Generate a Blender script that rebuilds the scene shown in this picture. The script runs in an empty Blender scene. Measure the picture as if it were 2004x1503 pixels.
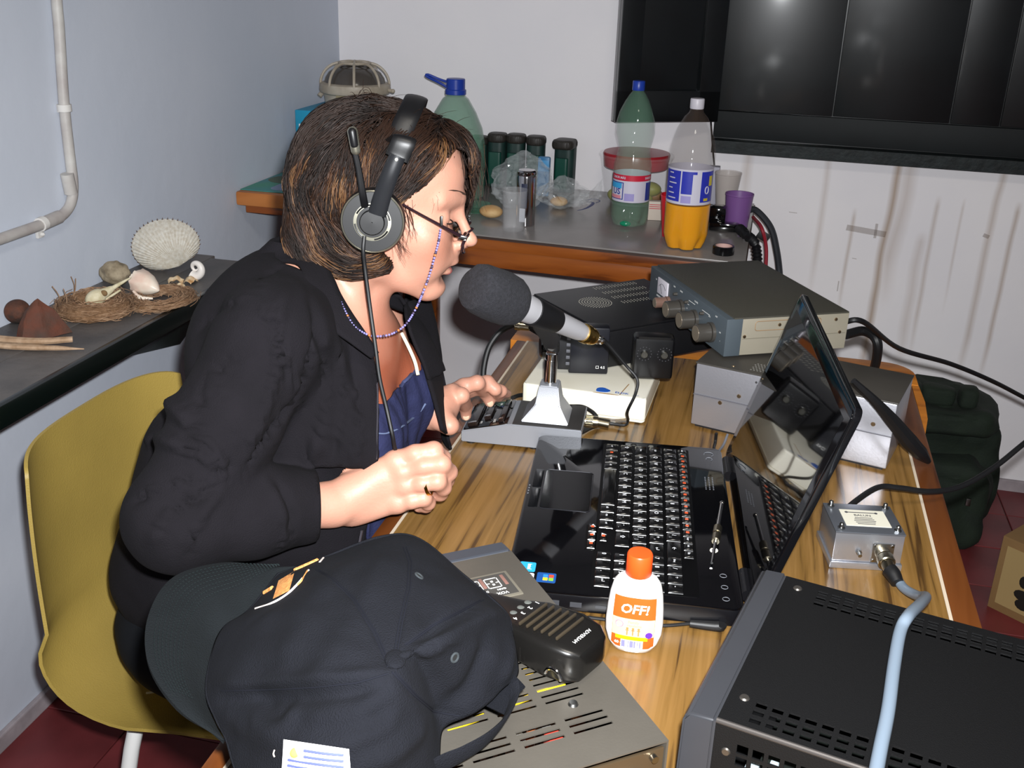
import bpy, bmesh, math, random
from math import sin, cos, pi, radians, sqrt, atan2
from mathutils import Vector, Matrix, Euler, noise
from mathutils.bvhtree import BVHTree
random.seed(7)
S = bpy.context.scene; COL = S.collection
# ---------------- camera, light, exposure ----------------
H = 1.37; FPX = 2046.1; PITCH, ROLL, YAW = 0.383923, 0.0334693, 0.2300737
FW = Vector((-sin(YAW)*cos(PITCH), cos(YAW)*cos(PITCH), -sin(PITCH)))
_r = Vector((cos(YAW), sin(YAW), 0)); _u = _r.cross(FW)
RT = _r*cos(ROLL)+_u*sin(ROLL); UP = -_r*sin(ROLL)+_u*cos(ROLL)
CAM = Vector((0, 0, H))
cd = bpy.data.cameras.new('camera'); cam = bpy.data.objects.new('camera', cd); COL.objects.link(cam)
cd.sensor_width = 36; cd.lens = 36*FPX/2004; cd.clip_start = .02
m_ = Matrix((RT, UP, -FW)).transposed().to_4x4(); m_.translation = CAM; cam.matrix_world = m_
S.camera = cam
w = bpy.data.worlds.new('world'); S.world = w; w.use_nodes = True
w.node_tree.nodes['Background'].inputs[0].default_value = (.5, .6, .8, 1)
w.node_tree.nodes['Background'].inputs[1].default_value = .05
fl = bpy.data.lights.new('camera_flash', 'SPOT'); fo = bpy.data.objects.new('camera_flash', fl); COL.objects.link(fo)
fl.energy = 166; fl.shadow_soft_size = .012; fl.spot_size = radians(100); fl.spot_blend = .9; fl.color = (.96, .98, 1.0)
mm = m_.copy(); mm.translation = CAM+RT*.022+UP*.042; fo.matrix_world = mm
al = bpy.data.lights.new('ambient_fill_light', 'AREA'); ao = bpy.data.objects.new('ambient_fill_light', al); COL.objects.link(ao)
al.energy = 14; al.shape = 'DISK'; al.size = .5; al.color = (1, .93, .82); ao.location = (0.2, .2, 2.5)  # added fill light that raises the ambient level; the room has no such lamp
vs = S.view_settings; vs.view_transform = 'Standard'; vs.look = 'None'; vs.gamma = 1; vs.use_curve_mapping = False; vs.exposure = 0.0
# ---------------- pixel helpers (turn a point of the photograph into a place in the room) ----------------
def ray(x, y): return FW+RT*((x-1002)/FPX)-UP*((y-751.5)/FPX)
def PZ(x, y, z): d = ray(x, y); return CAM+d*((z-H)/d.z)
def PY(x, y, yy): d = ray(x, y); return CAM+d*(yy/d.y)
def PX(x, y, xx): d = ray(x, y); return CAM+d*(xx/d.x)
def PT(x, y, t): return CAM+ray(x, y)*t
# ---------------- materials ----------------
def lin(h):
    h = h.lstrip('#'); c = [int(h[i:i+2], 16)/255 for i in (0, 2, 4)]
    return tuple(((v+.055)/1.055)**2.4 if v > .04045 else v/12.92 for v in c)+(1,)
MATS = {}
def mat(name, col='#808080', rough=.5, metal=0, spec=.5, bump=0, bscale=200, var=0, vscale=8, trans=0, ior=1.45, alpha=1, emit=0, coat=0, sub=0, col2=None):
    if name in MATS: return MATS[name]
    m = bpy.data.materials.new(name); m.use_nodes = True; nt = m.node_tree; N = nt.nodes; L = nt.links
    b = N['Principled BSDF']; b.inputs['Base Color'].default_value = lin(col); b.inputs['Roughness'].default_value = rough
    b.inputs['Metallic'].default_value = metal; b.inputs['Specular IOR Level'].default_value = spec
    b.inputs['Transmission Weight'].default_value = trans; b.inputs['IOR'].default_value = ior; b.inputs['Alpha'].default_value = alpha
    b.inputs['Coat Weight'].default_value = coat; b.inputs['Coat Roughness'].default_value = .05
    if sub: b.inputs['Subsurface Weight'].default_value = sub; b.inputs['Subsurface Radius'].default_value = (.012, .005, .003); b.inputs['Subsurface Scale'].default_value = 1
    if emit: b.inputs['Emission Color'].default_value = lin(col); b.inputs['Emission Strength'].default_value = emit
    tc = N.new('ShaderNodeTexCoord')
    if bump:
        n = N.new('ShaderNodeTexNoise'); n.inputs['Scale'].default_value = bscale; n.inputs['Detail'].default_value = 4
        bp = N.new('ShaderNodeBump'); bp.inputs['Strength'].default_value = bump; bp.inputs['Distance'].default_value = .002
        L.new(tc.outputs['Object'], n.inputs['Vector']); L.new(n.outputs['Fac'], bp.inputs['Height']); L.new(bp.outputs['Normal'], b.inputs['Normal'])
    if var or col2:
        n = N.new('ShaderNodeTexNoise'); n.inputs['Scale'].default_value = vscale; n.inputs['Detail'].default_value = 6
        cr = N.new('ShaderNodeValToRGB'); c = lin(col)
        cr.color_ramp.elements[0].position = .35; cr.color_ramp.elements[1].position = .65
        cr.color_ramp.elements[0].color = c if col2 else tuple(max(0, v*(1-var)) for v in c[:3])+(1,)
        cr.color_ramp.elements[1].color = lin(col2) if col2 else tuple(min(1, v*(1+var)) for v in c[:3])+(1,)
        L.new(tc.outputs['Object'], n.inputs['Vector']); L.new(n.outputs['Fac'], cr.inputs[0]); L.new(cr.outputs[0], b.inputs['Base Color'])
    MATS[name] = m; return m
def nodes(m): return m.node_tree.nodes, m.node_tree.links, m.node_tree.nodes['Principled BSDF']
def wood(name, c1, c2, c3, scale=(1, 1, 1), rough=.4, ring=9, spec=.5, coat=0, rot=0):
    m = mat(name, c1, rough, spec=spec, coat=coat); N, L, b = nodes(m)
    tc = N.new('ShaderNodeTexCoord'); mp = N.new('ShaderNodeMapping'); mp.inputs['Scale'].default_value = scale; mp.inputs['Rotation'].default_value = (0, 0, rot)
    n1 = N.new('ShaderNodeTexNoise'); n1.inputs['Scale'].default_value = ring; n1.inputs['Detail'].default_value = 8; n1.inputs['Distortion'].default_value = .6
    cr = N.new('ShaderNodeValToRGB'); e = cr.color_ramp.elements; e[0].position = .36; e[0].color = lin(c3); e[1].position = .66; e[1].color = lin(c1)
    k = e.new(.46); k.color = lin(c2)
    L.new(tc.outputs['Object'], mp.inputs[0]); L.new(mp.outputs[0], n1.inputs['Vector']); L.new(n1.outputs['Fac'], cr.inputs[0]); L.new(cr.outputs[0], b.inputs['Base Color'])
    return m
# ---------------- geometry collector ----------------
def frame(axis):
    a = Vector(axis).normalized(); h = Vector((0, 0, 1)) if abs(a.z) < .95 else Vector((1, 0, 0))
    x = h.cross(a).normalized(); return x, a.cross(x), a
def spline(P, n=8):
    P = [Vector(p) for p in P]
    if len(P) < 3: return P
    out = []; Q = [P[0]*2-P[1]]+P+[P[-1]*2-P[-2]]
    for i in range(1, len(Q)-2):
        a, b, c, d = Q[i-1], Q[i], Q[i+1], Q[i+2]
        for k in range(n):
            t = k/n; out.append(.5*((2*b)+(c-a)*t+(2*a-5*b+4*c-d)*t*t+(3*b-a-3*c+d)*t**3))
    out.append(P[-1]); return out
def dense(L_, k=7):
    return [(p.x, p.y) for p in spline([(x, y, 0) for x, y in L_], k)]
class G:
    def __init__(s): s.v = []; s.f = []
    def add(s, V, F, M=None):
        o = len(s.v); s.v += [(M @ Vector(p)) if M else Vector(p) for p in V]; s.f += [tuple(i+o for i in f) for f in F]; return s
    def bm(s, b, M=None):
        b.verts.index_update(); V = [v.co.copy() for v in b.verts]; F = [tuple(v.index for v in f.verts) for f in b.faces]; b.free(); return s.add(V, F, M)
    def box(s, c, d, bev=0, M=None, seg=2):
        b = bmesh.new(); bmesh.ops.create_cube(b, size=1); bmesh.ops.scale(b, vec=d, verts=b.verts)
        if bev: bmesh.ops.bevel(b, geom=list(b.edges), offset=bev, segments=seg, profile=.6, affect='EDGES')
        bmesh.ops.translate(b, vec=c, verts=b.verts); return s.bm(b, M)
    def prism(s, poly, z0, z1, M=None, bev=0, seg=2):
        b = bmesh.new(); vs_ = [b.verts.new((p[0], p[1], z0)) for p in poly]; f = b.faces.new(vs_)
        r_ = bmesh.ops.extrude_face_region(b, geom=[f]); bmesh.ops.translate(b, vec=(0, 0, z1-z0), verts=[e for e in r_['geom'] if isinstance(e, bmesh.types.BMVert)])
        bmesh.ops.recalc_face_normals(b, faces=b.faces)
        if bev: bmesh.ops.bevel(b, geom=list(b.edges), offset=bev, segments=seg, profile=.6, affect='EDGES')
        return s.bm(b, M)
    def lathe(s, prof, n=32, M=None, fn=None, close=True):
        V = []; F = []
        for r, z in prof:
            for i in range(n):
                a = 2*pi*i/n; q = fn(a, r, z) if fn else r; V.append((q*cos(a), q*sin(a), z))
        m = len(prof)
        for j in range(m-1):
            for i in range(n):
                k = (i+1) % n; F.append((j*n+i, j*n+k, (j+1)*n+k, (j+1)*n+i))
        if close:
            F.append(tuple(range(n-1, -1, -1))); F.append(tuple((m-1)*n+i for i in range(n)))
        return s.add(V, F, M)
    def tube(s, P, r, n=8, M=None, smooth=0, closed=False, flat=1):
        if smooth:
            m0 = len(P); P = spline(P, smooth)
            if not isinstance(r, (int, float)): r = [r[min(int(i/smooth), m0-1)]*(1-(i % smooth)/smooth)+r[min(int(i/smooth)+1, m0-1)]*((i % smooth)/smooth) for i in range(len(P))]
        P = [Vector(p) for p in P]; m = len(P); V = []; F = []; px = None
        for i in range(m):
            t = (P[(i+1) % m]-P[i-1]) if closed else (P[min(i+1, m-1)]-P[max(i-1, 0)])
            if t.length < 1e-9: t = Vector((0, 0, 1))
            t.normalize()
            if px is None: x, y, _ = frame(t)
            else:
                x = px-t*px.dot(t); x = x.normalized() if x.length > 1e-6 else frame(t)[0]; y = t.cross(x)
            px = x; q = r if isinstance(r, (int, float)) else r[i]
            for k in range(n): a = 2*pi*k/n; V.append(P[i]+x*(q*cos(a))+y*(q*flat*sin(a)))
        for i in range(m if closed else m-1):
            for k in range(n): l = (k+1) % n; j = (i+1) % m; F.append((i*n+k, i*n+l, j*n+l, j*n+k))
        if not closed: F.append(tuple(range(n-1, -1, -1))); F.append(tuple((m-1)*n+k for k in range(n)))
        return s.add(V, F, M)
    def cyl(s, a, b, r, r2=None, n=20, bev=0, M=None):
        a, b = Vector(a), Vector(b); x, y, z = frame(b-a); h = (b-a).length; r2 = r if r2 is None else r2
        Q = Matrix((x, y, z)).transposed().to_4x4(); Q.translation = a
        pr = [(r, 0), (r2, h)] if not bev else [(r-bev, 0), (r, bev), (r2, h-bev), (r2-bev, h)]
        return s.lathe(pr, n, (M @ Q) if M else Q)
    def ell(s, c, d, M=None, n=20, m=12, R=None):
        V = []; F = []
        for j in range(m+1):
            ph = pi*j/m
            for i in range(n): a = 2*pi*i/n; V.append(Vector((d[0]*sin(ph)*cos(a), d[1]*sin(ph)*sin(a), d[2]*cos(ph))))
        for j in range(m):
            for i in range(n): k = (i+1) % n; F.append((j*n+i, (j+1)*n+i, (j+1)*n+k, j*n+k))
        if R is not None: V = [R @ p for p in V]
        V = [p+Vector(c) for p in V]
        b = bmesh.new(); vv = [b.verts.new(p) for p in V]
        for f in F: b.faces.new([vv[i] for i in f])
        bmesh.ops.remove_doubles(b, verts=b.verts, dist=1e-7); return s.bm(b, M)
    def cap(s, a, b, ra, rb, n=14):      # tapered capsule
        a, b = Vector(a), Vector(b); x, y, z = frame(b-a); h = (b-a).length
        pr = [(ra*sin(t), -ra*cos(t)) for t in (.05, .5, 1.0, 1.4)]+[(rb*cos(t), h+rb*sin(t)) for t in (.15, .55, 1.05, 1.52)]
        Q = Matrix((x, y, z)).transposed().to_4x4(); Q.translation = a; return s.lathe(pr, n, Q)
    def grid(s, nx, ny, fn, M=None, thick=0, flip=False):
        V = [Vector(fn(i/(nx-1), j/(ny-1))) for j in range(ny) for i in range(nx)]
        F = [(j*nx+i, j*nx+i+1, (j+1)*nx+i+1, (j+1)*nx+i) for j in range(ny-1) for i in range(nx-1)]
        if thick:
            b = bmesh.new(); vv = [b.verts.new(p) for p in V]
            for f in F: b.faces.new([vv[i] for i in f])
            bmesh.ops.recalc_face_normals(b, faces=b.faces); b.normal_update()
            bmesh.ops.solidify(b, geom=list(b.faces), thickness=thick); return s.bm(b, M)
        return s.add(V, F, M)
TXT = {}
def txt(g, s, size, M, depth=.0002, align='CENTER', bold=0):
    k = (s, align, bold)
    if k not in TXT:
        c = bpy.data.curves.new('t', 'FONT'); c.body = s; c.size = 1; c.align_x = align; c.align_y = 'CENTER'; c.resolution_u = 2; c.offset = bold
        o = bpy.data.objects.new('t', c); me = bpy.data.meshes.new_from_object(o)
        TXT[k] = ([v.co.copy() for v in me.vertices], [tuple(p.vertices) for p in me.polygons])
        bpy.data.objects.remove(o); bpy.data.meshes.remove(me)
    V, F = TXT[k]; g.add([Vector((p.x*size, p.y*size, depth)) for p in V], F, M)
def prop(o, label=None, cat=None, group=None, kind=None):
    if label: o['label'] = label
    if cat: o['category'] = cat
    if group: o['group'] = group
    if kind: o['kind'] = kind
    return o
def thing(name, label, cat, loc=(0, 0, 0), rz=0, group=None, rot=None):
    o = bpy.data.objects.new(name, None); COL.objects.link(o); o.empty_display_size = .02
    o.location = loc; o.rotation_euler = rot if rot is not None else (0, 0, rz); o['mw'] = 0; del o['mw']
    return prop(o, label, cat, group)
def MW(o):
    m = Matrix.LocRotScale(o.location, o.rotation_euler, o.scale)
    return MW(o.parent) @ m if o.parent else m
def obj(name, g, m, parent=None, smooth=True, world=False, label=None, cat=None, group=None, kind=None, mods=None, auto=35):
    me = bpy.data.meshes.new(name); M = None
    if world and parent: M = MW(parent).inverted()
    V = [tuple(M @ p) if M else tuple(p) for p in g.v]
    me.from_pydata(V, [], g.f); me.update()
    b = bmesh.new(); b.from_mesh(me); bmesh.ops.remove_doubles(b, verts=b.verts, dist=1e-7); bmesh.ops.recalc_face_normals(b, faces=b.faces); b.to_mesh(me); b.free()
    for x in (m if isinstance(m, list) else [m]): me.materials.append(x)
    if smooth:
        me.polygons.foreach_set('use_smooth', [True]*len(me.polygons))
        me.set_sharp_from_angle(angle=radians(auto))
    o = bpy.data.objects.new(name, me); COL.objects.link(o)
    if parent: o.parent = parent
    elif not world and g.v:
        pass
    return prop(o, label, cat, group, kind)
def one(name, g, m, label, cat, group=None, smooth=True, base=None, auto=35):
    """a thing that is one mesh: origin at the middle of its base"""
    xs = [p.x for p in g.v]; ys = [p.y for p in g.v]; zs = [p.z for p in g.v]
    c = Vector(((min(xs)+max(xs))/2, (min(ys)+max(ys))/2, min(zs))); g.v = [p-c for p in g.v]
    o = obj(name, g, m, None, smooth, label=label, cat=cat, group=group, auto=auto); o.location = c; return o
def inst(o, parent, loc, rot=(0, 0, 0), scale=(1, 1, 1)):
    c = o.copy(); COL.objects.link(c); c.parent = parent; c.location = loc; c.rotation_euler = rot; c.scale = scale; return c
def T(x=0, y=0, z=0): return Matrix.Translation((x, y, z))
def RX(a): return Matrix.Rotation(a, 4, 'X')
def RY(a): return Matrix.Rotation(a, 4, 'Y')
def RZ(a): return Matrix.Rotation(a, 4, 'Z')
def remeshed(g, vox, smooth_it=4, fac=.5):
    """one closed skin round overlapping closed shapes"""
    me = bpy.data.meshes.new('tmp'); me.from_pydata([tuple(p) for p in g.v], [], g.f); me.update()
    b = bmesh.new(); b.from_mesh(me); bmesh.ops.recalc_face_normals(b, faces=b.faces); b.to_mesh(me); b.free()
    o = bpy.data.objects.new('tmp', me); COL.objects.link(o)
    r = o.modifiers.new('r', 'REMESH'); r.mode = 'VOXEL'; r.voxel_size = vox
    if smooth_it: sm = o.modifiers.new('s', 'SMOOTH'); sm.factor = fac; sm.iterations = smooth_it
    dg = bpy.context.evaluated_depsgraph_get(); ev = o.evaluated_get(dg); m2 = ev.to_mesh()
    q = G(); q.v = [v.co.copy() for v in m2.vertices]; q.f = [tuple(p.vertices) for p in m2.polygons]
    ev.to_mesh_clear(); bpy.data.objects.remove(o); bpy.data.meshes.remove(me); return q
# palette
M_black = mat('black_plastic', '#17171a', .45, var=.2)
M_gloss = mat('gloss_black', '#08080a', .04, spec=.7, coat=.6)
M_rubber = mat('black_rubber', '#0e0e10', .5)
M_chrome = mat('chrome', '#d8d8d8', .12, 1)
M_steel = mat('steel', '#9a9a98', .3, 1)
M_gold = mat('brass', '#d9b66a', .25, 1)
M_white = mat('white_print', '#e9e9e6', .6)
M_void = mat('dark_inside', '#060606', .9)
# ---------------- smooth clay: blended solids turned into one skin ----------------
import numpy as np
class Clay:
    def __init__(s, lo, hi, vox):
        s.lo = np.array(lo, np.float32); s.vox = vox; s.n = [int(math.ceil((hi[i]-lo[i])/vox))+1 for i in range(3)]
        s.f = np.full(s.n, .06, np.float32)
    def _reg(s, a, b, m):
        i0 = [max(0, int((a[i]-m-s.lo[i])/s.vox)) for i in range(3)]; i1 = [min(s.n[i], int((b[i]+m-s.lo[i])/s.vox)+2) for i in range(3)]
        if any(i1[i] <= i0[i] for i in range(3)): return None, None
        ax = [s.lo[i]+s.vox*np.arange(i0[i], i1[i], dtype=np.float32) for i in range(3)]
        sl_ = tuple(slice(i0[i], i1[i]) for i in range(3)); return sl_, (ax[0][:, None, None], ax[1][None, :, None], ax[2][None, None, :])
    def _mix(s, sl_, d, k, cutout=False):
        f = s.f[sl_]
        if cutout:
            d = -d; h = np.clip(.5-.5*(d-f)/k, 0, 1) if k else (d < f)
            s.f[sl_] = -( (-f)*h+(-d)*(1-h)-k*h*(1-h)) if k else np.maximum(f, d)
        else:
            h = np.clip(.5+.5*(f-d)/k, 0, 1); s.f[sl_] = f*(1-h)+d*h-k*h*(1-h)
    def ell(s, c, r, R=None, k=.012, cutout=False):
        c = np.array(c, np.float32); m = max(r)
        sl_, ax = s._reg(c-m, c+m, .03)
        if sl_ is None: return s
        X, Y, Z_ = ax[0]-c[0], ax[1]-c[1], ax[2]-c[2]
        if R is not None:
            A = np.array([list(v) for v in R], np.float32); x = A[0, 0]*X+A[1, 0]*Y+A[2, 0]*Z_; y = A[0, 1]*X+A[1, 1]*Y+A[2, 1]*Z_; z = A[0, 2]*X+A[1, 2]*Y+A[2, 2]*Z_
        else: x, y, z = X+0*Y+0*Z_, Y+0*X+0*Z_, Z_+0*X+0*Y
        k0 = np.sqrt((x/r[0])**2+(y/r[1])**2+(z/r[2])**2); k1 = np.sqrt((x/r[0]**2)**2+(y/r[1]**2)**2+(z/r[2]**2)**2)+1e-6
        s._mix(sl_, k0*(k0-1)/k1, k, cutout); return s
    def cap(s, a, b, ra, rb, k=.012):
        a = np.array(a, np.float32); b = np.array(b, np.float32); m = max(ra, rb)
        sl_, ax = s._reg(np.minimum(a, b)-m, np.maximum(a, b)+m, .03)
        if sl_ is None: return s
        X, Y, Z_ = ax[0]-a[0], ax[1]-a[1], ax[2]-a[2]; d = b-a; L2 = float(d@d)+1e-9
        t = np.clip((X*d[0]+Y*d[1]+Z_*d[2])/L2, 0, 1); D = np.sqrt((X-t*d[0])**2+(Y-t*d[1])**2+(Z_-t*d[2])**2)-(ra+(rb-ra)*t)
        s._mix(sl_, D, k); return s
    def mesh(s):
        f = s.f; I = (f < 0); a = np.zeros([d-1 for d in f.shape], np.uint8)
        cor = [(i, j, k) for i in (0, 1) for j in (0, 1) for k in (0, 1)]
        for (i, j, k) in cor: a += I[i:f.shape[0]-1+i, j:f.shape[1]-1+j, k:f.shape[2]-1+k]
        act = np.argwhere((a > 0) & (a < 8)); idx = np.full(a.shape, -1, np.int32); idx[act[:, 0], act[:, 1], act[:, 2]] = np.arange(len(act))
        P = np.zeros((len(act), 3)); C_ = np.zeros(len(act)); V8 = {c: f[act[:, 0]+c[0], act[:, 1]+c[1], act[:, 2]+c[2]] for c in cor}
        for c in cor:
            for ax in range(3):
                if c[ax] == 0:
                    c2 = list(c); c2[ax] = 1; c2 = tuple(c2); u, v = V8[c], V8[c2]; m = (u < 0) != (v < 0); t = np.where(m, u/np.where(m, u-v, 1), 0)
                    p = np.tile(np.array(c, float), (len(act), 1)); p[:, ax] += t; P += p*m[:, None]; C_ += m
        P = (P/C_[:, None]+act)*s.vox+s.lo
        F = []
        for ax in range(3):
            sl0 = [slice(1, -1)]*3; sl0[ax] = slice(0, -1); sl1 = [slice(1, -1)]*3; sl1[ax] = slice(1, None)
            A = I[tuple(sl0)]; B = I[tuple(sl1)]; e = np.argwhere(A != B); o = np.array([1, 1, 1]); o[ax] = 0; e = e+o
            b1, b2 = [(1, 2), (2, 0), (0, 1)][ax]; d1 = np.zeros(3, int); d1[b1] = 1; d2 = np.zeros(3, int); d2[b2] = 1
            def g_(q): return idx[q[:, 0], q[:, 1], q[:, 2]]
            ok = (e < np.array(idx.shape)).all(1); e = e[ok]
            q = np.stack([g_(e-d1-d2), g_(e-d2), g_(e), g_(e-d1)], 1); q = q[(q >= 0).all(1)]; F.append(q)
        F = np.concatenate(F); o = G(); o.v = [Vector(p) for p in P.tolist()]; o.f = [tuple(x) for x in F.tolist()]; return o
def relax(q, it=3, fac=.5):
    """smooth a mesh; its open borders slide only along themselves"""
    V = np.array([tuple(p) for p in q.v]); E = {}
    for f in q.f:
        for i in range(len(f)):
            a, b = f[i], f[(i+1) % len(f)]; k = (a, b) if a < b else (b, a); E[k] = E.get(k, 0)+1
    K = np.array(list(E.keys())); cnt = np.array(list(E.values())); bd = np.zeros(len(V), bool); be = K[cnt == 1]; bd[be.ravel()] = True
    for _ in range(it):
        S_ = np.zeros_like(V); n = np.zeros(len(V))
        m = np.ones(len(K), bool)
        for (a, b) in ((0, 1), (1, 0)):
            ok = ~bd[K[:, a]] | (cnt == 1); np.add.at(S_, K[ok, a], V[K[ok, b]]); np.add.at(n, K[ok, a], 1)
        g_ = n > 0; V[g_] += fac*(S_[g_]/n[g_, None]-V[g_])
    q.v = [Vector(p) for p in V.tolist()]; return q
# ---------------- the room ----------------
XL, YB, XR, YF, ZC = -1.24, 2.96, 2.4, -1.6, 2.75
def plaster(name, c, c2, streak=None, sc=3):
    m = mat(name, c, .75, bump=.35, bscale=26); N, L, b = nodes(m)
    tc = N.new('ShaderNodeTexCoord'); n = N.new('ShaderNodeTexNoise'); n.inputs['Scale'].default_value = sc; n.inputs['Detail'].default_value = 7
    cr = N.new('ShaderNodeValToRGB'); cr.color_ramp.elements[0].position = .3; cr.color_ramp.elements[1].position = .7
    cr.color_ramp.elements[0].color = lin(c2); cr.color_ramp.elements[1].color = lin(c)
    L.new(tc.outputs['Object'], n.inputs['Vector']); L.new(n.outputs['Fac'], cr.inputs[0]); src = cr.outputs[0]
    if streak:
        # rusty water stains that run down the plaster below the window, each at its own place on the wall
        sx = N.new('ShaderNodeSeparateXYZ'); L.new(tc.outputs['Object'], sx.inputs[0])
        wob = N.new('ShaderNodeTexNoise'); wob.inputs['Scale'].default_value = 2.5; L.new(tc.outputs['Object'], wob.inputs['Vector'])
        tot = None
        for x0, wd, zt, zb, st in streak:
            a = N.new('ShaderNodeMath'); a.operation = 'SUBTRACT'; L.new(sx.outputs[0], a.inputs[0]); a.inputs[1].default_value = x0
            w1 = N.new('ShaderNodeMath'); w1.operation = 'MULTIPLY_ADD'; L.new(wob.outputs['Fac'], w1.inputs[0]); w1.inputs[1].default_value = wd*3; L.new(a.outputs[0], w1.inputs[2])
            a1 = N.new('ShaderNodeMath'); a1.operation = 'SUBTRACT'; L.new(w1.outputs[0], a1.inputs[0]); a1.inputs[1].default_value = wd*1.5
            d = N.new('ShaderNodeMath'); d.operation = 'ABSOLUTE'; L.new(a1.outputs[0], d.inputs[0])
            e = N.new('ShaderNodeMapRange'); L.new(d.outputs[0], e.inputs[0]); e.inputs[1].default_value = 0; e.inputs[2].default_value = wd; e.inputs[3].default_value = st; e.inputs[4].default_value = 0
            zf = N.new('ShaderNodeMapRange'); L.new(sx.outputs[2], zf.inputs[0]); zf.inputs[1].default_value = zb; zf.inputs[2].default_value = zb+.15
            zg = N.new('ShaderNodeMapRange'); L.new(sx.outputs[2], zg.inputs[0]); zg.inputs[1].default_value = zt; zg.inputs[2].default_value = zt+.03; zg.inputs[3].default_value = 1; zg.inputs[4].default_value = 0
            p = N.new('ShaderNodeMath'); p.operation = 'MULTIPLY'; L.new(e.outputs[0], p.inputs[0]); L.new(zf.outputs[0], p.inputs[1])
            p2 = N.new('ShaderNodeMath'); p2.operation = 'MULTIPLY'; L.new(p.outputs[0], p2.inputs[0]); L.new(zg.outputs[0], p2.inputs[1])
            if tot is None: tot = p2.outputs[0]
            else:
                s_ = N.new('ShaderNodeMath'); s_.operation = 'MAXIMUM'; L.new(tot, s_.inputs[0]); L.new(p2.outputs[0], s_.inputs[1]); tot = s_.outputs[0]
        mx = N.new('ShaderNodeMix'); mx.data_type = 'RGBA'; mx.inputs[7].default_value = lin('#9a7d5e'); L.new(tot, mx.inputs[0]); L.new(src, mx.inputs[6]); src = mx.outputs[2]
    L.new(src, b.inputs['Base Color']); return m
def struct(name, g, m, parent=None, smooth=False):
    return obj(name, g, m, parent, smooth, kind=None if parent else 'structure')
# rusty stains at wall x positions measured on the photograph
stk = [(.335, .016, .90, .25, .75), (.36, .03, .90, .5, .35), (.16, .012, .93, .5, .3), (-.04, .018, .93, .7, .35), (.455, .010, .8, .35, .4), (.60, .014, .9, .3, .45), (.655, .010, .8, .3, .55), (.245, .008, .75, .45, .45), (.52, .006, .8, .5, .3), (.43, .02, .7, .3, .3)]
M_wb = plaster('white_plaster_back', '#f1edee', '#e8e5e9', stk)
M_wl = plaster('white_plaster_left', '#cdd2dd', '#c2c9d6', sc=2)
g = G(); g.box(((XL+XR)/2, YB+.06, ZC/2), (XR-XL+.24, .12, ZC)); struct('wall_back', g, M_wb)
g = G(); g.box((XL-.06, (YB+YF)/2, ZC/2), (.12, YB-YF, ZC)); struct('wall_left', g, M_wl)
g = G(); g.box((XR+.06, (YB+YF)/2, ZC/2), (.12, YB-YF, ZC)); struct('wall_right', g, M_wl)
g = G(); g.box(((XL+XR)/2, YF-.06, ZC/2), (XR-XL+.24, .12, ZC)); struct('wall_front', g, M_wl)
g = G(); g.box(((XL+XR)/2, (YB+YF)/2, ZC+.05), (XR-XL+.24, YB-YF+.24, .1)); struct('ceiling', g, plaster('ceiling_paint', '#d9d8d4', '#d2d1cd'))
for (px_, py_, w_, h_, r_) in ((1695, 452, .105, .016, .10), (1714, 452, .007, .04, 0), (1552, 416, .022, .002, .05), (1672, 506, .012, .002, .1), (1930, 462, .016, .010, .3), (1640, 560, .003, .03, 0)):
    p_ = PY(px_, py_, YB-.0006); g = G(); g.box((0, 0, 0), (w_, .0006, h_), .0002, RY(r_), 1); g.v = [q_+p_ for q_ in g.v]; struct('wall_mark', g, mat('tape_residue', '#8a7868', .8, alpha=.16), bpy.data.objects['wall_back'])
# floor: mortar bed with red cement tiles proud of it
M_tile = mat('red_cement_tile', '#6a2a2c', .42, var=.3, vscale=5, bump=.15, bscale=60)
M_mort = mat('grey_mortar', '#7d6f6c', .85, var=.2)
g = G(); g.box(((XL+XR)/2, (YB+YF)/2, -.06), (XR-XL, YB-YF, .112)); fl_o = struct('floor', g, M_mort)
tg = G(); tg.box((0, 0, -.004), (.197, .197, .012), .0012, seg=1); t0 = None
tw, ox, oy = .2, -1.048, .19
for i in range(-1, 18):
    for j in range(-6, 14):
        cx = ox+tw*i+.1; cy = oy+tw*j+.1
        if cx < XL or cx > 1.4 or cy > YB or cy < .55: continue
        if t0 is None: t0 = obj('floor_tile', tg, M_tile, fl_o, True); t0.location = (cx, cy, 0); continue
        inst(t0, fl_o, (cx, cy, random.uniform(-.0006, .0006)), (random.uniform(-.002, .002), random.uniform(-.002, .002), 0))
# rest of the floor, outside what the photograph shows
g = G(); g.box(((1.4+XR)/2+.03, (YB+YF)/2, -.004), (XR-1.46, YB-YF, .01)); g.box((.08, (YF+.5)/2, -.004), (2.6, .5-YF-.02, .01))
struct('floor_tiles_plain', g, M_tile, fl_o)
# dirty cement skirting along the left wall
M_sk = mat('worn_cement_skirting', '#a3999d', .85, var=.2, vscale=14, bump=.5, bscale=50)
g = G(); g.prism([(XL, YF), (XL+.012, YF), (XL+.012, YB), (XL, YB)], 0, .035, bev=.003); struct('baseboard_left', g, M_sk)
g = G(); g.box(((XL+XR)/2, YB-.006, .018), (XR-XL-.03, .012, .036), .003); struct('baseboard_back', g, M_sk)
# window closed by dark painted shutters
M_sh = mat('dark_green_gloss_paint', '#070c0e', .36, spec=.4, bump=.05, bscale=5, var=.25, vscale=9, coat=1)
M_sill = mat('dark_painted_sill', '#161d1e', .55, var=.4, vscale=40, bump=.6, bscale=60)
g = G(); g.box((.75, YB-.012, 1.55), (1.8, .024, 1.22)); wn = struct('window_1', g, M_sh)
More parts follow.
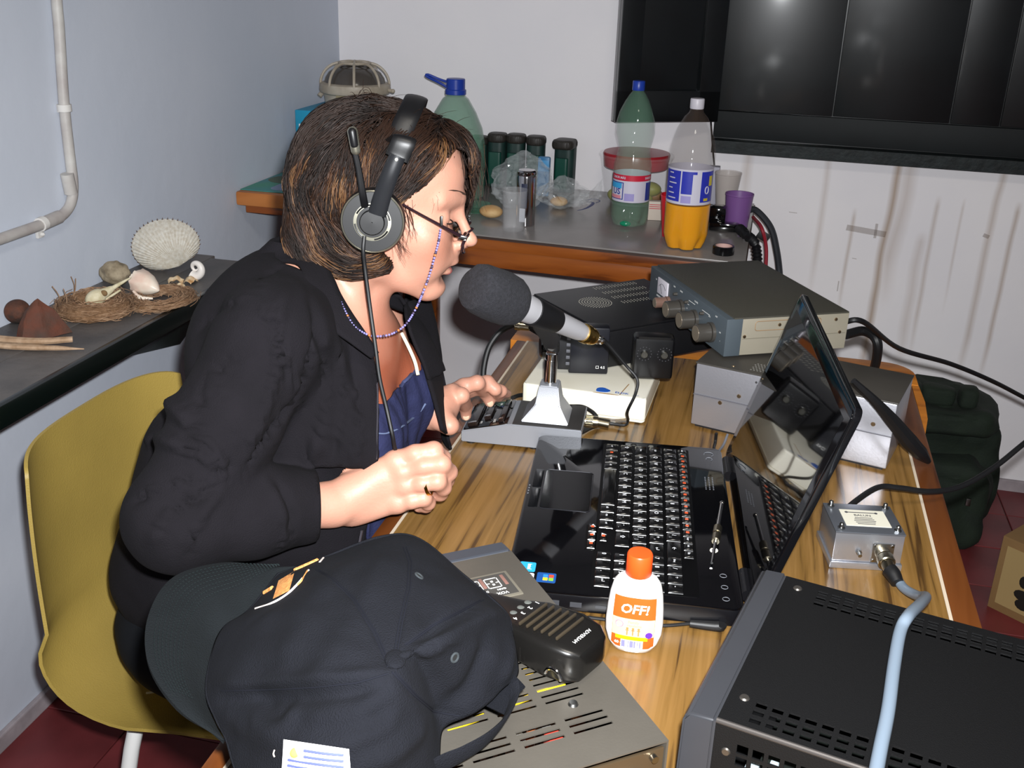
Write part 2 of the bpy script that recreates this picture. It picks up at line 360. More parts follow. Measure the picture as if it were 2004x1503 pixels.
# closed leaves with vertical boards and raised frame
xs0 = -.148; nodes(M_sh)[2].inputs['Coat Roughness'].default_value = .11; M_rail = mat('dark_green_matt_paint', '#0b1012', .6, spec=.3, var=.2, vscale=9); nh = -ray(1495, 12).normalized(); nh = (nh+ (mm.translation-PY(1495, 12, YB-.04)).normalized()).normalized(); BZ = atan2(nh.x, -nh.y); BX = -math.asin(nh.z)
nb = 0; x = xs0
for wd in (.30, .29, .12, .29, .30, .29):
    g = G(); first = x == xs0; Qb = T(x+wd/2, YB-.030-(.004 if first else 0), 1.25 if first else 1.40) @ ((RZ(BZ) @ RX(BX)) if first else T()); g.box((0, 0, .17), (wd-.003, .014, .80 if first else 1.10), .002, Qb); struct('shutter_board', g, M_sh, wn, True); x += wd
g = G(); g.box((.75, YB-.030, .982), (1.8, .020, .07), .0015); g.box((.75, YB-.034, 2.13), (1.8, .022, .07), .003)
struct('shutter_rail', g, M_rail, wn, True)
g = G()
def sl(u_, v_):
    x_ = -.15+1.8*u_; yy = YB-.005-.06*v_; return (x_, yy, .945-.006*v_+.0012*sin(x_*130)*(1 if v_ > .5 else 0))
V0 = [(-.15, YB, .905), (1.65, YB, .905), (1.65, YB-.052, .903), (-.15, YB-.052, .908), (-.15, YB, .946), (1.65, YB, .946), (1.65, YB-.055, .938), (-.15, YB-.055, .941)]
g.add(V0, [(0, 1, 2, 3), (4, 5, 6, 7), (0, 1, 5, 4), (2, 3, 7, 6), (0, 3, 7, 4), (1, 2, 6, 5)]); struct('sill', g, M_sill, wn)
# open leaf folded back to the left, leaning a little off the wall
a = Vector((-.150, YB-.04, 0)); b_ = Vector((-.405, 2.785, 0)); dr = (b_-a); L_ = dr.length; ang = atan2(dr.y, dr.x)
g = G(); Q = T(a.x, a.y, .99) @ RZ(ang)
g.box((L_/2, 0, .58), (L_, .022, 1.16), .002, Q); lf = struct('shutter_leaf', g, M_sh, wn, True)
g = G(); g.box((L_/2, .015, .04), (L_, .012, .08), .002, Q); g.box((L_/2, .015, 1.12), (L_, .012, .08), .002, Q); g.box((.03, .015, .58), (.06, .012, 1.16), .002, Q); g.box((L_-.03, .015, .58), (.06, .012, 1.16), .002, Q)
struct('leaf_frame', g, M_sh, lf, True)
# ---------------- conduit on the left wall ----------------
M_pipe = mat('painted_conduit', '#c4c2bd', .5, col2='#a79f9c', vscale=14, bump=.25, bscale=80)
cp = thing('wall_conduit', 'white painted conduit pipe bending along the left wall above the shelf', 'pipe', (XL, 1.66, .9))
px = XL+.014
pts = [PX(96, -500, px), PX(108, -60, px), PX(116, 60, px), PX(125, 200, px), PX(136, 300, px), PX(143, 365, px), PX(136, 404, px), PX(112, 428, px), PX(80, 440, px), PX(0, 468, px), PX(-120, 512, px), Vector((px, .9, .86)), Vector((px, .2, .80))]
g = G(); g.tube(pts, .0095, 12, smooth=6); obj('pipe', g, M_pipe, cp, world=True)
for (a1, a2) in (((131, 340), (139, 378)), ((116, 424), (84, 438))):
    g = G(); g.tube([PX(*a1, px), (PX(*a1, px)+PX(*a2, px))/2, PX(*a2, px)], .0118, 12, smooth=3); obj('coupling', g, M_pipe, cp, world=True)
M_wht = mat('chalky_white_paint', '#d6d3cf', .7)
for (q, dz) in (((126, 211), 0), ((82, 438), 1)):
    c = PX(*q, px); g = G()
    ax = Vector((0, 0, 1)) if not dz else Vector((0, .94, .1))
    g.cyl(c-ax*.006, c+ax*.006, .0125, n=12); e = c+(Vector((0, .020, -.002)) if not dz else Vector((0, .004, -.02)))
    g.box((c.x-.009, (c.y+e.y)/2, (c.z+e.z)/2), (.006, abs(e.y-c.y)+.012, abs(e.z-c.z)+.012), .001); g.ell((XL+.008, e.y, e.z), (.006, .004, .004), n=8, m=6)
    obj('saddle_clip', g, M_wht, cp, world=True)
# ---------------- wall shelf ----------------
M_shelf = mat('dark_weathered_wood', '#4a4848', .5, col2='#65605d', vscale=9, bump=.4, bscale=90)
M_shedge = mat('black_green_paint', '#07100e', .25)
sh = thing('wall_shelf', 'dark weathered plank shelf along the left wall, holding shells and driftwood', 'shelf', (XL+.11, 1.4, .72))
def shp(x, y, z): return Vector((x-(XL+.11), y-1.4, z-.72))
for nm, x0, x1, y0, y1 in (('plank', XL+.003, XL+.112, .3, 1.975), ('plank', XL+.1135, XL+.2225, .3, 1.955)):
    g = G(); c = shp((x0+x1)/2, (y0+y1)/2, .753); g.box(c, (x1-x0, y1-y0, .022), .002); obj(nm, g, M_shelf, sh)
g = G(); c = shp(XL+.224, 1.13, .748); g.box(c, (.014, 1.66, .034), .002); obj('front_edge', g, M_shedge, sh, label='black painted front edge strip')
g = G(); P0 = [shp(XL+.004, 1.74, .742), shp(XL+.004, 1.95, .742), shp(XL+.004, 1.95, .56), shp(XL+.004, 1.74, .603)]
P1 = [p+Vector((.16 if i < 2 else .02, 0, 0)) for i, p in enumerate(P0)]
g.add(P0+P1, [(0, 1, 2, 3), (4, 5, 6, 7), (0, 1, 5, 4), (1, 2, 6, 5), (2, 3, 7, 6), (3, 0, 4, 7)]); obj('bracket', g, mat('dark_green_bracket', '#13211d', .4, var=.3, bump=.3), sh, smooth=False)
# ---------------- things on the shelf ----------------
ZS = .764
def blob(c, d, seed, amp=.12, fr=30, n=28, m=18, M=None):
    g = G(); g.ell((0, 0, 0), d, n=n, m=m)
    for i, p in enumerate(g.v):
        k = 1+amp*noise.noise(p*fr+Vector((seed, 0, 0))); g.v[i] = p*k
    if M: g.v = [M @ p for p in g.v]
    g.v = [p+Vector(c) for p in g.v]; return g
M_rust = mat('rusty_iron', '#5d3422', .8, col2='#2e2622', vscale=45, bump=.8, bscale=120)
M_rust2 = mat('rusty_red_stone', '#5e3222', .8, col2='#46332a', vscale=30, bump=.8, bscale=90)
c = PZ(38, 632, ZS); one('round_stone', blob((c.x, c.y, ZS+.021), (.0215, .0215, .021), 3, .06), M_rust, 'brown rusty ball at the left end of the wall shelf', 'stone')
c = PZ(85, 655, ZS)
g = G(); pts_ = [(-.040, -.008), (-.030, -.022), (.006, -.024), (.046, .004), (.018, .022), (-.02, .02)]
b = bmesh.new(); top = [b.verts.new((x_*.55-.004, y_*.35+.004, .052-.25*abs(x_))) for x_, y_ in pts_]; bot = [b.verts.new((x_, y_, 0)) for x_, y_ in pts_]; apx = b.verts.new((-.002, .004, .062))
for i in range(6):
    k = (i+1) % 6; b.faces.new((bot[i], bot[k], top[k], top[i])); b.faces.new((top[i], top[k], apx))
b.faces.new(bot[::-1]); bmesh.ops.subdivide_edges(b, edges=list(b.edges), cuts=4, use_grid_fill=True)
for v in b.verts: v.co += Vector((noise.noise(v.co*60), noise.noise(v.co*60+Vector((5, 0, 0))), noise.noise(v.co*60+Vector((0, 9, 0)))))*.003
g.bm(b, T(c.x, c.y, ZS) @ RZ(.5)); one('rusty_stone', g, M_rust2, 'reddish brown pointed lump of rusty stone beside the brown ball', 'stone')
# driftwood stick, split at its end
M_drift = mat('pale_driftwood', '#b79b80', .75, col2='#97795d', vscale=60, bump=.6, bscale=70)
st = thing('driftwood', 'pale split piece of driftwood lying across the shelf front', 'wood', PZ(60, 672, ZS))
for nm, P, r in (('splinter', [PZ(-60, 655, ZS+.008), PZ(0, 664, ZS+.008), PZ(70, 668, ZS+.008), PZ(142, 664, ZS+.008)], [.008, .0085, .0075, .006]),
                 ('splinter', [PZ(-40, 672, ZS+.006), PZ(30, 679, ZS+.006), PZ(110, 681, ZS+.006), PZ(165, 683, ZS+.004)], [.005, .006, .005, .0012])):
    g = G(); g.tube(P, r, 8, smooth=4, flat=.8)
    for i, p in enumerate(g.v): g.v[i] = p+Vector((noise.noise(p*90), noise.noise(p*90+Vector((3, 3, 3))), 0))*.0012
    obj(nm, g, M_drift, st, world=True)
# nests of brown fibre
def fibre_mesh(c, rx, ry, hz, n, seed, hole=.0):
    rnd = random.Random(seed); g = G()
    for k in range(n):
        a = rnd.uniform(0, 2*pi); rr = rnd.uniform(.45, 1.0); zz = hz*max(.02, (1-abs(rr-.72)*2.2))*rnd.uniform(.1, 1)
        P = []; da = rnd.uniform(.5, 1.5)*rnd.choice((-1, 1)); r1 = rr+rnd.uniform(-.25, .25)
        for i in range(6):
            t = i/5; q = rr*(1-t)+r1*t; P.append(Vector(c)+Vector((rx*q*cos(a+da*t), ry*q*sin(a+da*t), max(.0008, zz+rnd.uniform(-.003, .003)))))
        g.tube(P, rnd.uniform(.0004, .0008), 3)
    return g
M_fib = mat('brown_nest_fibre', '#7d5c42', .9, col2='#a5866a', vscale=90)
c = PZ(187, 612, ZS); ns = thing('bird_nest', 'round brown fibre nest holding the bird skull on the shelf', 'nest', (c.x, c.y, ZS))
g = G(); g.lathe([(.030, .001), (.062, .001), (.066, .010), (.058, .022), (.045, .028), (.034, .022), (.022, .008)], 28)
for i, p in enumerate(g.v): g.v[i] = p+Vector((noise.noise(p*60), noise.noise(p*60+Vector((3, 3, 3))), .4*noise.noise(p*80)))*.007
for i, p in enumerate(g.v): g.v[i].z = max(.001, g.v[i].z)
obj('nest_body', g, mat('matted_fibre', '#64482f', .95, col2='#86664a', vscale=120, bump=1, bscale=300), ns)
obj('fibres', fibre_mesh((0, 0, .002), .070, .064, .034, 700, 3), M_fib, ns, kind='stuff')
g = G()
for a, b2 in (((140, 575), (148, 545)), ((120, 580), (102, 560)), ((130, 590), (124, 565)), ((145, 560), (139, 541))):
    A = PZ(a[0], a[1]+14, ZS+.02); B = PX(b2[0], b2[1], A.x-.02); g.tube([A, (A+B)/2+Vector((.002, .002, 0)), B], .0008, 5, smooth=3)
obj('twigs', g, M_fib, ns, world=True)
c2 = PZ(315, 590, ZS); n2 = thing('bird_nest', 'thin flat brown fibre nest under the pink conch shell', 'nest', (c2.x, c2.y, ZS))
obj('fibres', fibre_mesh((0, 0, .001), .060, .075, .016, 520, 9), M_fib, n2, kind='stuff')
g = G(); g.tube([Vector((.052*cos(a), .06*sin(a), .006)) for a in [i*pi/10 for i in range(20)]], .006, 6, closed=True)
for i, p in enumerate(g.v): g.v[i] = p+Vector((noise.noise(p*60), noise.noise(p*60+Vector((3, 3, 3))), 0))*.008; g.v[i].z = max(.001, g.v[i].z)
obj('nest_body', g, MATS['matted_fibre'], n2)
# bird skull lying in the nest, beak towards the conch
M_bone = mat('bone_white', '#d2c9ac', .55, col2='#b8ac88', vscale=70, bump=.3)
sk0 = PZ(188, 583, ZS+.03); tip = PT(256, 543, (sk0-CAM).dot(FW)+.03); eye = PT(205, 580, (sk0-CAM).dot(FW)-.01)
bk = thing('bird_skull', 'long beaked white bird skull lying in the round nest', 'skull', (sk0.x, sk0.y, ZS+.02))
g = G(); d_ = (tip-sk0).normalized()
fx, fy, fz = frame(d_); g.ell(sk0, (.020, .015, .015), R=Matrix((fz, fx, fy)).transposed())
g.cap(sk0+d_*.012, sk0+d_*.030, .011, .006); g.cap(sk0+d_*.030, tip, .0048, .0016)
g2 = remeshed(g, .0012, 3); obj('cranium', g2, M_bone, bk, world=True)
g = G(); lo = Vector((.006, -.004, -.010)); g.cap(sk0+lo, sk0+d_*.045+lo*.9, .0025, .0012); g.cap(sk0+lo+Vector((-.006, .010, -.002)), sk0+d_*.045+lo*.8, .0022, .0012)
obj('jaw', g, M_bone, bk, world=True)
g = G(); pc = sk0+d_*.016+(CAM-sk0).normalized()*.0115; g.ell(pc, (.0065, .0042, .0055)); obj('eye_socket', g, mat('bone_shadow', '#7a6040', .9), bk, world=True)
# lumpy shell behind the nest
c = PZ(228, 558, ZS); g = blob((c.x, c.y, ZS+.024), (.029, .023, .024), 11, .16, 75, 48, 32)
one('coral_lump', g, mat('grey_coral', '#a5977f', .8, col2='#7a6d58', vscale=60, bump=.9, bscale=160), 'wrinkled grey coral lump between skull and wall', 'coral')
# conch
M_conch = mat('pink_shell', '#dcbfae', .35, col2='#e6dccb', vscale=35, bump=.2, bscale=80)
c = PZ(284, 572, ZS+.012); g = G(); Q = T(c.x, c.y, ZS+.027) @ RZ(-.25) @ RY(.15); n_ = 40
for (ph) in (0,):
    V = []; F = []; prof = [(-.036, .001), (-.033, .007), (-.028, .006), (-.026, .013), (-.020, .012), (-.017, .021), (-.005, .0225), (.010, .019), (.024, .012), (.034, .0045), (.037, .001)]
    for x_, r_ in prof:
        for i in range(n_):
            a = 2*pi*i/n_; q = r_*(1+.16*max(0, cos(a*7+x_*60))*(1 if x_ < -.012 else .2))*(1+.12*cos(a-1)); V.append((x_, q*cos(a), q*sin(a)))
    for j in range(len(prof)-1):
        for i in range(n_): k = (i+1) % n_; F.append((j*n_+i, j*n_+k, (j+1)*n_+k, (j+1)*n_+i))
    F.append(tuple(range(n_))); F.append(tuple((len(prof)-1)*n_+i for i in range(n_)))
    g.add(V, F, Q)
g.tube([Q @ Vector((-.005, -.0215, -.010)), Q @ Vector((.012, -.023, -.016)), Q @ Vector((.030, -.008, -.016))], [.003, .005, .002], 8, smooth=4)
one('conch_shell', g, M_conch, 'pink and cream conch shell lying on the flat nest', 'shell', auto=60)
# cockle standing against the wall
c = PZ(330, 532, ZS); ck = thing('cockle_shell', 'large white ribbed cockle shell standing on edge against the wall', 'shell', (c.x-.004, c.y+.01, ZS))
M_cock = mat('chalk_white_shell', '#cfcbc1', .55, col2='#bdb5a6', vscale=160, bump=.2)
g = G(); nr = 34
umbo = Vector((.020, 0, .004))
def cock(a, s):      # a across, s from hinge to rim
    ph = radians(-84)+radians(168)*a; th = ph+radians(26)
    rimr = .116*max(.02, cos(ph))**.62*(1+.010*cos(a*nr*2*pi))
    r_ = rimr*s; dome = .026*sin(pi*min(1, s*.93+.05))**.8*(1-.5*abs(a-.5)**1.5*2)
    rib = .0034*abs(sin(a*nr*pi))*s
    tx = -sin(th)*r_; tz = cos(th)*r_
    return Vector((umbo.x+tx*1.0, -dome-rib, umbo.z+tz*.84+.004))
g.grid(nr*6+1, 26, cock, thick=.0015)
R_ = T(0, 0, 0) @ RZ(radians(24)) @ RX(radians(-14)); g.v = [R_ @ p for p in g.v]
mz = min(p.z for p in g.v); g.v = [p-Vector((0, 0, mz-.001)) for p in g.v]; obj('ribbed_valve', g, M_cock, ck)
g = G()
for i in range(nr):
    p = R_ @ cock((i+.5)/nr, 1.0)-Vector((0, 0, mz-.001)); q = R_ @ cock((i+.5)/nr, 1.045)-Vector((0, 0, mz-.001)); g.cyl(p, q+Vector((0, .0015, 0)), .0011, .0004, 6)
obj('rim_spines', g, mat('brown_shell_tip', '#6b5038', .6), ck, kind='stuff')
# spiral shell
c = PZ(386, 548, ZS); g = G(); P = []; r_ = []
for i in range(60):
    t = i/59; a = t*2.6*pi+pi*.1; rr = .0035+.0135*(t**1.2); P.append(Vector((c.x+rr*cos(-a), c.y-.004*t, ZS+.0235+rr*sin(-a)))); r_.append(.0015+.0085*t**1.4)
mz_ = min(p.z-q for p, q in zip(P, r_)); P = [p-Vector((0, 0, mz_-ZS)) for p in P]; g.tube(P, r_, 12)
one('spiral_shell', g, mat('white_shell', '#e2dcd6', .4, var=.05), 'small white round spiral shell right of the shell fragments', 'shell', auto=60)
# fragments
for k, (px_, py_, w_, h_, lb) in enumerate(((345, 553, .016, .010, 'cream shell fragment lying highest in the little heap'), (374, 553, .014, .011, 'cream shell fragment with brown hollow, right in the little heap'), (353, 566, .011, .009, 'small cream shell fragment, lowest in the little heap'))):
    c = PZ(px_, py_, ZS); g = G(); g.grid(12, 8, lambda u_, v_: (w_*(u_-.5)*2*(1-.3*abs(v_-.5)), h_*(v_-.5)*2*(1-.4*abs(u_-.4)), .009*(1-(2*u_-1)**2*.8-(2*v_-1)**2*.6)+.004+.0015*sin(u_*13+k)), thick=.0012)
    g.v = [RZ(.4+k) @ p for p in g.v]; mz = min(p.z for p in g.v); g.v = [p+Vector((c.x, c.y, ZS-mz+.0002)) for p in g.v]
    one('shell_fragment', g, mat('cream_shell', '#e0cfae', .5, col2='#a97b4a', vscale=60), lb, 'shell', 'little heap of shell fragments', auto=60)
# ---------------- desk ----------------
M_lam = wood('wood_laminate', '#846337', '#73552b', '#46311a', scale=(34, 1.0, 8), rough=.22, ring=3.0, spec=.45)
N_, L_2, b_ = nodes(M_lam)
M_edge = wood('varnished_edge', '#70401d', '#633617', '#492510', scale=(10, 1.2, 10), rough=.3, ring=3)
M_ply = wood('orange_plywood', '#c47a2c', '#b56d25', '#9c591c', scale=(3, 12, 10), rough=.35, ring=3)
M_line = mat('cream_inlay', '#c9b9a4', .5)
ZD = .75; DXL, DXR, DYN, DYF = -.392, .272, .10, 1.80
dk = thing('desk', 'wood laminate desk with brown edging carrying the radios and laptop', 'desk', (-.06, .95, 0))
def dkp(x, y, z): return (x+.06, y-.95, z)
g = G(); g.box(dkp((-.370+.240)/2, (DYN+1.70)/2, ZD-.0115), (.610, 1.70-DYN, .023), 0); obj('laminate_top', g, M_lam, dk, smooth=False)
for x0, x1 in ((DXL, -.374), (.244, DXR)):
    g = G(); g.box(dkp((x0+x1)/2, (DYN+1.70)/2, ZD-.014), (x1-x0, 1.70-DYN, .028), .003); obj('edge_strip', g, M_edge, dk)
for x0 in (-.372, .242):
    g = G(); g.box(dkp(x0, (DYN+1.70)/2, ZD-.0112), (.0036, 1.70-DYN, .0232), 0); obj('inlay_line', g, M_line, dk, smooth=False)
# rounded plywood end piece
def rr(x0, y0, x1, y1, r, n=6, corners=(1, 1, 1, 1)):
    P = []
    for (cx, cy, a0, on) in ((x1-r, y0+r, -pi/2, corners[1]), (x1-r, y1-r, 0, corners[2]), (x0+r, y1-r, pi/2, corners[3]), (x0+r, y0+r, pi, corners[0])):
        if on:
            for k in range(n+1): a = a0+pi/2*k/n; P.append((cx+r*cos(a), cy+r*sin(a)))
        else: P.append((cx+(r if abs(cx-(x1-r)) < 1e-9 else -r), cy+(r if abs(cy-(y1-r)) < 1e-9 else -r)))
    return P
g = G(); P = rr(DXL-.012, 1.7005, DXR+.012, DYF, .05, corners=(0, 0, 1, 1)); g.prism([dkp(x, y, 0)[:2] for x, y in P], ZD-.03, ZD-.001, bev=.002); obj('rounded_end', g, M_ply, dk, label='orange rounded plywood end')
g = G(); P = [(.272, 1.50), (.282, 1.56), (.286, 1.63), (.284, 1.7), (.273, 1.7)]; g.prism([dkp(x, y, 0)[:2] for x, y in P], ZD-.03, ZD-.002); obj('end_flare', g, M_ply, dk)
for sx in (-.35, .23):
    for sy in (.16, 1.66):
        g = G(); g.box(dkp(sx, sy, .36), (.04, .04, .72), .003); obj('leg', g, M_edge, dk)
for sx in (-.35, .23):
    g = G(); g.box(dkp(sx, .91, .69), (.02, 1.46, .07), .002); obj('apron', g, M_edge, dk)
g = G(); g.box(dkp(-.06, 1.66, .69), (.54, .02, .07), .002); obj('apron', g, M_edge, dk)

def screws(L_, m, par, nm='screw', r=.003, nrm=(0, 0, 1), h=.0012):
    for p in L_: g = G(); screw(g, p, r, nrm, h); obj(nm, g, m, par)
def screw(g, p, r=.003, nrm=(0, 0, 1), h=.0012): p = Vector(p); n = Vector(nrm).normalized(); g.cyl(p-n*.0005, p+n*h, r, r*.7, 12)
# ---------------- laptop ----------------
LW, LD, LT = .379, .244, .776
lp = thing('laptop', 'open glossy black laptop with glowing-free dark screen facing the woman', 'laptop', (-.256, 1.265, ZD), .121-pi/2)
lp['label'] = 'open glossy black laptop on the desk, its dark screen reflecting the radios'
M_lap = mat('piano_black', '#060608', .06, spec=.6, coat=.5); M_lapside = mat('laptop_side', '#0c0c0f', .3)
g = G(); g.prism(rr(0, 0, LW, LD, .012), .006, .024, bev=.0015); obj('base', g, M_lapside, lp)
g = G(); g.prism(rr(.0005, .0005, LW-.0005, LD-.0005, .012), .0238, .0268, bev=.0012); deck = obj('palm_rest', g, M_lap, lp)
g = G(); g.prism(rr(.0, -.0004, LW, .004, .001), .0195, .0225); obj('chrome_trim', g, mat('trim_line', '#6d6f76', .2, 1), lp)
ZK = .0268
M_pad = mat('touchpad', '#060608', .14); M_keywell = mat('key_well', '#030304', .3)
g = G(); g.prism(rr(.105, .020, .205, .078, .004), ZK-.0006, ZK+.0003); obj('touchpad', g, M_pad, lp)
g = G(); P = rr(.104, .019, .206, .079, .005); g.tube([(x, y, ZK+.0003) for x, y in P], .0004, 5, closed=True); obj('touchpad_rim', g, mat('rim_grey', '#3c3d42', .3, .6), lp)
for x0 in (.106, .157):
    g = G(); g.prism(rr(x0, .006, x0+.047, .017, .002), ZK-.0003, ZK+.0006, bev=.0002); obj('touchpad_button', g, mat('button_grey', '#101114', .2, .3), lp)
g = G()
for i in range(4):
    g.box((.150+i*.007, .003, ZK), (.003, .0015, .0004)); 
obj('status_lights', g, mat('icon_grey', '#70737a', .5), lp)
# keyboard
KX, KY, P_ = .017, .090, .01895
g = G(); g.prism(rr(KX-.003, KY-.002, LW-.014, KY+6*P_-.004, .003), ZK-.002, ZK+.0004); g.prism(rr(.236, KY-.0125, .29, KY, .002), ZK-.002, ZK+.0004); kb = obj('keyboard', g, M_keywell, lp)
M_key = mat('key_black', '#0b0b0c', .22, spec=.6, coat=.2); M_leg = mat('key_legend', '#dfe1e6', .5, emit=0); M_legr = mat('key_legend_orange', '#c2502a', .5)
kmesh = {}
def key(x, y, wk, hk, lab=None, lab2=None, orange=None):
    kk = (round(wk, 4), round(hk, 4))
    if kk not in kmesh:
        g = G(); b = bmesh.new(); w0, h0 = wk-.0022, hk-.0022
        V = [b.verts.new(v) for v in [(-w0/2, -h0/2, 0), (w0/2, -h0/2, 0), (w0/2, h0/2, 0), (-w0/2, h0/2, 0), (-w0/2+.0016, -h0/2+.0015, .0028), (w0/2-.0016, -h0/2+.0015, .0028), (w0/2-.0016, h0/2-.001, .0028), (-w0/2+.0016, h0/2-.001, .0028)]]
        for f in ((0, 3, 2, 1), (4, 5, 6, 7), (0, 1, 5, 4), (1, 2, 6, 5), (2, 3, 7, 6), (3, 0, 4, 7)): b.faces.new([V[i] for i in f])
        bmesh.ops.bevel(b, geom=list(b.edges), offset=.0005, segments=1, affect='EDGES'); g.bm(b)
        o = obj('key', g, M_key, kb); o.location = (x, y, ZK+.0003); kmesh[kk] = o
    else: inst(kmesh[kk], kb, (x, y, ZK+.0003))
    if lab: txt(LG, lab, .0068 if len(lab) < 2 else (.0042 if len(lab) < 4 else .0034), T(x-(.002 if len(lab) < 2 else 0), y+(.0015 if lab2 else 0), ZK+.0032), bold=.02)
    if lab2: txt(LG, lab2, .0048, T(x+.003, y-.003, ZK+.0032))
    if orange: OG.box((x, y, ZK+.0033), (.0038, .0038, .0003))
LG = G(); OG = G()
def row(y, items, h=P_, x=KX):
    for it in items:
        wk = it[0]*.01862; lab = it[1] if len(it) > 1 else None; l2 = it[2] if len(it) > 2 else None; o_ = it[3] if len(it) > 3 else None
        if lab != '_': key(x+wk/2, y, wk, h, lab, l2, o_)
        x += wk
    return x
y0 = KY+P_/2
row(y0, [(1, 'ctrl'), (1, 'fn', None, 1), (1, 'win'), (1, 'alt'), (5.1, None), (1, 'alt'), (1, 'ctx'), (1, 'ctrl')])
row(y0+P_, [(1.3, '\u21e7'), (1, '<', '>')]+[(1, c) for c in 'ZXCVBNM']+[(1, ',', ';'), (1, '.', ':'), (1, '-', '_'), (1.8, '\u21e7')])
row(y0+2*P_, [(1.6, 'bloq')]+[(1, c) for c in 'ASDFGHJKL\u00d1']+[(1, '{', '['), (1, '}', ']'), (1.5, None)])
row(y0+3*P_, [(1.4, 'tab')]+[(1, c) for c in 'QWERTYUIOP']+[(1, '\u00b4', '\u00a8'), (1, '+', '*'), (1.7, '\u21b5')])
row(y0+4*P_, [(1, '|')]+[(1, c) for c in '1234567890']+[(1, "'", '?'), (1, '\u00bf', '\u00a1'), (2.1, '\u2190')])
row(y0+5*P_-.003, [(.82, 'esc')]+[(.82, 'f%d' % i, None, 1) for i in range(1, 13)]+[(.82, 'impr', None, 1), (.82, 'ins', None, 1), (.82, 'supr'), (.82, 'inic'), (.85, 'fin')], h=.0135)
nx = LW-.015-4*.0176
for r_, rowk in enumerate((('0', None, '.', '\u21b5'), ('1', '2', '3', None), ('4', '5', '6', '+'), ('7', '8', '9', None), ('bloq', '/', '*', '-'))):
    for c_, l_ in enumerate(rowk): key(nx+(c_+.5)*.0176, y0+r_*P_, .0176, P_, l_)
for i, l_ in enumerate(('\u25c4', '\u25bc', '\u25ba')): key(.2435+i*.0185, KY-.0055, .0185, .012, l_, None, 1)
key(.262, KY+.0075, .0185, .0105, '\u25b2', None, 1)
obj('key_legends', LG, M_leg, kb, smooth=False, kind='stuff'); obj('orange_legends', OG, M_legr, kb, smooth=False, kind='stuff')
# strip above the keys with touch buttons, speaker grille dots
for i in range(3):
    g = G(); g.tube([(LW-.06+i*.022+.0035*cos(a), .226+.0035*sin(a), ZK+.0003) for a in [k*pi/8 for k in range(16)]], .0003, 4, closed=True); obj('touch_button', g, mat('icon_grey', '#70737a', .5), lp)
g = G()
for i in range(8):
    for j in range(3): g.cyl((.09+i*.0045, .218+j*.0045, ZK-.0002), (.09+i*.0045, .218+j*.0045, ZK+.0003), .0009, n=6)
g.tube([(.022+.006*cos(a), .226+.006*sin(a), ZK+.0003) for a in [.6+k*pi/9 for k in range(13)]], .0005, 4); g.tube([(.036+.004*cos(a), .226+.004*sin(a), ZK+.0003) for a in [.6+k*pi/9 for k in range(13)]], .0005, 4)
obj('speaker_dots', g, mat('icon_grey', '#70737a', .5), lp, kind='stuff')
# stickers on the palm rest
def sticker(nm, x, y, w_, h_, m, parent=lp): g = G(); g.prism(rr(x, y, x+w_, y+h_, .002), ZK, ZK+.0004); return obj(nm, g, m, parent, smooth=False)
s1 = sticker('sticker', LW-.052, .012, .018, .017, mat('sticker_blue', '#2aa0dc', .4)); g = G(); txt(g, 'intel', .0062, T(LW-.043, .0225, ZK+.0004), bold=.03); obj('sticker_print', g, M_white, s1, smooth=False)
g = G(); g.add([(LW-.040, .0122, ZK+.00045), (LW-.034, .0122, ZK+.00045), (LW-.034, .0185, ZK+.00045)], [(0, 1, 2)]); obj('sticker_corner', g, mat('ochre', '#b88a3c', .5), s1, smooth=False)
s2 = sticker('sticker', LW-.031, .008, .016, .021, mat('sticker_white', '#d9dade', .4)); s2['label'] = 'white sticker'
g = G(); [g.box((LW-.023, .012+i*.0035, ZK+.0005), (.011, .0007, .0002)) for i in range(5)]; obj('sticker_print', g, mat('grey_print', '#777b85', .6), s2, smooth=False)
s3 = sticker('sticker', LW-.034, .032, .018, .020, mat('sticker_navy', '#164a8c', .4)); s3['label'] = 'blue sticker with a four-colour flag'
for i, (c_, dx, dy) in enumerate((('#d2452c', -.003, .003), ('#7fb42f', .003, .003), ('#2f7fd0', -.003, -.003), ('#f0c02c', .003, -.003))):
    g = G(); g.box((LW-.025+dx, .044+dy, ZK+.0005), (.005, .005, .0002), 0); obj('flag_quarter', g, mat('flag'+str(i), c_, .5), s3, smooth=False)
# front ports on the near side
g = G(); g.box((LW+.0003, .05, .014), (.0012, .016, .006)); g.box((LW+.0003, .075, .014), (.0012, .012, .005)); g.box((LW+.0003, .12, .014), (.0012, .05, .003)); obj('side_ports', g, mat('port_grey', '#3a3b3f', .4), lp, smooth=False)
for x in (.03, LW-.03):
    for y in (.03, LD-.03): g = G(); g.cyl((x, y, 0), (x, y, .007), .007, n=16); obj('foot', g, M_rubber, lp)
# lid
th = radians(73.2); LL = .240
hy = LD+.006
g = G(); g.prism(rr(.001, 0, LW-.001, LL, .010), -.0075, 0, bev=.0014)
scr = obj('screen', g, mat('lid_black', '#0a0a0c', .12, coat=.5), lp)
scr.location = (0, hy, .020); scr.rotation_euler = (th, 0, 0)
g = G(); g.prism(rr(.004, .004, LW-.004, LL-.004, .008), -.0001, .0012, bev=.0004); bz = obj('screen_bezel', g, M_lap, scr); 
g = G(); g.prism(rr(.020, .020, LW-.020, LL-.018, .001), .0010, .0014); 
M_glass = mat('screen_off', '#040405', .03, spec=.9, coat=.6); pn = obj('screen_panel', g, M_glass, scr, smooth=False)
for x in (.03, LW-.075):
    g = G(); g.cyl((x, hy-.001, .024), (x+.045, hy-.001, .024), .0065, n=16); obj('hinge', g, M_lapside, lp)
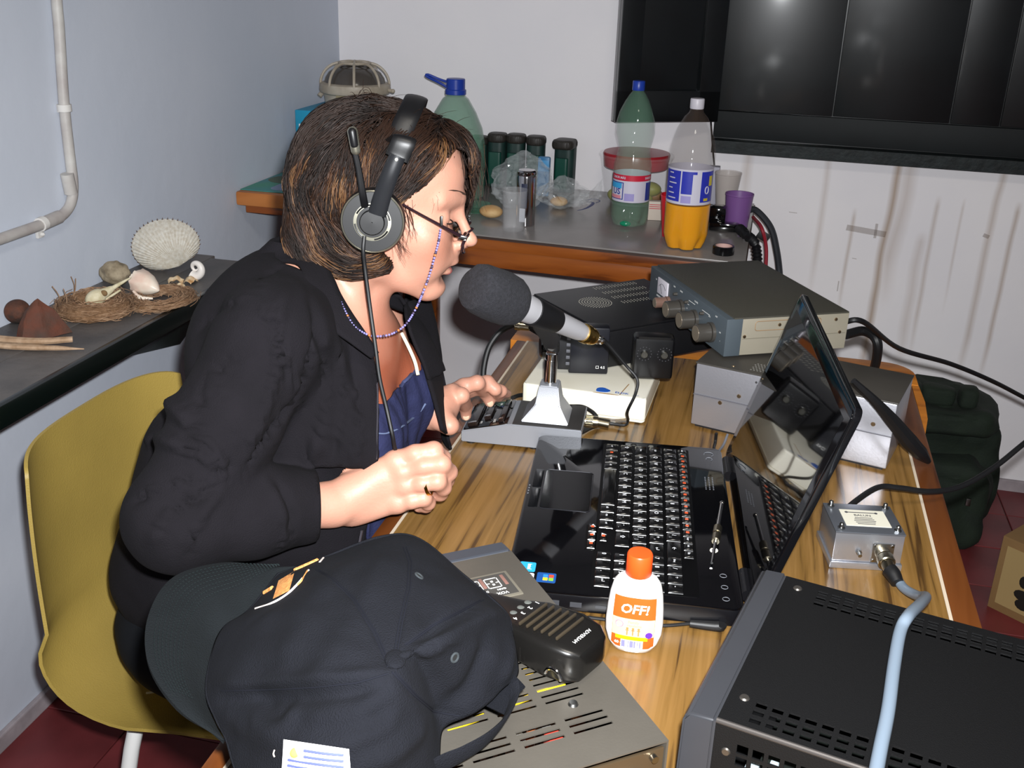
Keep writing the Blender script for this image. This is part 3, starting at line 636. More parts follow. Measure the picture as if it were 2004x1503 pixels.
# ---------------- desk microphone: base ----------------
M_sil = mat('silver_paint', '#8f9197', .38, .35, bump=.05, bscale=900); M_dkgrey = mat('charcoal_panel', '#2f2d2c', .35, var=.1)
mb = thing('microphone_stand', 'silver desk microphone base with two big keys under the woman\'s fingers', 'microphone base', (-.364, 1.258, ZD), radians(5))
# local: X along the long side (to the right), Y to the back
Q = T()
BW, BD = .165, .088
prof = [(0, .004), (0, .020), (.066, .036), (BW, .036), (BW, .022), (.112, .004)]
g = G(); 
b = bmesh.new(); A = [b.verts.new((x, 0, z)) for x, z in prof]; f = b.faces.new(A); r_ = bmesh.ops.extrude_face_region(b, geom=[f]); bmesh.ops.translate(b, vec=(0, BD, 0), verts=[e for e in r_['geom'] if isinstance(e, bmesh.types.BMVert)])
bmesh.ops.recalc_face_normals(b, faces=b.faces); bmesh.ops.bevel(b, geom=list(b.edges), offset=.0012, segments=2, affect='EDGES'); g.bm(b); obj('base_body', g, M_sil, mb)
sl_ = atan2(.016, .066)
g = G(); g.box((.117, BD/2, .0362), (.094, BD-.004, .0012), .0004); obj('top_plate', g, M_dkgrey, mb)
g = G(); Q = T(0, 0, .0205) @ RY(-sl_); g.box((.034, BD/2, .0002), (.062, BD-.003, .0016), .0004, Q); kp = obj('key_panel', g, M_gloss, mb)
M_keyb = mat('brown_black_key', '#1d1513', .15, coat=.4)
for (x0, wx, y0_, wy) in ((.008, .014, .008, .072), (.029, .010, .024, .042), (.052, .008, .008, .072)):
    g = G(); g.box((x0+wx/2, y0_+wy/2, .0030), (wx, wy, .005), .001, Q); k = obj('key', g, M_keyb, kp)
    g = G(); g.box((x0+wx/2, y0_+.0035, .0045), (wx-.002, .005, .0035), .0008, Q); obj('key_edge', g, M_chrome, kp)
g = G()
for (s_, x, y) in (('UP', .0255, .075), ('PTT', .0255, .016), ('DN', .045, .075), ('LOCK', .045, .016)): txt(g, s_, .0045, Q @ T(x, y, .0012) @ RZ(-pi/2), bold=.03)
obj('key_lettering', g, M_white, kp, smooth=False)
# stand with flared foot
sx, sy = (.095, .173), (.022, .066); cx_, cy_ = .144, .046
def ring(x0, x1, y0_, y1, z): return [(x0, y0_, z), (x1, y0_, z), (x1, y1, z), (x0, y1, z)]
rings = [ring(.080, .146, .010, .072, .0368), ring(.098, .132, .020, .062, .060), ring(.102, .128, .026, .056, .086)]
g = G(); V = sum(rings, []); F = [(3, 2, 1, 0), (8, 9, 10, 11)]
for j in range(2):
    for i in range(4): k = (i+1) % 4; F.append((j*4+i, j*4+k, (j+1)*4+k, (j+1)*4+i))
b = bmesh.new(); vv = [b.verts.new(p) for p in V]; [b.faces.new([vv[i] for i in f]) for f in F]; bmesh.ops.recalc_face_normals(b, faces=b.faces)
bmesh.ops.bevel(b, geom=list(b.edges), offset=.0015, segments=2, affect='EDGES'); g.bm(b); st_ = obj('stand_foot', g, M_sil, mb)
g = G(); g.cyl((.115, .042, .084), (.115, .042, .120), .0090, n=28); obj('chrome_post', g, M_chrome, st_)
for x in (.012, .16):
    for y in (.012, .076): g = G(); g.cyl((x, y, 0) if x < .1 else (x-.06, y, 0), (x, y, .006) if x < .1 else (x-.06, y, .006), .0075, n=16); obj('rubber_foot', g, M_rubber, mb)
g = G(); g.cyl((BW-.002, .066, .022), (BW+.018, .066, .022), .0085, n=20); g.cyl((BW+.018, .066, .022), (BW+.034, .064, .021), .0072, n=20)
for i in range(16): a = 2*pi*i/16; g.box((BW+.006, .066+.0085*cos(a), .022+.0085*sin(a)), (.010, .0012, .0012))
obj('threaded_connector', g, mat('nickel', '#b3aa95', .25, 1), mb)
# ---------------- microphone on its clip ----------------
piv = MW(mb) @ Vector((.1155, .042, .140))
foam_c = PT(968, 577, 1.245); tail = PT(1152, 656, 1.375)
ax = (tail-foam_c).normalized()
mc = thing('microphone', 'silver and black microphone with charcoal foam windscreen at the woman\'s mouth', 'microphone', tuple(piv))
fx, fy, fz = frame(ax); QM = Matrix((fx, fy, fz)).transposed().to_4x4(); QM.translation = foam_c
Lm = (tail-foam_c).length
M_foam = mat('charcoal_foam', '#26262b', .95, bump=1, bscale=900, var=.25, vscale=300)
g = G(); g.lathe([(.004, -.0385), (.020, -.0375), (.0275, -.033), (.0305, -.024), (.0318, -.006), (.0322, .010), (.0310, .024), (.0285, .0335), (.0255, .0375), (.0165, .038), (.0145, .030)], 40, QM)
for i, p in enumerate(g.v): g.v[i] = p+Vector((noise.noise(p*70), noise.noise(p*70+Vector((4, 0, 0))), noise.noise(p*70+Vector((0, 7, 0)))))*.0016
obj('foam_windscreen', g, M_foam, mc, world=True)
g = G(); g.lathe([(.015, .020), (.0182, .036), (.0176, .060), (.0152, .090), (.0124, Lm-.022), (.0105, Lm-.012), (.0105, Lm-.012)], 32, QM); obj('body', g, mat('mic_silver', '#b9b8bc', .38, .35), mc, world=True)
g = G(); g.lathe([(.0190, .068), (.0190, .070), (.0175, .086), (.0158, .114), (.0150, .1155)], 32, QM, close=True)
obj('clip_sleeve', g, M_rubber, mc, world=True)
g = G(); g.lathe([(.0125, Lm-.012), (.0132, Lm-.010), (.0132, Lm-.004), (.0115, Lm-.002), (.0115, Lm+.002), (.012, Lm+.004), (.0105, Lm+.010)], 24, QM); obj('brass_collar', g, M_gold, mc, world=True)
g = G(); g.lathe([(.0062, Lm+.008), (.0066, Lm+.010), (.0066, Lm+.020), (.0055, Lm+.022), (.0055, Lm+.028)], 20, QM)
for i in range(5): g.lathe([(.0070, Lm+.011+i*.002), (.0070, Lm+.012+i*.002)], 20, QM)
plug = obj('plug', g, M_chrome, mc, world=True)
# clip yoke: a web below the sleeve that narrows to the pivot
c0 = QM @ Vector((0, 0, .092)); dn = (piv-c0).normalized(); side = ax.cross(dn).normalized()
g = G(); lv = []
for t, wd, tk in ((.05, .026, .0125), (.35, .021, .010), (.7, .012, .009), (.86, .0105, .0088), (1.02, .0100, .0088), (1.12, .006, .0085)):
    p = c0.lerp(piv, t); a_ = (ax*(1-t)+Vector((1, 0, 0))*t).normalized(); lv.append([p-a_*wd-side*tk, p+a_*wd-side*tk, p+a_*wd+side*tk, p-a_*wd+side*tk])
V = sum(lv, []); F = [(3, 2, 1, 0), tuple(range(len(V)-4, len(V)))]
for j in range(len(lv)-1):
    for i in range(4): k = (i+1) % 4; F.append((j*4+i, j*4+k, (j+1)*4+k, (j+1)*4+i))
b = bmesh.new(); vv = [b.verts.new(p) for p in V]; [b.faces.new([vv[i] for i in f]) for f in F]; bmesh.ops.recalc_face_normals(b, faces=b.faces); bmesh.ops.bevel(b, geom=list(b.edges), offset=.002, segments=2, affect='EDGES'); g.bm(b)
obj('clip_yoke', g, M_black, mc, world=True)
g = G(); g.cyl(piv+Vector((0, .0105, 0)), piv-Vector((-.001, .0125, -.002)), .0066, n=20, bev=.001); obj('pivot_screw', g, M_steel, mc, world=True)
g = G(); g.cyl(piv-Vector((0, 0, .030)), piv-Vector((0, 0, .011)), .0085, n=24, bev=.001); g.box(piv-Vector((0, 0, .010)), (.013, .008, .012), .001); obj('post_socket', g, M_chrome, mc, world=True)
# cable of the microphone
e0 = QM @ Vector((0, 0, Lm+.026))
cab = [e0, QM @ Vector((0, 0, Lm+.040)), PT(1225, 715, 1.42), PT(1247, 742, 1.42), PT(1244, 770, 1.42), PT(1228, 805, 1.44), PZ(1229, 822, ZD+.012), PZ(1222, 832, ZD+.006), PZ(1190, 829, ZD+.005), PZ(1160, 835, ZD+.005), PZ(1138, 845, ZD+.008)]
g = G(); g.tube(cab, [.0042, .0032, .0022]+[.0021]*5+[.0028, .0038, .0042], 8, smooth=8)
cbl = obj('microphone_cable', g, mat('black_cable', '#0e0e10', .55), None, label='thin black cable hanging from the microphone plug down to its base', cat='cable')
# ---------------- white unit with blue emblem ----------------
M_ivory = mat('ivory_plastic', '#ddd8c6', .35, col2='#e6e2d4', vscale=9)
wb = thing('antenna_tuner', 'cream white flat box with blue emblem under the black transceiver', 'antenna tuner', (-.313, 1.406, ZD), -.027)
WW, WH, WDp = .184, .040, .165
g = G(); g.prism(rr(0, 0, WW, WDp, .006), .001, WH, bev=.003, seg=3); bx_ = obj('case', g, M_ivory, wb)
g = G(); g.prism(rr(-.0005, -.0005, WW+.0005, WDp+.0005, .006), .006, .0068); obj('lid_seam', g, mat('ivory_seam', '#b9b29c', .6), wb)
M_blue = mat('emblem_blue', '#1c56b0', .5)
g = G(); P = [(.118+.0105*cos(a)*(1+.12*cos(3*a)), .014+.0085*sin(a)*(1+.12*cos(3*a+1))) for a in [k*2*pi/18 for k in range(18)]]; g.prism(P, WH-.0001, WH+.0004); obj('blue_emblem', g, M_blue, wb, smooth=False)
g = G(); txt(g, 'ELDK', .0085, T(.147, .011, WH+.0002), bold=.02); txt(g, '-nor', .0055, T(.168, .0095, WH+.0002)); obj('lettering', g, M_blue, wb, smooth=False)
g = G(); g.tube([(.145, .004, WH), (.147, .02, WH+.0001), (.151, .05, WH+.0001)], .0009, 5, smooth=4, flat=.3); g.ell((.125, .002, WH), (.02, .0016, .0004)); obj('brown_stain', g, mat('stain_brown', '#9a7a52', .8), wb)
# probe lying behind the microphone base
g = G(); a_ = PZ(1165, 826, ZD+.006); b2 = PZ(1225, 823, ZD+.004); g.tube([a_, b2], .0032, 10); pr_ = thing('ballpoint_pen', 'clear plastic pen lying between microphone base and white box', 'pen', tuple((a_+b2)/2-Vector((0, 0, .004))))
obj('barrel', g, mat('clear_plastic', '#e8e8e8', .05, trans=.9, ior=1.45), pr_, world=True); g = G(); g.cyl(b2-(b2-a_)*.35, b2, .0025, n=10); obj('refill', g, M_gold, pr_, world=True)
# ---------------- black transceiver at the back ----------------
bt = thing('transceiver', 'black transceiver with round speaker grille, lying half on the cream box', 'transceiver', (-.21, 1.455, ZD+WH+.001))
a_ = PZ(1180, 652, .850); b2 = PZ(1040, 577, .850); ang = atan2((b2-a_).y, (b2-a_).x)
WT_ = (b2-a_).length; ux = Vector((cos(ang), sin(ang), 0)); uy = Vector((sin(ang), -cos(ang), 0))  # uy: into the depth (to the right)
bt.location = (a_.x, a_.y, ZD+WH+.001); bt.rotation_euler = (0, 0, ang-pi); 
# local: +Y is depth away from the front panel (to the right), origin at near front corner ; X negative runs to the far corner
DT, HT = .235, .850-(ZD+WH+.001)
M_tx = mat('black_case_paint', '#131315', .38, bump=.15, bscale=700)
SX = 1 if (MW(bt) @ Vector((1, 0, 0))-Vector(bt.location)).dot(b2-a_) > 0 else -1
SY = 1 if (MW(bt) @ Vector((0, 1, 0))-Vector(bt.location)).x > 0 else -1
g = G(); g.box((SX*WT_/2, SY*DT/2, HT/2), (WT_, DT, HT), .003); obj('case', g, M_tx, bt)
g = G(); g.box((SX*WT_/2, SY*DT/2, HT+.0012), (WT_-.006, DT-.006, .0024), .001); lidc = obj('top_cover', g, M_tx, bt)
# perforated speaker grille: small holes read as pale rims
M_hole = mat('hole_rim', '#a5a196', .6)
g = G()
for k in range(1, 7):
    for i in range(k*6):
        a = 2*pi*i/(k*6); p = Vector((SX*(WT_*.60)+.0045*k*cos(a), SY*.072+.0045*k*sin(a), HT+.0024)); g.cyl(p, p+Vector((0, 0, .0005)), .0008, n=6)
obj('speaker_grille', g, M_hole, lidc, kind='stuff')
g = G()
for r0 in range(4):
    for i in range(14):
        for j in range(3):
            p = Vector((SX*(WT_*.93-.028*r0-.0045*j), SY*(.115+.0065*i), HT+.0024)); g.cyl(p, p+Vector((0, 0, .0005)), .0008, n=6)
obj('vent_holes', g, M_hole, lidc, kind='stuff')
g = G(); g.box((SX*WT_/2, -SY*.006, HT/2), (WT_, .014, HT-.004), .003); fpn = obj('front_panel', g, M_black, bt)
for (u_, z_, r_) in ((.20, .022, .0105), (.80, .030, .013), (.92, .040, .008), (.93, .018, .008)):
    g = G(); g.cyl((SX*WT_*u_, -SY*.012, z_), (SX*WT_*u_, -SY*.034, z_), r_, r_*.9, n=24, bev=.001); obj('knob', g, mat('knob_black', '#101012', .2, coat=.3), fpn)
g = G(); g.box((SX*WT_*.5, -SY*.0135, .040), (WT_*.35, .001, .026)); obj('display', g, M_gloss, fpn, smooth=False)
# keypad unit standing before it
kb_ = PZ(1135, 733, ZD+WH+.001); ku = thing('control_head', 'small black control head with a column of keys leaning before the black transceiver', 'control head', tuple(kb_), .24)
g = G(); g.box((.012, .014, .038), (.060, .026, .074), .003); obj('body', g, mat('control_black', '#111219', .32), ku)
g = G(); g.box((-.026, .016, .040), (.022, .032, .066), .004); obj('side_cheek', g, M_black, ku)
g = G()
for i in range(5): g.box((-.020, -.0015, .018+i*.010), (.006, .002, .005), .0008); 
obj('key_column', g, mat('grey_keys', '#55565c', .4), ku, kind='stuff')
g = G(); txt(g, '\u25a1 4:5', .006, T(.030, .0009, .012) @ RX(pi/2)); obj('lettering', g, M_white, ku, smooth=False)
g = G(); g.cyl((-.044, .012, .040), (-.062, .010, .040), .017, n=28, bev=.002); obj('tuning_dial', g, M_gloss, ku)
hb = PZ(1236, 742, ZD+WH+.001); hu = thing('speaker_microphone', 'black box with two silver knobs standing tilted beside the cream box', 'radio', (hb.x, hb.y, ZD+WH+.001), .20)
g = G(); Q = T(0, 0, 0); g.box((.030, .014, .034), (.062, .030, .068), .008, Q, 3); hbod = obj('body', g, mat('black_box', '#0b0b0d', .3), hu)
for x in (.016, .046):
    g = G(); g.cyl(Q @ Vector((x, 0, .042)), Q @ Vector((x, -.007, .042)), .0055, n=18, bev=.001); obj('silver_knob', g, mat('dull_silver', '#6d6c66', .35, 1), hu)
g = G()
for x in (.016, .046):
    for i in range(14): a = 2*pi*i/14; g.box(Q @ Vector((x+.0105*cos(a), -.0012, .042+.0105*sin(a))), (.0012, .0012, .0012))
obj('dial_marks', g, mat('faint_marks', '#3c3c40', .5), hu, kind='stuff')
# ---------------- perforated power supply ----------------
PW, PH, PD = .276, .094, .120
ps = thing('power_supply', 'bare aluminium power supply with perforated case behind the laptop', 'power supply', (-.063, 1.418, ZD+.004), -.264)
M_alu = mat('aluminium_sheet', '#b4b4bb', .34, .75, bump=.08, bscale=300); M_alud = mat('aluminium_side', '#9b9889', .42, .5)
def sheet_with_holes(g, w_, h_, holes, r, M, n=4):
    """flat sheet w_ x h_ in XY with square or round-ish openings cut through it on a regular grid"""
    pass
g = G(); g.box((PW/2, PD/2, PH/2), (PW, PD, PH), .002); psb = obj('case', g, M_alu, ps)
g = G(); g.box((PW/2, PD/2, PH+.0012), (PW+.002, PD+.002, .0024), .0008); ptop = obj('top_cover', g, mat('dark_bronze_paint', '#3a3733', .45, var=.15), ps)
g = G(); g.box((PW/2, -.0012, PH*.5+.0005), (PW*.999, .0012, .0012)); obj('seam', g, mat('seam_dark', '#55545a', .5), ps, smooth=False)
g = G()
for (x0, x1, z0, z1, sl2) in ((.085, .175, PH-.034, PH-.008, 0), (.085, .175, .006, .030, 1)):
    j = 0; z_ = z0
    while z_ < z1:
        i = 0; xx = x0+(.003 if j % 2 else 0)
        while xx < x1:
            if abs(xx-(x0+x1)/2) < (x1-x0)/2*(1-.45*abs((z_-z0)/(z1-z0)-(1 if not sl2 else 0))): g.cyl((xx, .0004, z_), (xx, -.0006, z_), .0017, n=8)
            xx += .006
        z_ += .0048; j += 1
obj('perforation', g, mat('hole_dark', '#2b2a2c', .7), ps, kind='stuff')
g = G()
for i in range(26):
    for j in range(6):
        p = Vector((.075+i*.0046+(.0023 if j % 2 else 0), .012+j*.0055, PH+.0024)); g.cyl(p, p+Vector((0, 0, .0004)), .0014, n=6)
obj('top_perforation', g, mat('hole_grey', '#8a8985', .4, .5), ptop, kind='stuff')
M_sb = mat('screw_brass', '#c0a888', .3, 1)
screws([(x, 0, z) for x, z in ((.040, .042), (.066, .058), (.215, .042), (.250, .060))], M_sb, ps, r=.0035, nrm=(0, -1, 0)); screws([(.05, .012, PH+.002), (.24, .012, PH+.002)], M_sb, ps, r=.0035)
g = G(); g.box((PW/2, PD/2, -.002), (PW-.01, PD-.01, .004)); obj('bottom_plate', g, M_black, ps)
# ---------------- gray tuner / wattmeter ----------------
TW, TH, TD = .283, .055, .196
tu = thing('wattmeter', 'grey-blue antenna tuner with meter and four knobs on top of the power supply', 'antenna tuner', (-.165, 1.688, .8545), -1.065)
M_bluegrey = mat('blue_grey_panel', '#434b51', .42, var=.08); M_beige = mat('beige_side', '#827c6e', .5, var=.08); M_ttop = mat('olive_grey_top', '#3c3a33', .5, bump=.2, bscale=500)
g = G(); g.box((TW/2, TD/2+.012, TH/2), (TW, TD-.024, TH), .001); obj('case', g, M_beige, tu)
g = G(); g.box((TW/2, .0125, TH/2), (TW+.0012, .025, TH+.001), .001); tf = obj('front_panel', g, M_bluegrey, tu)
g = G(); g.box((TW/2, TD/2+.005, TH+.0008), (TW+.001, TD-.012, .0026), .0008); obj('top_cover', g, M_ttop, tu)
g = G(); g.box((TW+.0003, TD/2+.012, TH*.45), (.001, TD-.03, .0008)); obj('side_seam', g, mat('seam_beige', '#6f6a5c', .6), tu, smooth=False)
g = G(); P = rr(.045, .036, .150, .050, .004); g.tube([(TW+.0006, x, z) for x, z in P], .0005, 4, closed=True); obj('slot_outline', g, mat('slot_brown', '#8a6c4c', .6), tu)
screws([(TW, .084, .043), (TW, .030, .028), (TW, .175, .046), (TW, .184, .026)], M_sb, tu, nrm=(1, 0, 0))
g = G(); g.box((.055, -.0008, .034), (.040, .002, .026), .0006); me_ = obj('meter', g, mat('meter_white', '#c9c4cc', .3), tf)
g = G(); g.tube([(.055+.016*cos(a), -.0022, .024+.016*sin(a)) for a in [.6+k*.19 for k in range(11)]], .0003, 4); g.tube([(.055, -.0022, .024), (.047, -.0022, .038)], .0003, 4); obj('meter_scale', g, M_black, me_)
M_kn = mat('dark_knob', '#3b3834', .3, coat=.2); M_cap = mat('knob_cap', '#9a8d7c', .3, .6)
for (x, z, r_, L_k) in ((.080, .018, .0085, .024), (.128, .022, .0135, .026), (.180, .022, .0135, .026), (.240, .022, .0135, .026)):
    g = G(); g.cyl((x, 0, z), (x, -.005, z), r_*1.1, n=28); g.cyl((x, -.005, z), (x, -L_k, z), r_, n=28, bev=.0012); k = obj('knob', g, M_kn if r_ > .01 else mat('brown_knob', '#6b5248', .35), tf)
    g = G(); g.cyl((x, -L_k+.0004, z), (x, -L_k-.0006, z), r_*.84, n=28); obj('knob_cap', g, M_cap, k)
for x in (.108, .150, .206): g = G(); g.cyl((x, 0, .040), (x, -.006, .040), .003, .0022, n=12); obj('push_button', g, M_kn, tf)
g = G(); Q = RX(pi/2)
for s_, x, z, sz in (('ANTENNA TUNER', .050, .0155, .0045), ('AT-230', .058, .008, .0065), ('SWR', .098, .049, .0035), ('BAND', .125, .049, .0035), ('POWER', .180, .049, .0035), ('ANT', .250, .049, .0035), ('50W', .228, .042, .003), ('OFF', .266, .030, .003), ('1', .268, .018, .003), ('10', .150, .030, .003), ('21', .158, .012, .003), ('W', .026, .040, .004)): txt(g, s_, sz, T(x, -.0002, z) @ Q, bold=.02)
g.box((.165, -.0003, .044), (.022, .0004, .0005)); g.box((.215, -.0003, .044), (.026, .0004, .0005)); g.box((.150, -.0003, .037), (.012, .0004, .0004))
obj('lettering', g, M_white, tf, smooth=False)
for x, y in ((.02, .03), (TW-.02, .03), (.02, TD-.03), (TW-.02, TD-.03)): g = G(); g.cyl((x, y, -.002), (x, y, .001), .006, n=14); obj('foot', g, M_rubber, tu)
g = G(); g.cyl((TW-.030, TD, .030), (TW-.030, TD+.014, .030), .007, n=16); obj('rear_socket', g, M_steel, tu)
# bulky cables out of the back
def cable(name, pts, r, m, label, cat='cable', n=10, group=None): g = G(); g.tube(pts, r, n, smooth=8); return obj(name, g, m, None, label=label, cat=cat, group=group)
M_cab = MATS['black_cable']
so = MW(tu) @ Vector((TW-.030, TD+.012, .030))
cable('coaxial_cable', [so, so+Vector((.03, .01, .0)), PY(1760, 682, 1.75), PY(1860, 712, 1.9), PY(1940, 745, 2.0), PY(2004, 778, 2.1), PY(2100, 830, 2.2)], .0042, M_cab, 'black coaxial cable leaving the grey-blue tuner towards the right edge')
cable('coaxial_cable', [PY(1655, 655, 1.72), PY(1690, 648, 1.75), PY(1715, 665, 1.72), PY(1716, 700, 1.73), PY(1704, 745, 1.76), PY(1690, 800, 1.79)], .008, M_cab, 'thick black cable loop behind the grey-blue tuner')
# ---------------- cable loom bundled with tape ----------------
cable('taped_cable', [PT(1670, 745, 1.33), PT(1712, 785, 1.345), PT(1745, 822, 1.37), PT(1778, 862, 1.395), PT(1800, 885, 1.41), PT(1817, 903, 1.425)], [.004, .0065, .0095, .0115, .010, .004], M_rubber, 'thick taped black cable end lying over the right desk edge')
cable('thin_cable', [PZ(1402, 848, ZD+.02), PZ(1400, 865, ZD+.006), PZ(1398, 882, ZD+.003), PZ(1415, 905, ZD+.004)], .0022, M_cab, 'thin black lead hanging from the power supply behind the laptop')
cable('thin_cable', [PZ(1424, 850, ZD+.015), PZ(1415, 872, ZD+.004), PZ(1400, 890, ZD+.003)], .0018, mat('grey_cable', '#5d5f66', .35), 'thin grey lead under the power supply edge')
# ---------------- aluminium junction box ----------------
ab = thing('junction_box', 'small aluminium box with white label and coaxial socket, right of the screen', 'box', (.123, 1.074, ZD), .185)
AW, AH, AD = .076, .045, .066
M_al2 = mat('brushed_aluminium', '#b9bbc2', .3, .85, bump=.06, bscale=500)
g = G(); g.box((AW/2, AD/2, .0085+AH/2-.004), (AW, AD, AH-.009), .0012); obj('body', g, M_al2, ab)
g = G(); g.box((AW/2, AD/2, .0042), (AW+.004, AD+.004, .0082), .0012); obj('flange', g, M_al2, ab)
g = G(); g.box((AW/2, AD/2, AH), (AW+.001, AD+.001, .0022), .0007); at_ = obj('top_plate', g, mat('grey_plate', '#72767e', .35, .7), ab)
g = G(); g.box((AW*.52, AD*.50, AH+.0014), (AW*.66, AD*.56, .0006)); lb = obj('label_plate', g, mat('label_cream', '#cfcbbb', .5), at_, smooth=False)
g = G(); g.box((AW*.50, AD*.68, AH+.0019), (AW*.42, .0012, .0003)); g.cyl((AW*.28, AD*.68, AH+.0016), (AW*.28, AD*.68, AH+.002), .002, n=6); g.cyl((AW*.72, AD*.68, AH+.0016), (AW*.72, AD*.68, AH+.002), .002, n=6)
txt(g, 'BALUN', .006, T(AW*.5, AD*.585, AH+.0016), bold=.02)
for i in range(5): g.box((AW*.5, AD*.50-i*.0035, AH+.0018), (AW*(.32-.03*abs(i-2)), .0010, .0003))
obj('label_print', g, mat('print_dark', '#3a3a40', .6), lb, smooth=False)
for x, y in ((.007, .007), (AW-.007, .007), (AW-.007, AD-.007), (.007, AD-.007)):
    g = G(); g.cyl((x, y, AH), (x, y, AH+.003), .0042, n=6); g.cyl((x, y, AH+.003), (x, y, AH+.007), .0026, n=12); g.ell((x, y, AH+.007), (.0026, .0026, .0018), n=10, m=6); obj('bolt', g, M_steel, at_)
g = G(); g.cyl((.028, -.0005, .022), (.028, -.003, .022), .0035, n=6); g.cyl((.028, -.003, .022), (.028, -.008, .021), .0022, n=12); obj('bolt', g, M_steel, ab)
g = G(); g.box((.054, -.0008, .022), (.024, .0016, .024), .0005); so_ = obj('socket_flange', g, M_steel, ab)
screws([(.054+dx, -.001, .022+dz) for dx in (-.0095, .0095) for dz in (-.0095, .0095)], M_chrome, so_, r=.0022, nrm=(0, -1, 0), h=.0018)
g = G(); g.cyl((.054, 0, .022), (.054, -.010, .022), .0085, n=24); g.cyl((.054, -.010, .022), (.0545, -.020, .020), .0095, n=24, bev=.001); g.cyl((.0545, -.020, .020), (.055, -.030, .017), .0072, .0062, n=20)
obj('coax_plug', g, mat('nickel'), so_)
M_gc = mat('grey_blue_cable', '#6f7c8a', .38)
W = MW(ab)
p0 = W @ Vector((.055, -.028, .0175))
g = G(); g.tube([p0, p0+Vector((.004, -.006, -.002)), p0+Vector((.008, -.015, -.006))], [.0085, .0085, .0068], 14, smooth=3); obj('cable_boot', g, M_rubber, so_, world=True)
ZBR = .85
cable('coaxial_cable', [p0+Vector((.006, -.010, -.004)), PZ(1748, 1120, ZD+.012), PZ(1768, 1150, ZD+.010), PZ(1796, 1166, ZD+.025), PZ(1812, 1168, ZD+.050), PZ(1800, 1183, ZBR-.012), PZ(1778, 1205, ZBR+.012), PZ(1762, 1235, ZBR+.009), PZ(1750, 1300, ZBR+.0075), PZ(1738, 1390, ZBR+.0075), PZ(1722, 1470, ZBR+.0075), PZ(1710, 1540, ZBR+.0075), PZ(1690, 1700, ZBR+.0075), PZ(1660, 2000, ZBR-.02)], [.0052]*14, M_gc, 'grey-blue coaxial cable running from the aluminium box over the big black radio', n=14)
g = G(); 
for i in range(10): pass
cable('coaxial_cable', [W @ Vector((.030, AD, .03)), W @ Vector((.032, AD+.014, .032)), PZ(1715, 955, ZD+.035), PZ(1760, 955, ZD+.03), PZ(1820, 962, ZD+.02), PY(1880, 952, 1.30), PY(1945, 915, 1.35), PY(2004, 868, 1.4), PY(2090, 800, 1.5)], .0036, M_cab, 'black coaxial cable curving from the aluminium box over the desk edge')
# ---------------- big black radio, lower right ----------------
ra = thing('radio', 'large black radio with rows of square vents and grey bezel, lower right corner', 'radio', (0, 0, ZD))
A_ = PZ(1539, 1127, ZBR); B_ = PZ(1402, 1408, ZBR); dy_ = (A_-B_); RL_ = dy_.length; an = atan2(dy_.y, dy_.x)-pi/2
ra.location = (B_.x, B_.y, ZD); ra.rotation_euler = (0, 0, an)
RW, RD = RL_, .30     # local Y along the front (near to far), X away from the front
M_rad = mat('black_textured_steel', '#080809', .6, spec=.3, bump=.25, bscale=900); M_bez = mat('grey_bezel', '#333438', .45, .1, var=.06)
RH = ZBR-ZD
def plate_holes(g, x0, x1, y0, y1, zt, th, cells, hs, Mx=None):
    """plate in XY with rectangular openings; cells = list of (cx, cy)"""
    xs = sorted(set([x0, x1]+[round(c[0]-hs[0]/2, 5) for c in cells]+[round(c[0]+hs[0]/2, 5) for c in cells])); ys = sorted(set([y0, y1]+[round(c[1]-hs[1]/2, 5) for c in cells]+[round(c[1]+hs[1]/2, 5) for c in cells]))
    hole = set((round(c[0], 5), round(c[1], 5)) for c in cells)
    def ish(cx, cy): return any(abs(cx-h[0]) < 2e-5+hs[0]*.02 and abs(cy-h[1]) < 2e-5+hs[1]*.02 for h in hole)
    b = bmesh.new(); vd = {}
    def V(i, j):
        if (i, j) not in vd: vd[(i, j)] = b.verts.new((xs[i], ys[j], zt))
        return vd[(i, j)]
    for i in range(len(xs)-1):
        for j in range(len(ys)-1):
            if not ish((xs[i]+xs[i+1])/2, (ys[j]+ys[j+1])/2): b.faces.new((V(i, j), V(i+1, j), V(i+1, j+1), V(i, j+1)))
    r_ = bmesh.ops.extrude_face_region(b, geom=list(b.faces)); bmesh.ops.translate(b, vec=(0, 0, -th), verts=[e for e in r_['geom'] if isinstance(e, bmesh.types.BMVert)])
    g.bm(b, Mx)
cells = [(.036+i*.0118, RW-.0135-j*.0095) for i in range(15) for j in range(3)]+[(.026+i*.0125, .0125+j*.0098) for i in range(18) for j in range(3)]
def split_plate(g, x0, x1, y0, y1, zt, th, groups, Mx=None):
    yc = y0
    for (ya, yb, cl, hs) in groups: plate_holes(g, x0, x1, ya, yb, zt, th, cl, hs, Mx)
g = G(); split_plate(g, 0, RD, 0, RW, RH, .0016, [(0, .045, cells[45:], (.0085, .0062)), (.045, RW-.045, [], (.01, .01)), (RW-.045, RW, cells[:45], (.0085, .0062))]); obj('top_cover', g, M_rad, ra, smooth=False)
cs = [(.022+i*.0118, RH-.020-j*.0112) for i in range(20) for j in range(5)]
g = G(); plate_holes(g, 0, RD, .004, RH-.0016, 0, .0016, cs, (.0086, .0082), RX(pi/2)); obj('side_panel', g, M_rad, ra, smooth=False)
g = G(); g.box((RD/2, RW-.0008, RH/2), (RD, .0016, RH-.004)); g.box((RD/2, RW/2, .004), (RD, RW-.004, .002)); g.box((RD-.0008, RW/2, RH/2), (.0016, RW-.004, RH-.004)); obj('chassis', g, M_rad, ra, smooth=False)
g = G(); g.box((.004, .001, RH-.0012), (.001, .001, .001)); g.cyl((0, .0012, RH-.0012), (RD, .0012, RH-.0012), .0022, n=10); obj('folded_edge', g, mat('worn_edge', '#4a4644', .35, .5), ra)
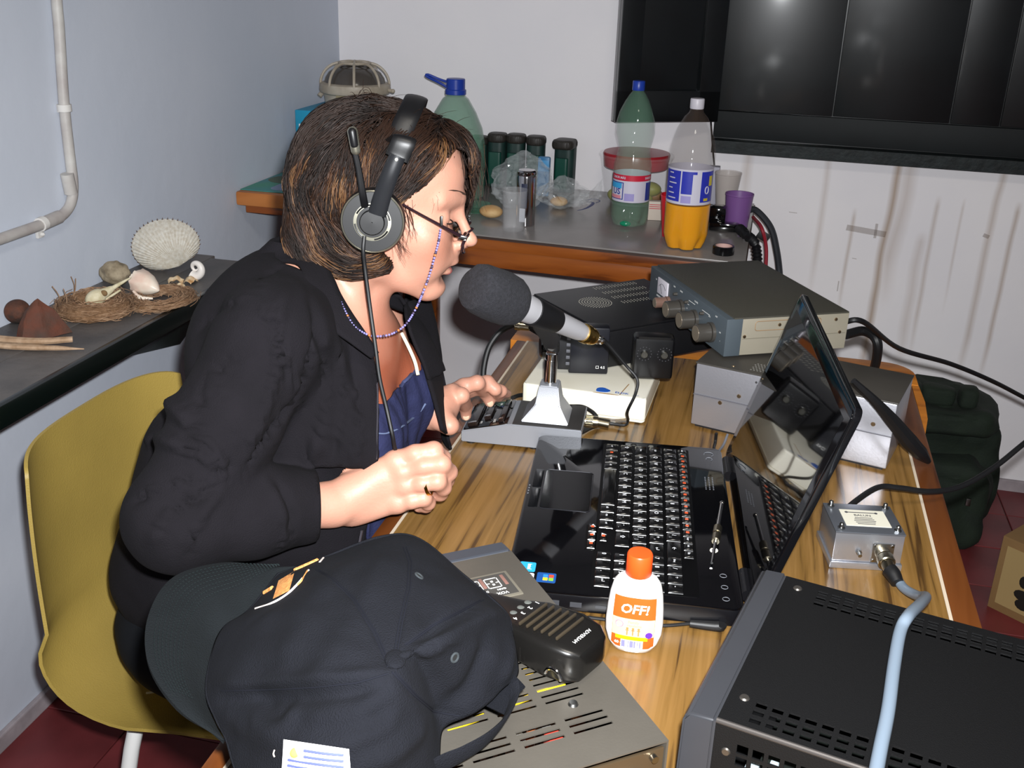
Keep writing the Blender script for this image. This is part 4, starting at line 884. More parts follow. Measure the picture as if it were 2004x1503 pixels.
# things inside that show through the vents
g = G(); g.box((.15, RW/2, .03), (.24, RW-.06, .03)); obj('circuit_board', g, mat('board_dark', '#101512', .6), ra, smooth=False)
M_can = mat('pale_can', '#b9c7cf', .4, .3)
for i, (x, y) in enumerate(((.028, .016), (.045, .018), (.075, .02), (.11, .017), (.15, .019), (.19, .018), (.23, .018))):
    g = G(); g.box((x, y, .035), (.010, .014, .05 if i else .04), .001); obj('component', g, M_can if i < 2 else mat('brown_part', '#4d3f33', .5, .3), ra)
g = G(); P = [(-.021, .006), (-.026, .030), (-.025, RH-.006), (-.021, RH), (0, RH+.0015), (0, .002)]
b = bmesh.new(); A = [b.verts.new((x, -.003, z)) for x, z in P]; f = b.faces.new(A); r_ = bmesh.ops.extrude_face_region(b, geom=[f]); bmesh.ops.translate(b, vec=(0, RW+.006, 0), verts=[e for e in r_['geom'] if isinstance(e, bmesh.types.BMVert)])
bmesh.ops.recalc_face_normals(b, faces=b.faces); bmesh.ops.bevel(b, geom=list(b.edges), offset=.0022, segments=3, affect='EDGES'); g.bm(b); obj('front_bezel', g, M_bez, ra)
g = G(); g.box((-.026, RW/2, RH*.5), (.003, RW-.03, RH-.03), .001); rfp = obj('front_panel', g, M_black, ra)
for y, z, r_ in ((.09, .05, .022), (.13, .055, .007), (.15, .055, .007)):
    g = G(); g.cyl((-.026, y, z), (-.032, y, z), r_, r_*.92, n=30, bev=.001); obj('knob', g, M_kn, rfp)
M_sg = mat('screw_grey', '#77726c', .35, .9); screws([(.014, RW-.016, RH), (.012, .035, RH)], M_sg, ra, r=.0045); screws([(.010, 0, RH-.026)], M_sg, ra, r=.004, nrm=(0, -1, 0))
for x in (.02, RD-.03):
    for y in (.03, RW-.03): g = G(); g.cyl((x, y, 0), (x, y, .005), .009, n=16); obj('foot', g, M_rubber, ra)
# ---------------- grey transceiver with VOX panel ----------------
ZV = .845; VW, VL, VH = .262, .305, .845-ZD
A_ = PZ(991, 1066, ZV); B_ = PZ(1309, 1449, ZV); dd = (B_-A_).normalized(); an = atan2(dd.y, dd.x)
vx = thing('transceiver', 'grey transceiver with slotted top and VOX control panel under the cap', 'transceiver', (A_.x, A_.y, ZD), an+pi/2)
# local: Y negative = towards rear (camera), X = width ; front at y=0
VL = (B_-A_).length
Wv = MW(vx); sX = 1 if (Wv.to_3x3() @ Vector((1, 0, 0))).x < 0 else -1   # width runs to the left in the picture
M_vx = mat('taupe_grey_metal', '#67625a', .36, .55, bump=.06, bscale=400, var=.08, vscale=14)
def vx_(x): return sX*x
slots = []
hs = (.0325, .0034)
rows1 = [(-.135-.0075*k) for k in range(13)]
cells = [(vx_(x), y) for y in rows1 for x in (.050, .090, .130, .170)]
g = G(); xs_ = sorted((vx_(0), vx_(VW)))
plate_holes(g, xs_[0], xs_[1], -.240, -.125, VH, .0014, cells, hs)
plate_holes(g, xs_[0], xs_[1], -.125, -.012, VH, .0014, [], hs); plate_holes(g, xs_[0], xs_[1], -VL, -.240, VH, .0014, [(vx_(.045+.04*i), -.248-.0075*k) for i in range(4) for k in range(3) if -.248-.0075*k > -VL+.008], hs)
obj('slotted_cover', g, M_vx, vx, smooth=False)
g = G(); c_ = vx_(VW/2); g.box((vx_(.0008), -VL/2-.006, VH/2), (.0016, VL-.012, VH-.004)); g.box((vx_(VW-.0008), -VL/2-.006, VH/2), (.0016, VL-.012, VH-.004)); g.box((c_, -VL/2, .005), (VW-.004, VL-.01, .002)); obj('side_panels', g, M_vx, vx, smooth=False)
g = G(); g.box((c_, -VL+.003, VH/2-.002), (VW-.004, .003, VH-.010), .001); vr = obj('rear_panel', g, mat('brown_metal', '#6b5a44', .35, .7), vx)
for x, r_, nm in ((.022, .0115, 'round_socket'), (.046, .008, 'screw_post'), (.085, .0095, 'round_socket')):
    g = G(); z_ = .060; g.cyl((vx_(x), -VL+.003, z_), (vx_(x), -VL-.006, z_), r_, n=24, bev=.001); g.cyl((vx_(x), -VL-.006, z_), (vx_(x), -VL-.0065, z_), r_*.6, n=20); obj(nm, g, M_steel if nm[0] == 'r' else M_gold, vr)
g = G(); g.cyl((vx_(.012), -VL+.001, .083), (vx_(.012), -VL-.003, .083), .003, n=12); obj('screw', g, M_steel, vr)
screws([(vx_(.047), -VL+.062, VH), (vx_(.078), -.022, VH)], M_steel, vx, r=.0045, h=.002)
# front: dark charcoal sloping bezel
g = G(); xs_ = sorted((vx_(-.001), vx_(VW+.001))); P = [(-.012, VH+.001), (.010, VH-.001), (.016, VH-.010), (.016, .012), (.008, .004), (-.012, .004)]
b = bmesh.new(); A = [b.verts.new((xs_[0], y, z)) for y, z in P]; f = b.faces.new(A); r_ = bmesh.ops.extrude_face_region(b, geom=[f]); bmesh.ops.translate(b, vec=(xs_[1]-xs_[0], 0, 0), verts=[e for e in r_['geom'] if isinstance(e, bmesh.types.BMVert)])
bmesh.ops.recalc_face_normals(b, faces=b.faces); bmesh.ops.bevel(b, geom=list(b.edges), offset=.003, segments=3, affect='EDGES'); g.bm(b); vfb = obj('front_bezel', g, mat('slate_bezel', '#3a3d44', .42), vx)
for x, z, r_ in ((.13, .045, .022), (.05, .06, .008), (.075, .06, .008), (.2, .05, .010)): g = G(); g.cyl((vx_(x), .014, z), (vx_(x), .030, z), r_, r_*.93, n=28, bev=.001); obj('knob', g, M_kn, vfb)
# recessed VOX panel on the top
g = G(); x0, x1 = sorted((vx_(.020), vx_(.085))); g.box(((x0+x1)/2, -.064, VH+.0006), (x1-x0, .040, .0014), .0005); vp = obj('vox_panel', g, mat('panel_frame', '#8a8476', .35, .5), vx)
g = G(); g.box(((x0+x1)/2, -.064, VH+.0014), (x1-x0-.006, .034, .0006)); obj('vox_inset', g, mat('inset_grey', '#3f3d3a', .4), vp, smooth=False)
RO = pi if True else 0
g = G(); xm = lambda x: vx_(x)
for x in (.040, .058):
    for (dx, dy, w_, h_) in ((0, .0075, .011, .0007), (0, -.0075, .011, .0007), (.0062, 0, .0007, .014), (-.0062, 0, .0007, .014), (0, .0025, .0022, .0022), (0, -.0025, .0022, .0022)): g.box((xm(x)+dx, -.060+dy, VH+.0019), (w_, h_, .0003))
    for dx in (-.0042, .0042): g.box((xm(x)+dx, -.060, VH+.0019), (.0025, .0006, .0003))
for s_, x, y, sz in (('GAIN', .036, -.0715, .0036), ('DELAY', .054, -.0715, .0036), ('ANTI', .074, -.0715, .0036), ('VOX CONTROLS', .052, -.0775, .0052)): txt(g, s_, sz, T(xm(x), y, VH+.0017) @ RZ(pi), bold=.025)
obj('vox_lettering', g, M_white, vp, smooth=False)
for x in (.028, .049, .067): g = G(); g.box((xm(x), -.058, VH+.0018), (.0032, .016, .0006), .0002); obj('trim_slot', g, mat('slot_pink', '#7a5a52', .4), vp)
# circuitry seen through the slots
g = G(); g.box((c_, -.18, .045), (VW-.03, .20, .002)); obj('circuit_board', g, mat('board_brown', '#5a3a22', .5), vx, smooth=False)
rnd = random.Random(5)
for i in range(46):
    col_ = rnd.choice(['#b3392c', '#a9a9a0', '#8c8c88', '#c9a12a', '#3b2a20', '#b86a3a', '#5f605c', '#cfcfc8']); g = G(); x = rnd.uniform(.03, .20); y = rnd.uniform(-.275, -.125); h_ = rnd.uniform(.008, .034); w_ = rnd.uniform(.004, .016)
    if rnd.random() < .5: g.box((vx_(x), y, .046+h_/2), (w_, rnd.uniform(.004, .01), h_), .0006)
    else: g.cyl((vx_(x), y, .046), (vx_(x), y, .046+h_), w_*.4, n=12)
    obj('component', g, mat('part_'+col_[1:], col_, .4), vx)
g = G(); g.tube([(vx_(.040), -.205, VH-.004), (vx_(.08), -.212, VH-.003), (vx_(.13), -.217, VH-.006), (vx_(.17), -.21, VH-.012)], .0022, 8, smooth=5); obj('yellow_wire', g, mat('yellow_wire', '#d7b81c', .4), vx)
g = G(); g.box((vx_(.125), -.262, VH-.008), (.006, .006, .004)); obj('green_led', g, mat('green_part', '#8ee02c', .4), vx)
for x in (.03, VW-.03):
    for y in (-.03, -VL+.03): g = G(); g.cyl((vx_(x), y, 0), (vx_(x), y, .006), .009, n=16); obj('foot', g, M_rubber, vx)
# ---------------- hand microphone on top ----------------
ZHM = ZV+.002
c0_ = PZ(1040, 1215, ZV+.02); c1_ = PZ(1160, 1265, ZV+.02)
hd = (PZ(1162, 1262, ZV+.03)-PZ(1010, 1190, ZV+.03)).normalized(); an = atan2(hd.y, hd.x)
p0 = PZ(1077, 1224, ZV+.03)
hm_s = .93
hm = thing('hand_microphone', 'black hand microphone with slotted grille lying on the grey transceiver', 'microphone', (p0.x, p0.y, ZHM), an); hm.scale = (hm_s, hm_s, hm_s)
M_hm = mat('hand_mic_black', '#121110', .26, var=.2)
g = G()
def hmr(x, w_, z0, z1, e=.30): 
    P = []
    for k in range(24):
        a = 2*pi*k/24; cx = abs(cos(a))**e*(1 if cos(a) > 0 else -1); sz = abs(sin(a))**e*(1 if sin(a) > 0 else -1); P.append((x, w_*cx, (z0+z1)/2+(z1-z0)/2*sz))
    return P
secs = [(-.085, .012, .004, .016), (-.080, .018, .001, .022), (-.045, .022, 0, .028), (-.020, .029, 0, .033), (.015, .0315, 0, .036), (.035, .028, 0, .035), (.044, .021, .003, .031), (.046, .015, .006, .026)]
V = []; 
for s_ in secs: V += hmr(*s_)
F = [tuple(range(24))[::-1], tuple((len(secs)-1)*24+i for i in range(24))]
for j in range(len(secs)-1):
    for i in range(24): k = (i+1) % 24; F.append((j*24+i, j*24+k, (j+1)*24+k, (j+1)*24+i))
g.add(V, F); hb2 = obj('case', g, M_hm, hm)
for k in range(6):
    x = -.018+k*.0078; g = G(); zt = .0345+.0008*k-.0012*(k > 4); g.box((x, -.001, zt), (.0022, .040, .0028), .0008); obj('grille_rib', g, mat('rib_olive', '#332c22', .4), hm)
for k in range(4):
    g = G(); y = .016-k*.0105; g.ell((-.036, y, .0292), (.0042, .0032, .0016)); obj('button', g, mat('button_silver', '#6f726e', .3, .5), hm)
g = G()
for s_, k in (('1', 0), ('2', 1), ('3', 2), ('4', 3)): txt(g, s_, .006, T(-.0265, .016-k*.0105, .0335) @ RZ(-pi/2+.0), bold=.02)
txt(g, 'ADVERSAM', .0050, T(.0335, -.001, .0352) @ RY(radians(4)) @ RZ(-pi/2), bold=.0)
obj('lettering', g, M_white, hm, smooth=False)
g = G()
for k in range(8): g.box((-.03+k*.005, -.0285, .012), (.002, .003, .014), .0008)
obj('side_ribs', g, M_hm, hm, kind='stuff')
g = G(); g.tube([(.030+.008*cos(a), -.036, .012+.008*sin(a)) for a in [k*pi/8 for k in range(9)]], .0016, 8); obj('hanging_loop', g, M_chrome, hm)
# ---------------- lotion bottle ----------------
oc = PZ(1236, 1268, ZD); OB = thing('lotion_bottle', 'white insect repellent bottle with orange cap and orange OFF label', 'bottle', (oc.x, oc.y+.004, ZD), .05)
M_ob = mat('white_bottle', '#f2f0ee', .35, sub=.0)
def oval(wx, wy, z, n=40, e=.8): return [(wx*(abs(cos(a))**e)*(1 if cos(a) >= 0 else -1), wy*(abs(sin(a))**e)*(1 if sin(a) >= 0 else -1), z) for a in [2*pi*k/n for k in range(n)]]
prof = [(.014, .008, 0), (.0195, .0125, .0012), (.0245, .0145, .009), (.0275, .0155, .020), (.0278, .0155, .032), (.0268, .0150, .048), (.0252, .0142, .062), (.0225, .0130, .073), (.0180, .0115, .0790), (.0125, .0105, .0815), (.0100, .0100, .083), (.0100, .0100, .086)]
g = G(); V = []
for p in prof: V += oval(*p)
F = [tuple(range(40))[::-1], tuple((len(prof)-1)*40+i for i in range(40))]
for j in range(len(prof)-1):
    for i in range(40): k = (i+1) % 40; F.append((j*40+i, j*40+k, (j+1)*40+k, (j+1)*40+i))
g.add(V, F); obj('bottle_body', g, M_ob, OB, auto=60)
g = G(); g.lathe([(.0120, .083), (.0126, .084), (.0122, .1040), (.0112, .1055), (.005, .1058)], 40); cp_ = obj('screw_cap', g, mat('orange_cap', '#e8501c', .35), OB)
import bisect
def osurf(u_, z, off=.0004):       # front surface at horizontal position x, height z
    zs = [p[2] for p in prof]; i = max(1, min(len(prof)-1, bisect.bisect(zs, z))); t = (z-zs[i-1])/(zs[i]-zs[i-1]); wx = prof[i-1][0]*(1-t)+prof[i][0]*t; wy = prof[i-1][1]*(1-t)+prof[i][1]*t
    s_ = max(-.98, min(.98, u_/wx)); ca = abs(s_)**(1/.8); sa = sqrt(max(0, 1-ca*ca)); return Vector((u_, -(wy*sa**.8)-off, z))
def patch(nm, x0f, x1f, z0, z1, m, off, par, nx=12, nz=14):
    g = G(); g.grid(nx, nz, lambda a, b: osurf((x0f(z0+(z1-z0)*b))*(1-a)+(x1f(z0+(z1-z0)*b))*a, z0+(z1-z0)*b, off)); return obj(nm, g, m, par)
lw = lambda z: .0205-.04*max(0, z-.045)-(.0045 if z < .010 else 0)
M_lbo = mat('label_orange', '#e2581e', .4); M_lbp = mat('label_peach', '#f0b896', .4)
lab = patch('label', lambda z: -lw(z), lw, .007, .064, M_lbo, .0004, OB, 16, 20)
patch('peach_band', lambda z: -lw(z)*.985, lambda z: lw(z)*.985, .0215, .041, M_lbp, .0006, lab); 
patch('yellow_band', lambda z: -.0165, lambda z: .0145, .0175, .0215, mat('yellow_print', '#f4dc10', .4), .0009, lab)
bc = patch('barcode', lambda z: -.011, lambda z: .0105, .0065, .0172, mat('barcode_ground', '#e6e6f4', .4), .0009, lab)
for (x, w_) in ((-.0085, .0035), (-.0035, .0008), (-.0005, .0034), (.0025, .0016), (.0055, .0007), (.0078, .0012)): patch('barcode_bar', lambda z: x-w_/2, lambda z: x+w_/2, .0085, .0165, mat('barcode_blue', '#7c7ccc', .5), .0012, bc, 2, 2)
def wraptxt(s_, sz, x, z, m, nm, par, off=.0009, bold=.03, sh=0):
    g = G(); txt(g, s_, sz, T(), bold=bold); g.v = [osurf(p.x+x+p.y*sh, z+p.y, off) for p in g.v]; return obj(nm, g, m, par, smooth=False)
wraptxt('OFF!', .0135, .0005, .0515, M_ob, 'brand_lettering', lab, bold=.025, sh=.15)
wraptxt('Family', .0042, 0, .0375, mat('pale_orange', '#e8a67e', .5), 'label_print', lab); wraptxt('repelente', .0036, .001, .0338, mat('pale_orange'), 'label_print', lab)
wraptxt('60 g', .0044, -.0135, .0125, M_ob, 'label_print', lab)
M_pur = mat('purple_print', '#5a2ca0', .5)
g = G(); g.v = []; n_ = 20; V = [osurf(.0155, .0245, .0013)]+[osurf(.0155+.0034*cos(2*pi*k/n_), .0245+.0034*sin(2*pi*k/n_), .0013) for k in range(n_)]; g.add(V, [(0, 1+k, 1+(k+1) % n_) for k in range(n_)]); obj('purple_seal', g, M_pur, lab, smooth=False)
g = G(); g.tube([osurf(-.0135+.0036*cos(2*pi*k/n_), .0345+.0036*sin(2*pi*k/n_), .0010) for k in range(n_)], .0003, 4, closed=True); obj('round_mark', g, mat('pinkish_print', '#c8689a', .5), lab)
g = G()
for x in (-.0055, 0, .0055): g.box(osurf(x, .0262, .0008), (.0012, .0004, .0065)); g.ell(osurf(x, .0305, .0008), (.0012, .0003, .0013)); g.box(osurf(x, .0285, .0008), (.0032, .0004, .0008))
obj('family_figures', g, mat('orange_brown', '#cf7a48', .5), lab)
# ---------------- laptop power lead ----------------
pl_ = PZ(1405, 1226, ZD+.006); ld = thing('power_lead', 'black laptop power lead and angled plug lying before the lotion bottle', 'cable', (pl_.x, pl_.y, ZD))
g = G(); g.tube([PZ(1150, 1208, ZD+.003), PZ(1200, 1214, ZD+.003), PZ(1290, 1224, ZD+.003), PZ(1352, 1220, ZD+.004)], .0018, 8, smooth=6); obj('lead', g, M_cab, ld, world=True)
g = G(); g.tube([PZ(1350, 1220, ZD+.006), PZ(1375, 1223, ZD+.006), PZ(1408, 1226, ZD+.007), PZ(1413, 1222, ZD+.010)], [.0040, .0048, .0055, .0050], 12, smooth=3); obj('plug', g, M_rubber, ld, world=True)
# ---------------- adapter rod lying on the laptop ----------------
ZL = ZD+.0268
a_ = PZ(1413, 985, ZL+.012); b2 = PZ(1393, 1102, ZL+.004); ad = thing('probe_rod', 'slim chrome connector rod with knurled collar lying on the laptop', 'rod', (b2.x, b2.y, ZL))
g = G(); g.tube([a_, (a_+b2)/2, b2], [.0022, .0024, .0014], 12); g.ell(a_, (.0030, .0030, .0030)); obj('rod', g, M_chrome, ad, world=True)
m1 = a_.lerp(b2, .42); m2 = a_.lerp(b2, .66); g = G(); g.cyl(m1, m1.lerp(m2, .46), .0048, n=20, bev=.0005); g.cyl(m1.lerp(m2, .54), m2, .0048, n=20, bev=.0005); obj('collar', g, mat('nickel'), ad, world=True)
# black boom arm cable in front of the wall left of the microphone
J = PZ(1000, 655, ZD+.09)
hk = thing('cable_plug', 'black cable with metal plug arching beside the far end of the desk', 'cable', tuple(PZ(946, 745, ZD-.02)))
g = G(); g.tube([PT(946, 752, 1.62), PT(947, 720, 1.62), PT(957, 680, 1.62), PT(978, 650, 1.62), PT(1003, 636, 1.62), PT(1012, 637, 1.62)], .0045, 10, smooth=7); obj('lead', g, M_cab, hk, world=True)
g = G(); g.cyl(PT(1006, 636, 1.62), PT(1037, 638, 1.62), .0075, n=18, bev=.001); g.cyl(PT(1012, 636, 1.617), PT(1017, 636, 1.617), .0088, n=18); obj('metal_plug', g, mat('nickel'), hk, world=True)
for (x, y, r_) in ((1036, 655, .012), (1056, 668, .011)): pass
g = G(); g.tube([PT(1037, 640, 1.615), PT(1062, 655, 1.60), PT(1074, 680, 1.59), PT(1078, 705, 1.585)], .0035, 8, smooth=6); obj('lead', g, M_cab, hk, world=True)
# leads behind the microphone base
cable('cable', [PZ(1003, 778, ZD+.02), PZ(1020, 773, ZD+.014), PZ(1045, 776, ZD+.012), PZ(1062, 790, ZD+.010)], .0030, M_cab, 'short black lead crossing behind the microphone stand foot')
cable('cable', [PZ(1115, 795, ZD+.035), PZ(1140, 796, ZD+.03), PZ(1158, 805, ZD+.02), PZ(1168, 815, ZD+.012)], .0028, M_cab, 'black lead arching from the rear of the microphone base')
# ---------------- tables along the back wall ----------------
M_fg = mat('grey_formica', '#85807d', .22, spec=.5, var=.06, vscale=12)
M_tw = wood('table_wood', '#94501c', '#834315', '#5f2d0e', scale=(1.4, 10, 10), rough=.32, ring=3, coat=.2)
ZT = .77
tb = thing('side_table', 'grey formica topped wooden table against the back wall with the bottles', 'table', (-.5, 2.65, 0))
TX0, TX1, TY1 = -.98, -.020, YB-.008
def fy(x): return 2.411+(x+.47)*(-.045)-.025+.0*(x)     # front edge, very slightly out of square
fa = PZ(931, 459, ZT); fb = PZ(1456, 516, ZT)
def fy(x): return fa.y+(fb.y-fa.y)*(x-fa.x)/(fb.x-fa.x)
def tp(x, y): return (x+.5, y-2.65)
g = G(); g.prism([tp(TX0, fy(TX0)+.003), tp(TX1, fy(TX1)+.003), tp(TX1, TY1), tp(TX0, TY1)], ZT-.004, ZT, bev=.0008); obj('formica_top', g, M_fg, tb)
g = G(); g.prism([tp(TX0, fy(TX0)), tp(TX1+.003, fy(TX1)), tp(TX1+.003, TY1), tp(TX0, TY1)], ZT-.009, ZT-.0042); obj('dark_edge_band', g, mat('worn_brown_edge', '#3d2c26', .5), tb, smooth=False)
g = G(); g.prism([tp(TX0, fy(TX0)+.003), tp(TX1, fy(TX1)+.003), tp(TX1, TY1), tp(TX0, TY1)], ZT-.034, ZT-.009, bev=.001); obj('wooden_rim', g, M_tw, tb)
g = G(); g.prism([tp(TX0, fy(TX0)+.010), tp(TX1-.02, fy(TX1)+.010), tp(TX1-.02, fy(TX1)+.030), tp(TX0, fy(TX0)+.030)], ZT-.078, ZT-.0345, bev=.001); obj('apron', g, M_tw, tb)
for x in (TX0+.04, TX1-.05):
    for y in (2.45, 2.90): g = G(); g.box((x+.5, y-2.65, (ZT-.034)/2), (.045, .045, ZT-.034), .003); obj('leg', g, M_tw, tb)
M_pen = mat('blue_ink_mark', '#2c3a78', .5)
g = G(); g.tube([tp(*PZ(x, y, ZT).xy)+(ZT,) for x, y in ((1130, 412), (1146, 408), (1158, 401), (1160, 396), (1148, 395))], [.002, .004, .005, .004, .0015], 6, smooth=5, flat=.12); g.tube([tp(*PZ(x, y, ZT).xy)+(ZT,) for x, y in ((1146, 392), (1162, 389), (1174, 393), (1166, 397))], .0016, 6, smooth=5, flat=.25)
obj('ink_scribble', g, M_pen, tb)
# left table, a little higher, painted top
ZU = .838
M_tl = wood('pale_orange_wood', '#b8743c', '#ab6832', '#8c5024', scale=(1.2, 8, 8), rough=.4, ring=3)
t2 = thing('side_table', 'thick edged wooden table in the left corner with green painted top', 'table', (-1.10, 2.6, 0))
fc = PZ(457, 373, ZU); XT0 = XL+.004; y0_ = 2.282
def tq(x, y, z): return (x+1.10, y-2.6, z)
g = G(); g.box(tq((XT0-.985)/2, (y0_+YB-.01)/2, ZU-.0195), (-.985-XT0, YB-.01-y0_, .034), .006); obj('top_board', g, M_tl, t2)
M_green = mat('green_painted_paper', '#3d8a6c', .45, col2='#3f7f8c', vscale=6)
g = G(); g.box(tq((XT0-.985)/2, (y0_+YB)/2+.004, ZU-.0012), (-.992-XT0, YB-.03-y0_, .002), .0005); gp = obj('printed_cover', g, M_green, t2)
g = G(); P = [(XT0+.095+.035*cos(a)*(1+.15*cos(3*a)), 2.365+.045*sin(a)) for a in [k*2*pi/20 for k in range(20)]]; g.prism([tq(x, y, 0)[:2] for x, y in P], ZU-.0003, ZU+.0003); obj('print_patch', g, mat('lilac_print', '#7f8fae', .5), gp, smooth=False)
g = G(); P = [(XT0+.06+.05*cos(a), 2.45+.05*sin(a)) for a in [k*2*pi/20 for k in range(20)]]; g.prism([tq(x, y, 0)[:2] for x, y in P], ZU-.0003, ZU+.0002); obj('print_patch', g, mat('dark_green_print', '#4a5a40', .5), gp, smooth=False)
g = G(); g.box(tq(-1.105, y0_+.022, ZU-.046), (.225, .020, .018), .003); obj('apron', g, M_tw, t2)
for x in (-1.10, -.985-.02):
    g = G(); g.box(tq(x, y0_+.03 if x > -1.05 else y0_+.035, (ZU-.055)/2), (.04, .04, ZU-.055), .003); obj('leg', g, M_tw, t2)
for x in (-1.19, -1.005): g = G(); g.box(tq(x, YB-.06, (ZU-.037)/2), (.04, .04, ZU-.037), .003); obj('leg', g, M_tw, t2)
# ---------------- bulkhead lamp on a blue box on the left table ----------------
M_bxb = mat('blue_card', '#1e8fb4', .5, col2='#1b7fa0', vscale=8); 
bxx = thing('cardboard_carton', 'bright blue carton on the corner table behind the woman\'s head', 'box', (-1.165, 2.62, ZU+.001), .0)
g = G(); g.box((0.03, .08, .0775), (.15, .24, .155), .0015); bb_ = obj('carton', g, M_bxb, bxx)
g = G(); g.box((-.030, -.0405, .105), (.010, .001, .030)); g.box((-.0455, .03, .105), (.001, .02, .030)); obj('white_print', g, M_white, bb_, smooth=False)
g = G(); g.box((.05, .06, .1552), (.05, .12, .0006)); obj('grey_print', g, mat('grey_blue_print', '#5d7f8e', .6), bb_, smooth=False)
LMc = Vector((-1.105, 2.74, ZU+.157))
lm = thing('bulkhead_lamp', 'old cream bulkhead lamp with wire cage, lying on the blue carton', 'lamp', tuple(LMc))
M_cream = mat('cream_enamel', '#b5ab9b', .45, col2='#9d9180', vscale=20, bump=.2); M_smoke = mat('smoked_glass', '#4b4642', .18, spec=.5)
rl = .092
g = G(); g.lathe([(rl*.80, 0), (rl*.88, .004), (rl*.92, .030), (rl*1.02, .034), (rl*1.05, .040), (rl*1.03, .056), (rl*.95, .060), (rl*.90, .060)], 48); obj('housing', g, M_cream, lm)
g = G(); g.lathe([(rl*.9, .059), (rl*.86, .072), (rl*.76, .086), (rl*.58, .097), (rl*.3, .103), (.002, .104)], 48); obj('glass_dome', g, M_smoke, lm)
for k in range(4):
    a = k*pi/4+.35; g = G(); P = [Vector((rl*1.0*cos(a), rl*1.0*sin(a), .052))]+[Vector((rl*r_*cos(a), rl*r_*sin(a), z)) for r_, z in ((.98, .068), (.87, .088), (.64, .105), (.30, .112), (0, .113))]
    Q = [Vector((-p.x, -p.y, p.z)) for p in P[:-1]][::-1]; g.tube(P+Q, .0038, 8, smooth=3); obj('cage_wire', g, M_cream, lm)
g = G(); g.tube([(rl*.45*cos(a), rl*.45*sin(a), .110) for a in [k*pi/14 for k in range(28)]], .0036, 8, closed=True); obj('cage_ring', g, M_cream, lm)
g = G(); g.cyl((.012, -rl*.9, .020), (.012, -rl*1.02, .020), .012, n=20, bev=.001); g.box((.000, -rl*.93, .018), (.040, .008, .030), .002); obj('cable_gland', g, mat('yellowed_enamel', '#8f8468', .5), lm)
g = G(); g.cyl((rl*1.0, .0, .044), (rl*1.16, .0, .042), .005, n=12); g.ell((rl*1.17, 0, .042), (.006, .006, .006)); g.cyl((-rl*1.02, -.0, .030), (-rl*1.10, -.01, .018), .007, n=12); obj('clamp_screw', g, M_cream, lm)
# ---------------- green water jug ----------------
M_pet = lambda nm, c, rough=.04: mat(nm, c, rough, trans=1, ior=1.12, spec=.5)
jt = PY(892, 170, 2.70); js = .055
jg = thing('water_jug', 'large clear green water bottle with blue cap and handle behind the woman', 'bottle', (jt.x, 2.70, ZT+.001))
M_petg = mat('green_pet', '#7fae94', .10, spec=.7, alpha=.45)
hj = jt.z-ZT
g = G(); g.lathe([(.001, .006), (.070, .002), (.080, .012), (.080, .070), (.077, .078), (.080, .086), (.080, hj-.135), (.070, hj-.100), (.050, hj-.060), (.030, hj-.030), (.024, hj-.024), (.024, hj-.008)], 48, close=False); 
def ribbed(a, r, z): return r*(1-.03*(cos(a*6) > .6)*(z > .1))
g = G(); g.lathe([(.001, .006), (.070, .002), (.080, .012), (.080, .070), (.077, .078), (.080, .086), (.080, hj-.150), (.072, hj-.105), (.055, hj-.065), (.034, hj-.030), (.024, hj-.022), (.024, hj-.008)], 48, close=False, fn=lambda a, r, z: r*(1-.035*max(0, cos(a*5))**6*(1 if .09 < z < hj-.04 else 0)))
obj('jug_body', g, M_petg, jg)
M_bcap = mat('blue_cap', '#1c3a9a', .35)
g = G(); g.lathe([(.026, hj-.020), (.0275, hj-.019), (.0275, hj-.008), (.0245, hj-.006), (.0245, hj+.018), (.023, hj+.020)], 36); cpj = obj('blue_cap', g, M_bcap, jg)
g = G(); g.tube([(-.022, 0, hj-.004), (-.045, -.004, hj+.008), (-.078, -.006, hj+.022), (-.073, -.006, hj+.026), (-.045, -.002, hj+.016), (-.022, 0, hj+.010)], .0034, 8, smooth=4); obj('handle', g, M_bcap, cpj)
# ---------------- dark green rounded canisters along the wall ----------------
M_dg = mat('dark_green_fabric', '#16302c', .55, var=.25, vscale=30); M_dgt = mat('brown_black_rim', '#2f2b27', .5)
xs_ = [(934, 268), (971, 262), (1008, 264), (1047, 268), (1105, 274)]
cgrp = 'dark green canisters against the back wall'
labs = ['dark green round-topped canister farthest left of the row, next to the green jug', 'dark green round-topped canister, second from the left in the row', 'dark green round-topped canister in the middle of the row, behind the plastic bag', 'dark green round-topped canister left of the gap in the row', 'dark green round-topped canister at the right end of the row']
for k, (x_, y_) in enumerate(xs_):
    p = PY(x_, y_, YB-.07); h_ = p.z-ZT; cn = thing('canister', labs[k], 'canister', (p.x, YB-.055, ZT+.001), 0 if k < 4 else -.15, group=cgrp)
    g = G(); g.prism(rr(-.0255 if k < 4 else -.029, -.020, .0255 if k < 4 else .029, .030, .018), 0, h_-.020, bev=.002); obj('body', g, M_dg, cn)
    g = G(); g.prism(rr(-.0265 if k < 4 else -.030, -.040 if k == 4 else -.024, .0265 if k < 4 else .030, .031, .020), h_-.026, h_, bev=.009, seg=3); obj('rounded_lid', g, M_dgt, cn)
    g = G(); g.prism(rr(-.019, -.030, .018, -.016, .006), .01, h_-.05, bev=.002); obj('front_pad', g, mat('bright_dark_green', '#12463a', .4), cn)
